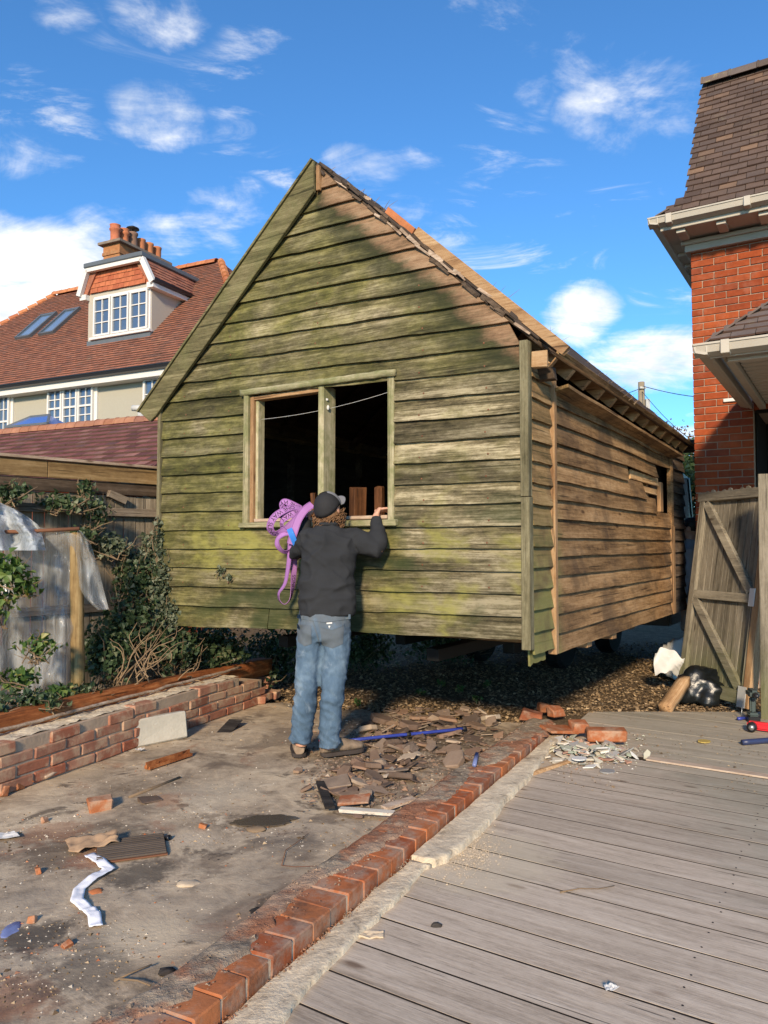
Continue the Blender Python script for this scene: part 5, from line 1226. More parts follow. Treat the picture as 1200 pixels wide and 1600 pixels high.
for (a, b_) in (((.10, GH-.16), (GW-.06, 1.03)), ((.09, .92), (GW-.08, .18))):
    mb = MB(); mb.bar((a[0], -.026, a[1]), (b_[0], -.026, b_[1]), .042, .075, (0, 0, 1)); 
    M_ = mb.build('brace', 'gate_x', gate)
gb('hanging_stile', 'raw_z', GW+.004, GW+.085, -.055, .03, .02, GH-.04)
gb('hinge_plate', 'galv', GW-.05, GW+.05, -.062, -.056, .02, .20); gb('latch', 'white_paint', GW-.04, GW+.03, -.066, -.056, .90, 1.06)
gb('end_stile', 'gate_z', GW-.03, GW+.002, -.047, -.002, .2, GH-.15)
p = V(1196, 1108, 6.35); mb = MB(); mb.box(-.035, .10, -.02, .02, 0, 2.05, None, .003); o = mb.build('upright_board', 'gate_z', None, label='upright weathered board at the right edge beside the gate', cat='board'); bevel(o, .003); o.location = (p.x, p.y, -.03); o.rotation_euler = (0, R(.5), -R(32))
mb = MB(); noisy_bar(mb, (-.26, 0, 0), (.26, 0, 0), .10, .085, 8, .006); o = mb.build('timber_offcut', 'raw_x', None, True, label='short chunky sawn timber offcut propped by the black bag', cat='offcut'); p = G(1055, 1085, .09); o.location = p; o.rotation_euler = (0, R(-22), R(48))
def crumple(name, m, c, r3, label, cat_, seed, amp=.25, sub=4, flat=.35):
    bm = bmesh.new(); bmesh.ops.create_icosphere(bm, subdivisions=sub, radius=1); of = Vector((seed*3.1, seed*1.7, 0))
    for q in bm.verts:
        d = q.co.copy(); k = 1+amp*mn.noise(d*1.4+of)+amp*.55*abs(mn.noise(d*3.1+of))+amp*.25*mn.noise(d*7+of); q.co = Vector((d.x*r3[0], d.y*r3[1], max(-flat, d.z)*r3[2]))*k
    for f_ in bm.faces: f_.smooth = True
    me = bpy.data.meshes.new(name); bm.to_mesh(me); bm.free(); me.materials.append(MATS[m])
    zmin = min(q.co.z for q in me.vertices); return link(name, me, None, label, cat_, loc=(c[0], c[1], c[2]-zmin))
crumple('bin_bag', 'binbag', G(1097, 1098, -.04), (.22, .18, .20), 'shiny black bin bag lying under the leaning gate', 'bin bag', 2, .4)
sk = crumple('white_sack', 'sack', G(1062, 1062, -.05), (.17, .20, .26), 'crumpled white sack lying against the gate', 'sack', 5, .5); sk.rotation_euler = (0, .3, 0)
p = V(1046, 1035, 7.55); mb = MB()
mb.grid(26, 18, lambda u, v: p-sk.location+Vector((-.16+.32*u, -.06+.05*math.sin(u*6+v*3), .10-.22*v+.05*math.sin(u*5)+.03*fn(u*6, v*6, 1, 3)))); fl_ = mb.build('flap', 'sack', sk, True); fl_.rotation_euler = (0, -.3, 0)

# ================================================================ trees behind
def tree(name, label, px, py, d, rad, zc, n, m, seed, sz=(.10, .2), squash=1.2):
    c = V(px, py, d); root = thing(name, label, 'tree', (c.x, c.y, 0)); r = random.Random(seed); mb = MB(); H_ = zc
    tr = [Vector((.15*math.sin(k*1.3+seed)*k/8, .1*math.cos(k+seed)*k/8, H_*k/8)) for k in range(9)]; mb.tube(tr, [.22*(1-.085*k) for k in range(9)], 9)
    ends = []
    for k in range(16):
        b0 = tr[3+k % 6]; dd = rdir(r); dd.z = abs(dd.z)*.8+.2; e = b0+Vector((dd.x*rad*.8, dd.y*rad*.8, dd.z*rad*.8)); ends.append(e); mb.tube([b0, b0.lerp(e, .5)+rdir(r)*.15, e], [.07, .045, .015], 5)
    mb.build('trunk', 'bark', root, True); mb = MB()
    cl = [Vector((0, 0, H_))+Vector((q.x*rad, q.y*rad, q.z*rad*squash))*r.uniform(.45, 1) for q in [rdir(r) for _ in range(40)]]+ends
    for i in range(n):
        c_ = r.choice(cl); leaf(mb, c_+rdir(r)*rad*.32*r.random()**.5, rdir(r), rdir(r), r.uniform(*sz), .2, .4)
    mb.build('crown', m, root); return root
tree('ivy_tree', 'ivy-clad green tree glimpsed between the shed and the brick house', 1082, 800, 17, 1.4, 1.9, 9000, 'tree_green', 4, (.08, .15))
tree('autumn_tree', 'bare brown autumn tree above the ivy between shed and brick house', 1070, 760, 22, 1.7, 2.9, 7000, 'tree_brown', 6, (.05, .12))
tree('autumn_tree', 'second brown tree behind the lorry cab', 1040, 800, 24, 1.6, 2.2, 2000, 'tree_brown', 9, (.06, .14))
# ================================================================ leaf litter and gravel under the shed
r = random.Random(12); mb = MB()
def pebble(mb, p, s, r):
    a = r.uniform(0, 6.3); h_ = s*r.uniform(.35, .7); q = [Vector((math.cos(a+2.1*i)*s*r.uniform(.7, 1.2), math.sin(a+2.1*i)*s*r.uniform(.7, 1.2), 0)) for i in range(3)]
    mb.add([p+x for x in q]+[p+Vector((r.uniform(-.3, .3)*s, r.uniform(-.3, .3)*s, h_))], [(0, 1, 3), (1, 2, 3), (2, 0, 3)])
n = 0
while n < 26000:
    x = r.uniform(-2.0, 5.2); y = 6.2+5.2*r.random()**1.5; 
    if y < 6.60 and x > 1.25: continue
    if (Vector((x, y, 0))-LO).dot(LD) < 2.75 and x < 1.0: continue
    if y > 9.5 and r.random() < .4: continue
    z = gz(x, y)+.004; s = r.uniform(.006, .02)
    if r.random() < .45: leaf(mb, Vector((x, y, z+.006)), Vector((r.uniform(-1, 1), r.uniform(-1, 1), r.uniform(-.1, .4))), Vector((r.uniform(-.4, .4), r.uniform(-.4, .4), 1)), s*2.6, .2, .4)
    else: pebble(mb, Vector((x, y, z-.003)), s, r)
    n += 1
mb.build('leaf_litter', 'litter', None, label='brown leaf litter and gravel covering the ground under the shed', cat='leaf litter', kind='stuff')
for i, (px, py) in enumerate([(575, 1150), (720, 1080), (655, 1085), (760, 1070), (560, 1100), (690, 1070), (745, 1095)]):
    g = G(px, py, -.02); bush('weed', 'small green weed sprouting at the broken far edge of the slab', 'weed', [(g+Vector((0, 0, .02)), (.05, .05, .03))], 22, (.02, .045), 'bramble', 3, 40+i, 'weeds at the slab edge', .002)
# ================================================================ people
def folds(sc1, a1, sc2, a2, dirv=(1, 1, .35)):
    return lambda co, n_: a1*mn.noise(Vector((co.x*sc1*dirv[0], co.y*sc1*dirv[1], co.z*sc1/dirv[2]*.35)))+a2*(abs(mn.noise(Vector((co.x*sc2+3, co.y*sc2, co.z*sc2*1.9))))-.25)
M0 = Vector((-.43, 5.07, 0)); UY = (0, 1, 0)
man = None
def W(px, py, d): return V(px, py, d)-M0
hc = W(513, 796, 5.20)                                   # head centre
hf = Vector((.42, .72, .50)).normalized(); hr = Vector((.86, -.50, 0)); hr = (hr-hf*hr.dot(hf)).normalized(); hu = hr.cross(hf)
HM = frame(hr, hf, hu)                                   # x right, y forward, z up of the head
body = MB()
body.blob(hc, (.076, .096, .108), 16, HM); body.blob(hc+HM.to_3x3() @ Vector((0, .035, -.065)), (.056, .066, .062), 12, HM)
body.blob(hc+HM.to_3x3() @ Vector((0, .103, -.018)), (.014, .022, .024), 8, HM)
for s_ in (-1, 1): body.blob(hc+HM.to_3x3() @ Vector((s_*.078, -.005, -.015)), (.012, .02, .032), 8, HM)
nk = W(513, 832, 5.17)
body.tube([hc+Vector((0, 0, -.04)), nk, nk+Vector((0, -.02, -.10))], [.058, .062, .10], 12, UY)
body.tube([W(512, 835, 5.16), W(512, 870, 5.14), W(511, 920, 5.11), W(508, 965, 5.09), W(506, 1000, 5.08)], [(.12, .08), (.165, .1), (.16, .1), (.165, .1), (.15, .1)], 16, UY)
RS, REl, RW = W(552, 840, 5.17), W(592, 859, 5.10), W(587, 806, 5.25)
LS, LEl, LW = W(479, 843, 5.18), W(466, 868, 5.34), W(480, 806, 5.50)
for S_, E_, W_ in ((RS, REl, RW), (LS, LEl, LW)): body.tube([S_, S_.lerp(E_, .5), E_, E_.lerp(W_, .5), W_], [.05, .042, .034, .032, .027], 10)
for pts in ([(488, 1000), (480, 1085), (470, 1165)], [(522, 1000), (520, 1085), (514, 1170)]): body.tube([W(*pts[0], 5.08), W(*pts[1], 5.06), W(*pts[2], 5.07)], [.075, .055, .04], 10, UY)
def hand(mb, wrist, palm, fdir, side, nrm, curl=.3, L=.082):
    fdir = fdir.normalized(); side = (side-fdir*side.dot(fdir)).normalized(); nrm = fdir.cross(side) if fdir.cross(side).dot(nrm) > 0 else -fdir.cross(side)
    mb.tube([wrist, wrist.lerp(palm, .5), palm, palm+fdir*.03], [(.028, .022), (.034, .018), (.041, .016), (.038, .013)], 10, nrm)
    for i, (o_, l_) in enumerate(((-.031, .80), (-.0105, .97), (.0105, 1.0), (.031, .88))):
        b0 = palm+side*o_+fdir*.022; f2 = (fdir+side*o_*3).normalized(); p1 = b0+f2*L*l_*.45+nrm*.006; p2 = p1+(f2-nrm*curl)*L*l_*.30; p3 = p2+(f2-nrm*curl*1.9)*L*l_*.25
        mb.tube([b0, p1, p2, p3], [.0095, .009, .0085, .0070], 7)
    t0 = palm-side*.030-fdir*.02; mb.tube([t0, t0-side*.022+fdir*.022-nrm*.006, t0-side*.026+fdir*.05-nrm*.012], [.012, .0105, .0085], 7)
hand(body, RW+Vector((0, .0, .0)), W(592, 796, 5.27), Vector((.95, .16, -.12)), Vector((.1, -.9, .25)), Vector((0, -.1, 1)), .2, .085)
hand(body, LW, W(483, 799, 5.53), Vector((.35, .75, -.05)), Vector((.8, -.4, 0)), Vector((0, -.1, 1)), .5, .06)
bme = remesh(body, .0055, 3, 'person', 'skin')
man = link('person', bme, None, 'person in dark grey jumper, blue jeans and cap, reaching up to the shed window sill', 'person', loc=M0)
# eyes, brows and mouth
for s_ in (-1, 1):
    mb = MB(); mb.blob(hc+HM.to_3x3() @ Vector((s_*.031, .088, .008)), (.011, .008, .007), 8, HM); mb.build('eye', 'white_paint', man, True)
    mb = MB(); mb.blob(hc+HM.to_3x3() @ Vector((s_*.031, .0955, .008)), (.005, .003, .005), 8, HM); mb.build('iris', 'hair_dark', man, True)
mb = MB(); mb.blob(hc+HM.to_3x3() @ Vector((0, .098, -.065)), (.024, .006, .007), 8, HM); mb.build('lips', 'red_tab', man, True)
# jumper
sw = MB()
sw.tube([W(510, 961, 5.10), W(510, 950, 5.10), W(511, 930, 5.105), W(512, 900, 5.12), W(513, 872, 5.135), W(514, 850, 5.15), W(514, 835, 5.165), W(513, 822, 5.175), W(513, 816, 5.178)], [(.186, .125), (.196, .135), (.193, .135), (.190, .135), (.193, .14), (.196, .13), (.175, .11), (.100, .08), (.070, .07)], 24, UY)
sw.tube([RS+Vector((-.09, 0, .0)), RS, RS.lerp(REl, .55), REl, REl.lerp(RW, .12)+Vector((.004, 0, 0)), REl.lerp(RW, .5), REl.lerp(RW, .8), REl.lerp(RW, .93)], [.085, .080, .072, .062, .060, .054, .046, .040], 14)
sw.tube([LS+Vector((.09, 0, .0)), LS, LS.lerp(LEl, .55), LEl, LEl.lerp(LW, .5), LEl.lerp(LW, .88)], [.085, .08, .07, .062, .054, .044], 14)
def swd(co, n_):
    z = co.z; d = .014*mn.noise(Vector((co.x*5, co.y*5, co.z*3)))+.022*mn.noise(Vector((co.x*4-co.z*4, co.y*4, co.z*9)))
    d += .008*mn.noise(Vector((co.x*11+co.z*9, co.y*11, co.z*22)))
    rg = 1-abs(mn.noise(Vector((co.x*3.2+co.z*2.2+5, co.y*3, co.z*6.5-co.x*3.0)))*2.2); d += .020*max(0, rg)**2-.010
    rg = 1-abs(mn.noise(Vector((co.x*5-co.z*3+9, co.y*5, co.z*9+co.x*5)))*2.4); d += .012*max(0, rg)**3-.004
    d += .008*math.sin(co.z*95+co.x*30)*max(0, min(1, (co.x-.28)/.1))           # rucked sleeve
    d += .012*math.exp(-((z-.885)/.02)**2)*(abs(co.x+.05) < .25)                 # ribbed hem swells slightly
    ar = max(0, min(1, (co.x-.18)/.1)); d = d*(1-.72*ar)+.004*ar
    return d
sme = remesh(sw, .011, 4, 'jumper', 'jumper', swd); link('jumper', sme, man)
mb = MB(); q = W(513, 817, 5.178); mb.tube([q+Vector((.074*math.cos(a), .076*math.sin(a), .006*math.sin(a)-.004)) for a in [2*math.pi*k/24 for k in range(25)]], .013, 8); mb.build('collar', 'jumper', man, True)
# jeans
jn = MB()
jn.tube([W(508, 950, 5.09), W(507, 965, 5.09), W(506, 985, 5.085), W(506, 1003, 5.08)], [(.172, .11), (.182, .122), (.186, .128), (.175, .115)], 20, UY)
jn.tube([W(486, 985, 5.08), W(483, 1015, 5.075), W(480, 1040, 5.07), W(478, 1080, 5.05), W(475, 1110, 5.055), W(471, 1142, 5.07), W(470, 1160, 5.07)], [(.098, .115), (.092, .105), (.086, .096), (.079, .086), (.080, .085), (.077, .080), (.074, .078)], 16, UY)
jn.tube([W(527, 985, 5.08), W(526, 1015, 5.07), W(523, 1040, 5.06), W(520, 1085, 5.03), W(517, 1115, 5.04), W(515, 1148, 5.055), W(514, 1168, 5.055)], [(.100, .118), (.097, .108), (.092, .099), (.082, .088), (.080, .085), (.077, .080), (.076, .078)], 16, UY)
for a, b_ in (((474, 975), (497, 976)), ((512, 978), (538, 976))): jn.blob(W((a[0]+b_[0])/2, 988, 5.02), (.078, .075, .085), 12)
def jnd(co, n_):
    z = co.z; d = .007*mn.noise(Vector((co.x*8, co.y*8, co.z*7)))
    k = math.exp(-((z-.42)/.16)**2)+1.3*math.exp(-((z-.10)/.12)**2)+.5*math.exp(-((z-.78)/.08)**2)
    rg = 1-abs(mn.noise(Vector((co.x*7+2, co.y*6, co.z*14+co.x*9)))*2.4); d += .012*max(0, rg)**3*(.25+k)-.004
    d += .013*k*mn.noise(Vector((co.x*9, co.y*9, co.z*26+co.x*8)))+.006*mn.noise(Vector((co.x*25, co.y*20, co.z*40)))
    return d*.7-.004
jme = remesh(jn, .010, 3, 'jeans', 'denim', jnd); jeans = link('jeans', jme, man)
def proj_patch(name, m, pts, d0, par, off=.006, n=12):
    """a sewn-on patch following the back of the jeans: grid between four photo points, pressed onto the surface"""
    from mathutils.bvhtree import BVHTree
    bv = BVHTree.FromPolygons([q.co for q in jme.vertices], [tuple(f_.vertices) for f_ in jme.polygons]); mb = MB()
    def f_(u, v):
        px = (pts[0][0]*(1-u)+pts[1][0]*u)*(1-v)+(pts[3][0]*(1-u)+pts[2][0]*u)*v; py = (pts[0][1]*(1-u)+pts[1][1]*u)*(1-v)+(pts[3][1]*(1-u)+pts[2][1]*u)*v
        if v > .8: py += 6*(1-abs(2*u-1))*(v-.8)/.2
        rd = ray(px, py).normalized(); h_, nn_, _, _ = bv.ray_cast(CAM-M0, rd)
        return (h_-rd*off) if h_ else W(px, py, d0)
    mb.grid(n, n, f_); o = mb.build(name, m, par, True); return o
m, h, b = mat('denim_pocket'); w = h.obj(); n_ = h.noise(w, 12, 5, .65); fin(h, b, h.mix(n_, (.07, .085, .10), (.13, .155, .18)), .9, h.bump(h.noise(w, 200, 3), .3, .003), .15)
simple('stitch', (.42, .30, .14), .8, .1)
pk = proj_patch('back_pocket', 'denim_pocket', [(500, 977), (538, 974), (536, 1006), (503, 1008)], 4.95, jeans, .005)
proj_patch('pocket_hem', 'denim', [(500, 976), (538, 973), (538, 977), (500, 980)], 4.95, pk, .009); proj_patch('receipt', 'white_paper', [(510, 973), (519, 972), (519, 977), (511, 978)], 4.95, pk, .008, 4)
pk2 = proj_patch('back_pocket', 'denim_pocket', [(464, 975), (486, 977), (487, 1006), (465, 1002)], 4.95, jeans, .005)
proj_patch('centre_seam', 'denim_pocket', [(486, 962), (487, 962), (500, 1004), (498, 1004)], 4.95, jeans, .004); proj_patch('waistband', 'denim', [(465, 960), (548, 960), (548, 967), (464, 966)], 4.95, jeans, .006, 18)
# boots
def boot(heel, yaw, name='shoe', L=.285, pitch=0, lift=0):
    rt = link(name, None, man) if False else None
    mb = MB(); prof = [(-.025, .036, .075), (.02, .044, .10), (.07, .045, .105), (.12, .045, .092), (.17, .051, .075), (.22, .052, .062), (.262, .044, .052), (L, .022, .040)]
    rs = []
    for y, w, hh in prof:
        rs.append([Vector((w*math.cos(a), y, .018+hh*(.5+.5*math.sin(a))*(1 if math.sin(a) > 0 else 1))) for a in [2*math.pi*k/14 for k in range(14)]])
    mb.rings(rs); mb.tube([(0, .025, .06), (0, .02, .10), (0, .015, .135)], [(.045, .05), (.046, .05), (.046, .052)], 14, UY)
    M_ = Matrix.Translation(heel-M0) @ Matrix.Rotation(yaw, 4, 'Z') @ Matrix.Rotation(pitch, 4, 'X')
    me = remesh(mb, .006, 3, 'shoe', 'shoe', lambda c, n__: .003*mn.noise(c*40)); o = link(name, me, man); o.matrix_local = M_
    mb = MB(); n = 40; out = []
    def hw(y): 
        for (a, w, _), (c, w2, _) in zip(prof, prof[1:]):
            if a <= y <= c: return w+(w2-w)*(y-a)/(c-a)
        return prof[-1][1]
    ys = [-.026+(L+.034)*i/16 for i in range(17)]
    poly = [Vector((hw(min(L, max(-.02, y)))+.006 if -.02 < y < L else .014, y, 0)) for y in ys]; poly += [Vector((-q.x, q.y, 0)) for q in reversed(poly)]
    mb.prism(poly, (0, 0, .026)); s_ = mb.build('sole', 'shoe_sole', o); bevel(s_, .004)
    mb = MB(); mb.box(-.012, .012, -.036, -.028, .10, .155); mb.build('heel_tab', 'red_tab', o)
    mb = MB()
    for i in range(5):
        y = .09+.024*i; z = .098-.010*i; mb.tube([(-.03, y, z-.012), (0, y+.006, z), (.03, y, z-.012)], .0035, 5)
    mb.build('laces', 'red_tab', o, True)
g1 = G(467, 1187); g2 = G(507, 1186)
boot(Vector((g1.x, g1.y+.02, .012)), R(8)); boot(Vector((g2.x, g2.y+.0, .02)), R(-62))
# cap
cp = MB(); rs = []
cr = (.092, .108, .104)
for i in range(9):
    th = math.pi/2*i/8.3; rs.append([hc+HM.to_3x3() @ Vector((cr[0]*math.cos(th)*math.cos(a), cr[1]*math.cos(th)*math.sin(a)-.004, .022+cr[2]*math.sin(th)-.030*(1-math.sin(th))*(math.sin(a) < 0)*abs(math.sin(a)))) for a in [2*math.pi*k/28 for k in range(28)]])
cp.rings(rs); cap = cp.build('cap', 'cap_black', man, True)
mb = MB(); rs = []
for i in range(7):
    th = math.pi/2*i/7.5; rs.append([hc+HM.to_3x3() @ Vector((1.03*cr[0]*math.cos(th)*math.cos(a), 1.03*cr[1]*math.cos(th)*math.sin(a)-.002, .022+1.03*cr[2]*math.sin(th))) for a in [math.pi*(.10+.8*k/16) for k in range(17)]])
mb.rings(rs, False, False); mb.build('front_panel', 'cap_grey', cap, True)
mb = MB()
def brim(u, v):
    a = math.pi*(.12+.76*u); r0 = Vector((cr[0]*math.cos(a)*1.02, cr[1]*math.sin(a)*1.02, .022)); ex = .078*v*math.sin(math.pi*(.08+.84*u))**.6
    return hc+HM.to_3x3() @ (r0+Vector((0, ex, -.10*r0.x**2/cr[0]-.012*v+.0*ex)))
mb.grid(18, 6, brim); o = mb.build('brim', 'cap_grey', cap, True); sm = o.modifiers.new('s', 'SOLIDIFY'); sm.thickness = .005
# curly hair under the cap
r = random.Random(5); mb = MB()
for i in range(380):
    a = r.uniform(math.pi*1.0, math.pi*2.0) if i % 7 else r.choice([r.uniform(math.pi*.86, math.pi*1.05), r.uniform(-.05, math.pi*.14)]); rad = r.uniform(.95, 1.2)
    z = r.uniform(-.085, .0); p = hc+HM.to_3x3() @ Vector((.086*math.cos(a)*rad, .098*math.sin(a)*rad, z)); L = r.uniform(.025, .05); ph = r.uniform(0, 6.3); R_ = r.uniform(.005, .011); pts = []
    out = HM.to_3x3() @ Vector((math.cos(a), math.sin(a), 0)); sd_ = out.cross(Vector((0, 0, 1)))
    for t in range(9):
        t /= 8; pts.append(p+Vector((0, 0, -L*t))+out*(.012*t+R_*math.cos(ph+t*7))+sd_*(R_*math.sin(ph+t*7)))
    mb.tube(pts, [.0034]*8+[.0012], 4)
hb_ = mb.build('hair', 'hair', man, True)
mb = MB(); mb.blob(hc+HM.to_3x3() @ Vector((0, -.022, -.025)), (.088, .088, .075), 14, HM); mb.build('hair_base', 'hair', man, True)

# ---- second person, in the gap between shed and house
P0 = V(1078, 852, 8.75); P0.z = -.04; 
def figure(P0, face_yaw):
    b = MB(); b.blob((0, .0, 1.66), (.072, .092, .115), 14); b.blob((0, .03, 1.60), (.052, .06, .06), 10); b.blob((0, .10, 1.645), (.014, .022, .022), 8); b.blob((.074, 0, 1.65), (.01, .02, .03), 8); b.blob((-.074, 0, 1.65), (.01, .02, .03), 8)
    b.tube([(0, 0, 1.6), (0, -.01, 1.5), (0, 0, 1.4)], [.055, .058, .11], 10, UY); b.tube([(0, 0, 1.42), (0, 0, 1.2), (0, 0, .95)], [(.17, .09), (.15, .09), (.15, .1)], 12, UY)
    for s_ in (-1, 1):
        b.tube([(s_*.19, 0, 1.40), (s_*.235, -.02, 1.12), (s_*.225, .06, .88)], [.052, .042, .03], 8); b.tube([(s_*.09, 0, .95), (s_*.10, .02, .5), (s_*.10, 0, .08)], [.08, .055, .04], 8)
        hand(b, Vector((s_*.225, .06, .88)), Vector((s_*.225, .075, .81)), Vector((0, .1, -1)), Vector((0, 1, 0)), Vector((-s_, 0, 0)), .3)
        b.tube([(s_*.10, -.05, .04), (s_*.10, .08, .045), (s_*.105, .20, .03)], [.04, .042, .03], 8)
    me = remesh(b, .008, 3, 'person', 'skin'); o = link('person', me, None, 'person in grey hoodie and grey shorts half hidden behind the brick corner', 'person', loc=P0, rot=(0, 0, face_yaw))
    c = MB(); c.tube([(0, 0, .92), (0, 0, 1.0), (0, 0, 1.2), (0, 0, 1.38), (0, 0, 1.47), (0, -.01, 1.53)], [(.18, .13), (.19, .135), (.19, .135), (.19, .12), (.13, .1), (.08, .085)], 20, UY)
    for s_ in (-1, 1): c.tube([(s_*.12, 0, 1.40), (s_*.19, 0, 1.39), (s_*.235, -.02, 1.12), (s_*.226, .05, .91)], [.075, .072, .062, .048], 12)
    c.blob((0, -.10, 1.47), (.10, .06, .075), 12)
    link('hoodie', remesh(c, .013, 3, 'hoodie', 'hoodie_grey', lambda co, n_: .012*mn.noise(co*9)), o)
    c = MB(); c.tube([(0, 0, .98), (0, 0, .82)], [(.175, .125), (.18, .13)], 18, UY)
    for s_ in (-1, 1): c.tube([(s_*.09, 0, .9), (s_*.105, .01, .48)], [.105, .095], 14, UY)
    link('shorts', remesh(c, .013, 3, 'shorts', 'shorts_grey', lambda co, n_: .010*mn.noise(co*10)), o)
    c = MB(); c.blob((0, -.02, 1.69), (.082, .095, .10), 14); link('hair', remesh(c, .01, 2, 'hair', 'hair_dark', lambda co, n_: .006*mn.noise(co*40)-.012*(co.y > .06)), o)
    for s_ in (-1, 1):
        c = MB(); c.tube([(s_*.10, -.07, .055), (s_*.10, .0, .065), (s_*.10, .1, .05), (s_*.105, .22, .04)], [(.045, .055), (.05, .065), (.05, .048), (.03, .03)], 10, (0, 0, 1)); link('shoe', remesh(c, .012, 2, 'shoe', 'shoe_sole'), o)
    for s_ in (-1, 1):
        c = MB(); c.blob((s_*.03, .086, 1.67), (.010, .007, .007), 6); c.build('eye', 'hair_dark', o, True)
figure(P0, R(62))

# ================================================================ purple lifting sling over the forearm
sl = thing('lifting_sling', 'bundle of purple webbing sling with black lettering draped over the forearm at the sill', 'sling', V(450, 940, 5.42)); o0 = Vector(sl.location)
def cat_rom(P, n=10):
    out = []; P = [Vector(p) for p in P]
    for i in range(len(P)-1):
        p0, p1, p2, p3 = P[max(0, i-1)], P[i], P[i+1], P[min(len(P)-1, i+2)]
        for k in range(n):
            t = k/n; out.append(.5*((2*p1)+(p2-p0)*t+(2*p0-5*p1+4*p2-p3)*t*t+(3*p1-p0-3*p2+p3)*t**3))
    out.append(P[-1]); return out
def textmesh(s):
    cu = bpy.data.curves.new('t', 'FONT'); cu.body = s; cu.size = 1; o = bpy.data.objects.new('t', cu); COL.objects.link(o); dg = bpy.context.evaluated_depsgraph_get()
    me = bpy.data.meshes.new_from_object(o.evaluated_get(dg)); bpy.data.objects.remove(o); bpy.data.curves.remove(cu)
    vs = [v_.co.copy() for v_ in me.vertices]; fs = [tuple(f_.vertices) for f_ in me.polygons]; bpy.data.meshes.remove(me); return vs, fs
TV, TF = textmesh('ONE WAY SLINGS'); TW = max(v_.x for v_ in TV)
def ribbon(name, pts, wdirs, w, m='sling', text=None, th=.003, flip=1, names=None):
    """webbing along pts (px, py, depth); wdirs = width directions at each point"""
    P = cat_rom([V(*p)-o0 for p in pts]); tw = [q.x for q in cat_rom([Vector((R(a), 0, 0)) for a in wdirs])]
    n = len(P); T = [(P[min(i+1, n-1)]-P[max(0, i-1)]).normalized() for i in range(n)]; Wd = []
    for i in range(n):
        vw = (P[i]+o0-CAM).normalized(); a = vw.cross(T[i]).normalized(); b = T[i].cross(a).normalized(); Wd.append(a*math.cos(tw[i])+b*math.sin(tw[i]))
    N = [T[i].cross(Wd[i]) for i in range(n)]
    mb = MB(); mb.rings([[P[i]+Wd[i]*w/2+N[i]*th/2, P[i]-Wd[i]*w/2+N[i]*th/2, P[i]-Wd[i]*w/2-N[i]*th/2, P[i]+Wd[i]*w/2-N[i]*th/2] for i in range(n)]); o = mb.build(name, m, sl, False)
    for e_ in (-1, 1):
        mb = MB(); sg_ = lambda i: (-1 if N[i].dot(P[i]+o0-CAM) > 0 else 1)
        mb.rings([[P[i]+Wd[i]*(e_*w*.46)+N[i]*sg_(i)*(th/2+.001), P[i]+Wd[i]*(e_*w*.37)+N[i]*sg_(i)*(th/2+.001)] for i in range(n)], False, False)
        if m == 'sling': mb.build('selvedge', 'sling_edge', o)
    if text:
        S = [0]
        for i in range(1, n): S.append(S[-1]+(P[i]-P[i-1]).length)
        k = w*.62/.72
        for s0 in text:
            mb = MB(); vs = []; ok = True
            for v_ in TV:
                s = s0+v_.x*k
                if s > S[-1]-.002 or s < 0: s = max(0.001, min(S[-1]-.003, s))
                i = max(j for j in range(n-1) if S[j] <= s); f_ = (s-S[i])/(S[i+1]-S[i]); c = P[i].lerp(P[i+1], f_); wv = Wd[i].lerp(Wd[i+1], f_); nv = N[i].lerp(N[i+1], f_)
                sg = -1 if nv.dot(c+o0-CAM) > 0 else 1
                vs.append(c+wv*((v_.y-.34)*k*sg)+nv*(sg*(th/2+.0012)))
            keep = [f_ for f_ in TF if all(s0+TV[i].x*k < S[-1]-.004 for i in f_)]
            mb.add(vs, keep); mb.build('lettering', 'sling_text', o)
    return o
Z = (0, 0, 1); Xd = (1, 0, .0)
ribbon('webbing', [(488, 788, 5.42), (476, 797, 5.38), (466, 812, 5.355), (459, 832, 5.345), (454, 850, 5.36)], [20, 10, 5, 10, 20], .056)
ribbon('webbing', [(480, 798, 5.46), (460, 793, 5.40), (441, 799, 5.35), (427, 810, 5.33), (422, 824, 5.335), (429, 834, 5.37), (443, 829, 5.36), (456, 818, 5.35), (468, 804, 5.37), (480, 793, 5.42)], [60, 45, 25, 8, 12, 50, 20, 10, 15, 20], .050, text=(.105,), flip=1)
ribbon('webbing', [(480, 804, 5.44), (463, 801, 5.39), (447, 808, 5.36), (440, 818, 5.355), (446, 830, 5.37), (458, 833, 5.38)], [15, 10, 15, 60, 40, 20], .048, text=(.02,), flip=1)
ribbon('webbing', [(470, 795, 5.44), (456, 788, 5.42), (445, 784, 5.41), (440, 788, 5.40), (442, 794, 5.40)], [20, 15, 25, 50, 30], .048, text=(.0,), flip=1)
ribbon('webbing', [(457, 833, 5.38), (444, 834, 5.36), (434, 842, 5.355), (434, 853, 5.36), (443, 862, 5.39), (455, 860, 5.42), (464, 850, 5.41)], [30, 40, 55, 45, 60, 50, 40], .046)
ribbon('webbing', [(454, 838, 5.40), (453, 858, 5.405), (451, 880, 5.41), (447, 905, 5.43), (443, 916, 5.43), (436, 926, 5.42), (436, 937, 5.425), (444, 944, 5.44), (453, 937, 5.46), (457, 920, 5.46), (459, 895, 5.455), (460, 868, 5.45), (459, 846, 5.43)], [35, 45, 52, 60, 66, 72, 80, 88, 80, 60, 30, 18, 12], .046, text=(.44,), flip=1)
ribbon('blue_tail', [(452, 826, 5.325), (456, 836, 5.315), (460, 846, 5.32), (464, 855, 5.33)], [5, 5, 10, 15], .04, 'sling_blue')
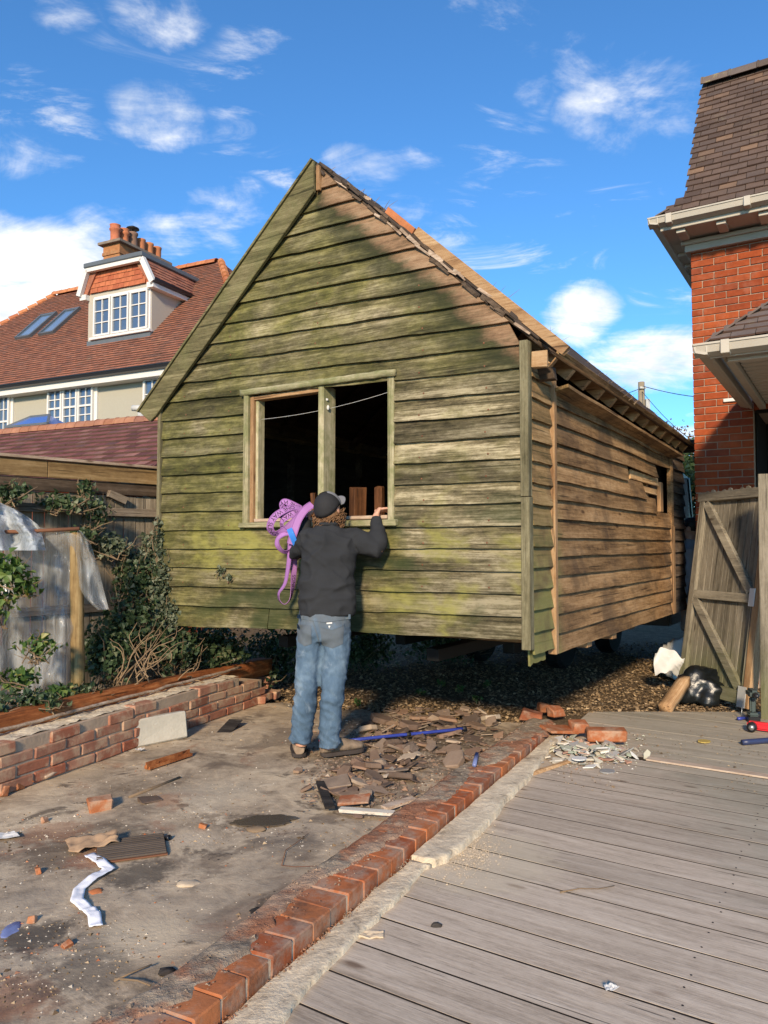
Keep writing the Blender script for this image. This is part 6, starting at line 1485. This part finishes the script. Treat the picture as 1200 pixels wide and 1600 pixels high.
# ================================================================ rubble and loose things
def place(name, me, px, py, z, rot, label, cat_, group=None, scl=1, lift=0):
    p = G(px, py, z); return link(name, me, None, label, cat_, group, loc=(p.x, p.y, z+lift), rot=rot, scl=scl)
lbm = [brickmesh('loose_brick', 'brick_loose', .215, .103, .066, 200+i, .007, .008) for i in range(4)]
wbm = [brickmesh('wall_end_brick', 'brick_wall', .215, .103, .066, 210+i, .007, .008) for i in range(3)]
hbm = [brickmesh('half_brick', 'brick_loose', .12, .10, .066, 220+i, .014, .008) for i in range(4)]
place('broken_brick', hbm[0], 155, 1255, .033, (.05, 0, .5), 'half brick with mortar end lying alone in the middle of the slab', 'brick')
b0 = place('loose_brick', lbm[0], 948, 1147, .062, (.05, -.04, -.15), 'two-part loose orange brick on top of the shard heap, on the deck side', 'brick', None, (1.25, 1.2, 1.3))
place('roof_tile', brickmesh('tile_piece', 'brick_loose', .24, .17, .02, 7, .004, .003), 874, 1139, .055, (.08, .10, .35), 'flat orange-brown tile piece beside the kerb end', 'tile')
place('loose_brick', hbm[1], 905, 1135, .07, (.1, 0, .1), 'broken orange half brick beside the larger brick on the shard heap', 'brick')
place('broken_brick', hbm[2], 36, 1207, .045, (.2, .1, .7), 'orange broken brick at the left edge against the low wall', 'brick', None, 1.0)
for i, (px, py, s, k) in enumerate([(12, 1222, .7, 0), (28, 1228, .55, 3), (5, 1237, .5, 1), (42, 1222, .45, 2)]):
    place('brick_fragment', hbm[k], px, py, .02, (i, .2*i, i*1.3), 'small orange brick fragment in the heap at the left edge', 'brick fragment', 'brick fragments at the left edge', s)
for i, (px, py, z, rz) in enumerate([(418, 1084, .035, -.2), (395, 1094, .035, .4), (404, 1060, .12, .3), (386, 1064, .035, 1.2), (417, 1068, .045, 1.4)]):
    place('loose_brick', wbm[i % 3], px, py, z, (.04*i, .05, rz), 'pale mortar-covered brick tumbled from the broken far end of the left wall', 'brick', 'bricks off the end of the left wall')
mb = MB(); mb.box(-.20, .20, -.055, .055, 0, .19, None, .008)
o = mb.build('concrete_block', 'concrete_block', None, label='pale grey concrete block standing on edge against the left brick wall', cat='concrete block'); bevel(o, .01); p = G(248, 1160); o.location = p; o.rotation_euler = (R(-6), R(-3), R(38))
mb = MB(); mb.box(-.055, .055, -.13, .13, 0, .012, None, .006); o = mb.build('rubber_pad', 'burnt_x', None, label='dark curved rubber-like slab lying on the concrete behind the block', cat='pad'); bevel(o, .005); o.location = G(358, 1137, .02); o.rotation_euler = (R(14), 0, R(-15))
a, b_ = G(293, 1133, .02), G(350, 1108, .03); mb = MB(); noisy_bar(mb, a, b_, .045, .03, 12, .005); mb.build('dark_strip', 'burnt_x', None, True, label='dark charred timber strip behind the concrete block', cat='timber')
a, b_ = G(230, 1200, .02), G(297, 1178, .02); mb = MB(); mb.bar(a, b_, .05, .02, (0, 0, 1), .002); mb.bar(a+Vector((0, -.02, .02)), b_+Vector((0, -.02, .02)), .012, .035, (0, 0, 1), .002); mb.build('rusty_angle', 'beam_red', None, label='short rust-brown angle strip lying in front of the concrete block', cat='strip')
a, b_ = G(202, 1246, .008), G(281, 1215, .008); mb = MB(); mb.tube([a, a.lerp(b_, .5), b_], .009, 6); mb.build('thin_rod', 'twig', None, True, label='thin dark straight rod lying on the middle of the slab', cat='rod')
mb = MB(); mb.box(-.06, .06, -.04, .04, 0, .01, None, .008); o = mb.build('slate_chip', 'slate', None, label='flat grey slate piece next to the thin rod', cat='slate'); o.location = G(234, 1251, .008); o.rotation_euler = (0, .1, .7)
# steel grating and torn cardboard
ga = G(205, 1325, .012); gt = thing('steel_grating', 'dark ribbed grating lying flat on the slab under torn cardboard', 'grating', ga, R(20))
for i in range(11):
    mb = MB(); mb.box(-.15, .15, -.006, .006, 0, .008); o = mb.build('bar', 'grating', gt); o.location = (0, -.11+.022*i, .002)
mb = MB(); mb.box(-.155, .155, -.125, .125, -.006, .0); mb.build('base', 'rust', gt)
mb = MB(); cpts = [(-.13, -.02), (-.06, .06), (.02, .07), (.09, .12), (.12, .05), (.07, .03), (.05, -.07), (.0, -.10), (-.03, -.03), (-.09, -.06)]
mb.grid(12, 8, lambda u, v: Vector((-.12+.22*u+.01*fn(u*5, v*5, 1), -.07+.15*v*(1-.5*u)+.02*fn(u*7, v*3, 1), .014+.02*fn(u*4, v*4, 1, 3)+.03*u*v))); o = mb.build('torn_cardboard', 'cardboard', None, True, label='torn brown cardboard scrap at the top of the white paper strip', cat='cardboard'); o.location = G(148, 1318, .015); o.rotation_euler = (0, 0, .5); o.modifiers.new('s', 'SOLIDIFY').thickness = .003
for i, px in enumerate((248, 260)):
    mb = MB(); mb.lathe([(.012, 0), (.014, .0), (.014, .022), (.011, .024), (.009, .01)], 10); o = mb.build('pipe_cap', 'black_plastic', None, True, label=('left' if i == 0 else 'right')+' one of two small black caps beside the grating', cat='cap'); o.location = G(px, 1313-3*i, .006); o.rotation_euler = (1.2, .3, i)
# white paper strip in zigzag
def strip(name, pts, w, m, label, cat_, lift=.008, amp=.006):
    P = []
    for i, (px, py) in enumerate(pts): P.append(G(px, py, .015)+Vector((0, 0, lift if i % 2 else .0)))
    mb = MB(); rs = []
    n = len(P)
    for i in range(n):
        t = (P[min(i+1, n-1)]-P[max(0, i-1)]).normalized(); s_ = t.cross(Vector((0, 0, 1))).normalized()
        if 0 < i < n-1:
            k = min(1.5, 1/max(.35, abs((P[i]-P[i-1]).normalized().dot(t))))
        else: k = 1
        rs.append((P[i]+s_*w/2*k, P[i]-s_*w/2*k))
    fine = []
    for (a, b_), (c, d_) in zip(rs, rs[1:]):
        for k in range(8): fine.append((a.lerp(c, k/8), b_.lerp(d_, k/8)))
    fine.append(rs[-1]); q = []
    for i, (a, b_) in enumerate(fine): q.append([a.lerp(b_, j/5)+Vector((0, 0, amp*fn(i*.35, j*.5, 1, 3)+amp*.4*fn(i*1.1, j, 1))) for j in range(6)])
    mb.rings(q, False, False); o = mb.build(name, m, None, True, label=label, cat=cat_); o.modifiers.new('s', 'SOLIDIFY').thickness = .0015; return o
strip('paper_strip', [(140, 1334), (155, 1346), (170, 1357), (146, 1372), (124, 1388), (120, 1408), (136, 1418), (147, 1430), (150, 1447)], .048, 'tissue', 'long white paper strip lying in a zigzag on the slab', 'paper strip')
for px, py, s, rz, lab, z in [(8, 1307, .07, .3, 'white paper scrap on the slab at the left edge', .01), (953, 1546, .026, .4, 'small white paper scrap on the deck near the bottom edge', .0), (217, 1172, .035, .8, 'small white printed scrap in front of the concrete block', .02)]:
    mb = MB(); mb.grid(5, 5, lambda u, v: Vector(((u-.5)*2*s*(1-.5*v), (v-.5)*s*1.1, .012*abs(u-.5)+.008*fn(u*4, v*4, 1, px)+.004))); o = mb.build('paper_scrap', 'white_paper', None, label=lab, cat='paper'); o.location = G(px, py, z); o.rotation_euler = (0, 0, rz); o.modifiers.new('s', 'SOLIDIFY').thickness = .001
crumple('blue_rag', 'blue_pipe', G(18, 1455, .0), (.035, .05, .014), 'crumpled faded blue rag on the slab at the left edge', 'rag', 8, .5, 3, 0)
crumple('yellow_rag', 'yellow_cloth', G(166, 1160, .01), (.09, .04, .035), 'crumpled yellow rag at the foot of the left wall', 'rag', 9, .6, 3, 0)
# blue pole, short blue pipe
a, b_ = G(537, 1158, .06), G(726, 1138, .05); mb = MB(); mb.tube([a.lerp(b_, t/6)+Vector((0, 0, .002*math.sin(t))) for t in range(7)], .012, 8); o = mb.build('blue_pole', 'blue_pole', None, True, label='long blue painted pole lying across the rubble', cat='pole')
mb = MB()
for t in (0, .5, .98): 
    c = a.lerp(b_, t); mb.tube([c, c+(b_-a).normalized()*.03], .017, 8)
mb.build('collar', 'iron_black', o, True)
a, b_ = G(741, 1196, .08), G(745, 1178, .10); mb = MB(); mb.tube([a, b_], .013, 8); mb.build('blue_pipe', 'blue_pipe', None, True, label='short pale blue pipe end standing on the kerb bricks', cat='pipe')
# laths by the kerb
for (p0, p1, w, m_, lab) in [((532, 1264), (616, 1271), .045, 'batten_pale', 'short white painted lath by the kerb in front of the rubble'), ((600, 1262), (648, 1247), .05, 'batten_x', 'pale splintered lath crossing behind the white lath'), ((500, 1222), (516, 1262), .05, 'burnt_x', 'charred dark timber sticking out of the rubble'), ((830, 1209), (905, 1184), .022, 'raw_x', 'thin brown stick in front of the shard heap')]:
    z_ = -.009 if m_ == 'raw_x' else .03; a, b_ = G(*p0, z_), G(*p1, z_+.005); mb = MB(); mb.bar(a, b_, w, .014, (0, 0, 1), .004); o = mb.build('lath', m_, None, label=lab, cat='lath')
# broken slates and stones
r = random.Random(21); sm_ = []
for i in range(10):
    bm = bmesh.new(); k = r.randint(4, 6); pts = [Vector((math.cos(2*math.pi*j/k+r.uniform(-.3, .3))*r.uniform(.6, 1.2)*.075, math.sin(2*math.pi*j/k+r.uniform(-.3, .3))*r.uniform(.5, 1.1)*.055, 0)) for j in range(k)]
    t = r.uniform(.006, .016) if i < 8 else r.uniform(.02, .035); mb = MB(); mb.prism(pts, (r.uniform(-.01, .01), r.uniform(-.01, .01), t)); me = mb.mesh('slate_piece', 'slate'); bevel(me, min(.004, t*.25)); sm_.append(me)
GRP = 'broken slates and stones in the rubble behind the kerb'
for i in range(250):
    u = r.random()
    if i < 75: px, py = r.gauss(560, 45), r.gauss(1205, 28)
    elif i < 150: px, py = r.uniform(540, 760), r.uniform(1128, 1205)
    else: px, py = r.uniform(590, 780), r.uniform(1108, 1150)
    if (G(px, py)-KO).dot(KN) > -.30 or (px < 572 and py < 1200): continue
    z = .008+max(0, .05*math.exp(-((px-600)/70)**2-((py-1190)/40)**2))*r.random()
    place('slate_fragment', r.choice(sm_), px, py, z, (r.gauss(0, .25), r.gauss(0, .25), r.uniform(0, 6.3)), 'broken brown slate or stone '+('in the heap in front of the blue pole' if i < 75 else ('spread around the blue pole' if i < 150 else 'at the slab edge behind the blue pole')), 'slate', GRP+(' (heap)' if i < 75 else (' (spread)' if i < 150 else ' (far edge)')), r.choice([r.uniform(.3, .7), r.uniform(.5, 1.1), r.uniform(.9, 1.7)]), 0)
for i, (px, py, s) in enumerate([(612, 1165, .075), (640, 1170, .07), (560, 1192, .055), (590, 1195, .06), (570, 1240, .05), (545, 1215, .045), (655, 1150, .05)]):
    me = rough_stone('stone', 1, (1, .8, .62), 50+i, 2); me.materials.append(MATS['slate']); place('stone', me, px, py, .03, (0, 0, i), 'rounded pale stone among the broken slates behind the kerb', 'stone', 'stones in the rubble', s)
place('roof_tile', brickmesh('red_tile', 'brick_loose', .17, .10, .016, 9, .006, .003), 553, 1249, .045, (.1, -.08, -.1), 'flat red tile piece just behind the white lath', 'tile')
place('roof_tile', brickmesh('brown_tile', 'slate', .16, .15, .014, 19, .006, .003), 525, 1222, .035, (.1, -.15, .2), 'square dark brown tile in front of the rubble', 'tile')
# heap of shards at the kerb end
sh = []
for i in range(10):
    k = r.randint(3, 5); pts = [Vector((math.cos(2*math.pi*j/k+r.uniform(-.4, .4))*r.uniform(.5, 1.2)*.06, math.sin(2*math.pi*j/k+r.uniform(-.4, .4))*r.uniform(.4, 1.0)*.04, 0)) for j in range(k)]; mb = MB(); mb.prism(pts, (0, 0, r.uniform(.005, .012))); me = mb.mesh('shard', 'shard'); bevel(me, .0015); sh.append(me)
for i in range(170):
    px = r.gauss(918, 38); py = r.gauss(1173, 12)+(px-918)*.06
    if px < 838+(1200-py)*.35 or py > 1200 or py < 1140 or px > 1020: continue
    e = math.exp(-((px-915)/45)**2-((py-1168)/16)**2)
    place('shard', r.choice(sh), px, py, -.015+.075*e*r.random()**.6, (r.gauss(0, .3), r.gauss(0, .3), r.uniform(0, 6.3)), 'broken tile or plaster shard in the heap at the far end of the kerb', 'shard', 'shards heaped at the kerb end', r.uniform(.5, 1.35), .004)
for px, py, m_, s, lab in [(905, 1186, 'white_paper', .05, 'white ceramic piece at the front of the shard heap'), (949, 1206, 'shard', .05, 'oval pink shard lying in front of the heap on the deck'), (1100, 1159, 'leaf_yellow', .05, 'yellow-brown leaf lying on the landing by the tools')]:
    mb = MB(); mb.prism([Vector((math.cos(a)*s*1.2, math.sin(a)*s*.75, 0)) for a in [2*math.pi*j/9 for j in range(9)]], (0, 0, .008)); o = mb.build('shard', m_, None, label=lab, cat='leaf' if 'leaf' in m_ else 'shard'); o.location = G(px, py, -.016) if py != 1186 else G(px, py, .02); o.rotation_euler = (.05, .05, .6)
# grit and crumbs
def grit(name, m, n, fnp, smin, smax, label, seed):
    r = random.Random(seed); mb = MB()
    for _ in range(n):
        p = fnp(r)
        if p is None: continue
        pebble(mb, p, r.uniform(smin, smax)*(1 if r.random() < .9 else 2), r)
    mb.build(name, m, None, label=label, cat='debris', kind='stuff')
def onslab(r):
    px, py = r.uniform(-20, 760), 1100+500*r.random()**1.1; p = G(px, py)
    if (p-KO).dot(KN) > -.27 or (p-LO).dot(LN) < .02 or p.y > 6.9: return None
    if mn.noise(Vector((p.x*1.7, p.y*1.7, 4))) < .02 and r.random() < .8: return None
    p.z = .012*fn(p.x, p.y, 1.1)+.004*fn(p.x, p.y, 7, 5); return p
grit('mortar_crumbs', 'mortar_pale', 2600, onslab, .002, .0055, 'pale mortar crumbs scattered over the slab', 1)
grit('dirt_crumbs', 'litter', 3600, onslab, .002, .008, 'dark dirt crumbs scattered over the slab', 2)
grit('brick_crumbs', 'brick_loose', 260, onslab, .003, .011, 'orange brick crumbs scattered over the slab', 3)
def rub(r):
    px, py = r.uniform(470, 790), r.uniform(1105, 1270); p = G(px, py)
    if (p-KO).dot(KN) > -.25: return None
    if r.random() > math.exp(-((px-600)/120)**2-((py-1185)/60)**2)*1.3: return None
    p.z = .006; return p
grit('rubble_crumbs', 'slate', 5200, rub, .004, .016, 'small rubble between the broken slates', 4)
def kb(r):
    y = r.uniform(-2.2, 4.0); q = KO+KD*y+KN*(r.uniform(.0, .03) if r.random() < .5 else -r.uniform(.06, .26)); q.z = .0 if (q-KO).dot(KN) > -.01 else .068; return q
grit('kerb_crumbs', 'crust', 2600, kb, .002, .006, 'crumbs of mortar and dirt along the kerb', 5)
def saw(r):
    a = r.gauss(0, .13); b = r.gauss(0, .07); p = Vector((.40, 3.55, 0))+KD*a+KN*b; p.z = -.014; return p
grit('sawdust', 'plaster', 1300, saw, .0015, .004, 'pale sawdust spilled on the deck beside the cement strip', 6)
def dkc(r):
    p = G(r.uniform(880, 1200), r.uniform(1115, 1240), -.018); return p if mn.noise(Vector((p.x*2.2, p.y*2.2, 1))) > -.05 else None
grit('deck_crumbs', 'litter', 700, dkc, .002, .009, 'dark leaf crumbs on the landing boards', 7)
def shc(r):
    p = G(r.gauss(915, 45), r.gauss(1175, 14), -.016); return p if p.x > .95+.5*(p.y-4.7) else None
grit('shard_crumbs', 'shard', 1200, shc, .003, .010, 'crumbs around the shard heap', 8)
def twig(name, pts, label, z=.01, rr_=.004, m_='twig'):
    mb = MB(); P = [G(px, py, z)+Vector((0, 0, .004*i % .012)) for i, (px, py) in enumerate(pts)]; mb.tube(P, [rr_*(1-.5*i/len(P)) for i in range(len(P))], 5); mb.build(name, m_, None, True, label=label, cat='twig')
twig('twig', [(178, 1533), (205, 1522), (237, 1511)], 'thin forked twig on the slab near the bottom left', .012); twig('twig', [(180, 1529), (215, 1534), (235, 1544)], 'short lower twig near the bottom left of the slab', .012)
twig('twig', [(875, 1394), (905, 1390), (935, 1392), (960, 1384)], 'thin dry twig on the middle of the deck', -.012, .003, 'root')
twig('wire', [(440, 1352), (446, 1330), (465, 1318), (482, 1302)], 'thin bent wire on the slab left of the kerb', .01, .002, 'rust'); twig('wire', [(440, 1352), (460, 1356), (495, 1356)], 'lower thin wire on the slab left of the kerb', .01, .002, 'rust')
crumple('dirt_clump', 'burnt_x', G(682, 1447, -.018), (.022, .014, .012), 'tiny dark dirt clump on the deck boards', 'dirt', 3, .5, 2, 0)
for i, (px, py, s) in enumerate([(295, 1382, .05), (262, 1520, .03), (405, 1425, .04), (150, 1395, .03), (400, 1296, .05)]):
    crumple('dirt_clump', ['plaster', 'burnt_x', 'burnt_x', 'brick_loose', 'twig'][i], G(px, py, .0), (s, s*.7, .012), ['yellow plaster clump on the slab', 'dark dirt clump beside the forked twig', 'black dirt clump against the kerb crust', 'red-brown dirt clump beside the paper strip', 'brown bark piece at the puddle'][i], 'dirt', 11+i, .6, 2, 0)
for i, (px, py) in enumerate([(317, 1290), (70, 1282), (60, 1360), (50, 1438), (105, 1475)]):
    place('brick_fragment', hbm[i % 4], px, py, .012, (i*.7, .3, i), 'small orange brick crumb lying alone on the slab', 'brick fragment', 'single brick crumbs on the slab', .28 if i else .3)
mb = MB(); mb.grid(8, 5, lambda u, v: Vector((.05*(u-.5)*2, .022*(v-.5)*2, .006+.01*fn(u*3, v*3, 1)))); o = mb.build('plaster_flake', 'plaster', None, label='cream flake on the deck edge beside the cement strip', cat='flake'); o.location = G(578, 1461, -.015); o.modifiers.new('s', 'SOLIDIFY').thickness = .006
# ================================================================ tools at the right edge
dr = thing('cordless_tool', 'dark green-grey cordless drill standing upright on its battery at the right edge', 'drill', G(1176, 1127, -.018), R(-10))
def tb(par, name, m_, *a, bev=.006, M=None):
    mb = MB(); mb.box(*a, M); o = mb.build(name, m_, par); bevel(o, bev, 2); return o
tb(dr, 'battery', 'black_plastic', -.045, .045, -.06, .05, 0, .045); tb(dr, 'foot', 'green_plastic', -.042, .042, -.055, .05, .047, .075, bev=.012); tb(dr, 'handle', 'green_plastic', -.021, .021, -.022, .026, .07, .20, bev=.012); tb(dr, 'motor_housing', 'green_plastic', -.036, .036, -.09, .07, .195, .262, bev=.018)
mb = MB(); mb.tube([(0, -.09, .228), (0, -.12, .228), (0, -.145, .228)], [.024, .022, .012], 12); mb.build('chuck', 'black_plastic', dr, True); tb(dr, 'trigger', 'black_plastic', -.01, .01, -.034, -.02, .165, .195, bev=.003)
rt = thing('red_tool', 'red and black power tool lying on its side at the right edge', 'power tool', G(1190, 1143, -.018), R(-35))
tb(rt, 'body', 'red_plastic', -.10, .26, -.035, .035, .012, .072, bev=.015); 
mb = MB(); mb.tube([(-.06, -.075, .035), (-.06, -.03, .035)], [.034, .038], 16); mb.build('head', 'black_plastic', rt, True); mb = MB(); mb.tube([(-.06, -.077, .035), (-.06, -.0752, .035)], [.020, .020], 14); mb.build('disc', 'steel', rt, True); tb(rt, 'grip', 'black_plastic', .05, .16, -.037, .037, .02, .064, bev=.01)
a, b_ = G(1160, 1160, -.0), G(1262, 1152, .0); mb = MB(); mb.tube([a, a+(b_-a)*.1, b_], [.02, .021, .021], 12); mb.build('blue_bar', 'blue_bar', None, True, label='dark navy bar lying in front of the red tool at the right edge', cat='bar')
sdv = thing('screwdriver', 'purple-handled screwdriver standing beside the drill', 'screwdriver', G(1160, 1125, -.018), R(20))
mb = MB(); mb.tube([(-.05, 0, .014), (-.02, 0, .014), (.04, 0, .014)], [.012, .015, .011], 10); mb.build('handle', 'blue_pole', sdv, True); mb = MB(); mb.tube([(0, .01, .02), (.008, .01, .10)], .003, 6); mb.build('shaft', 'steel', sdv, True)
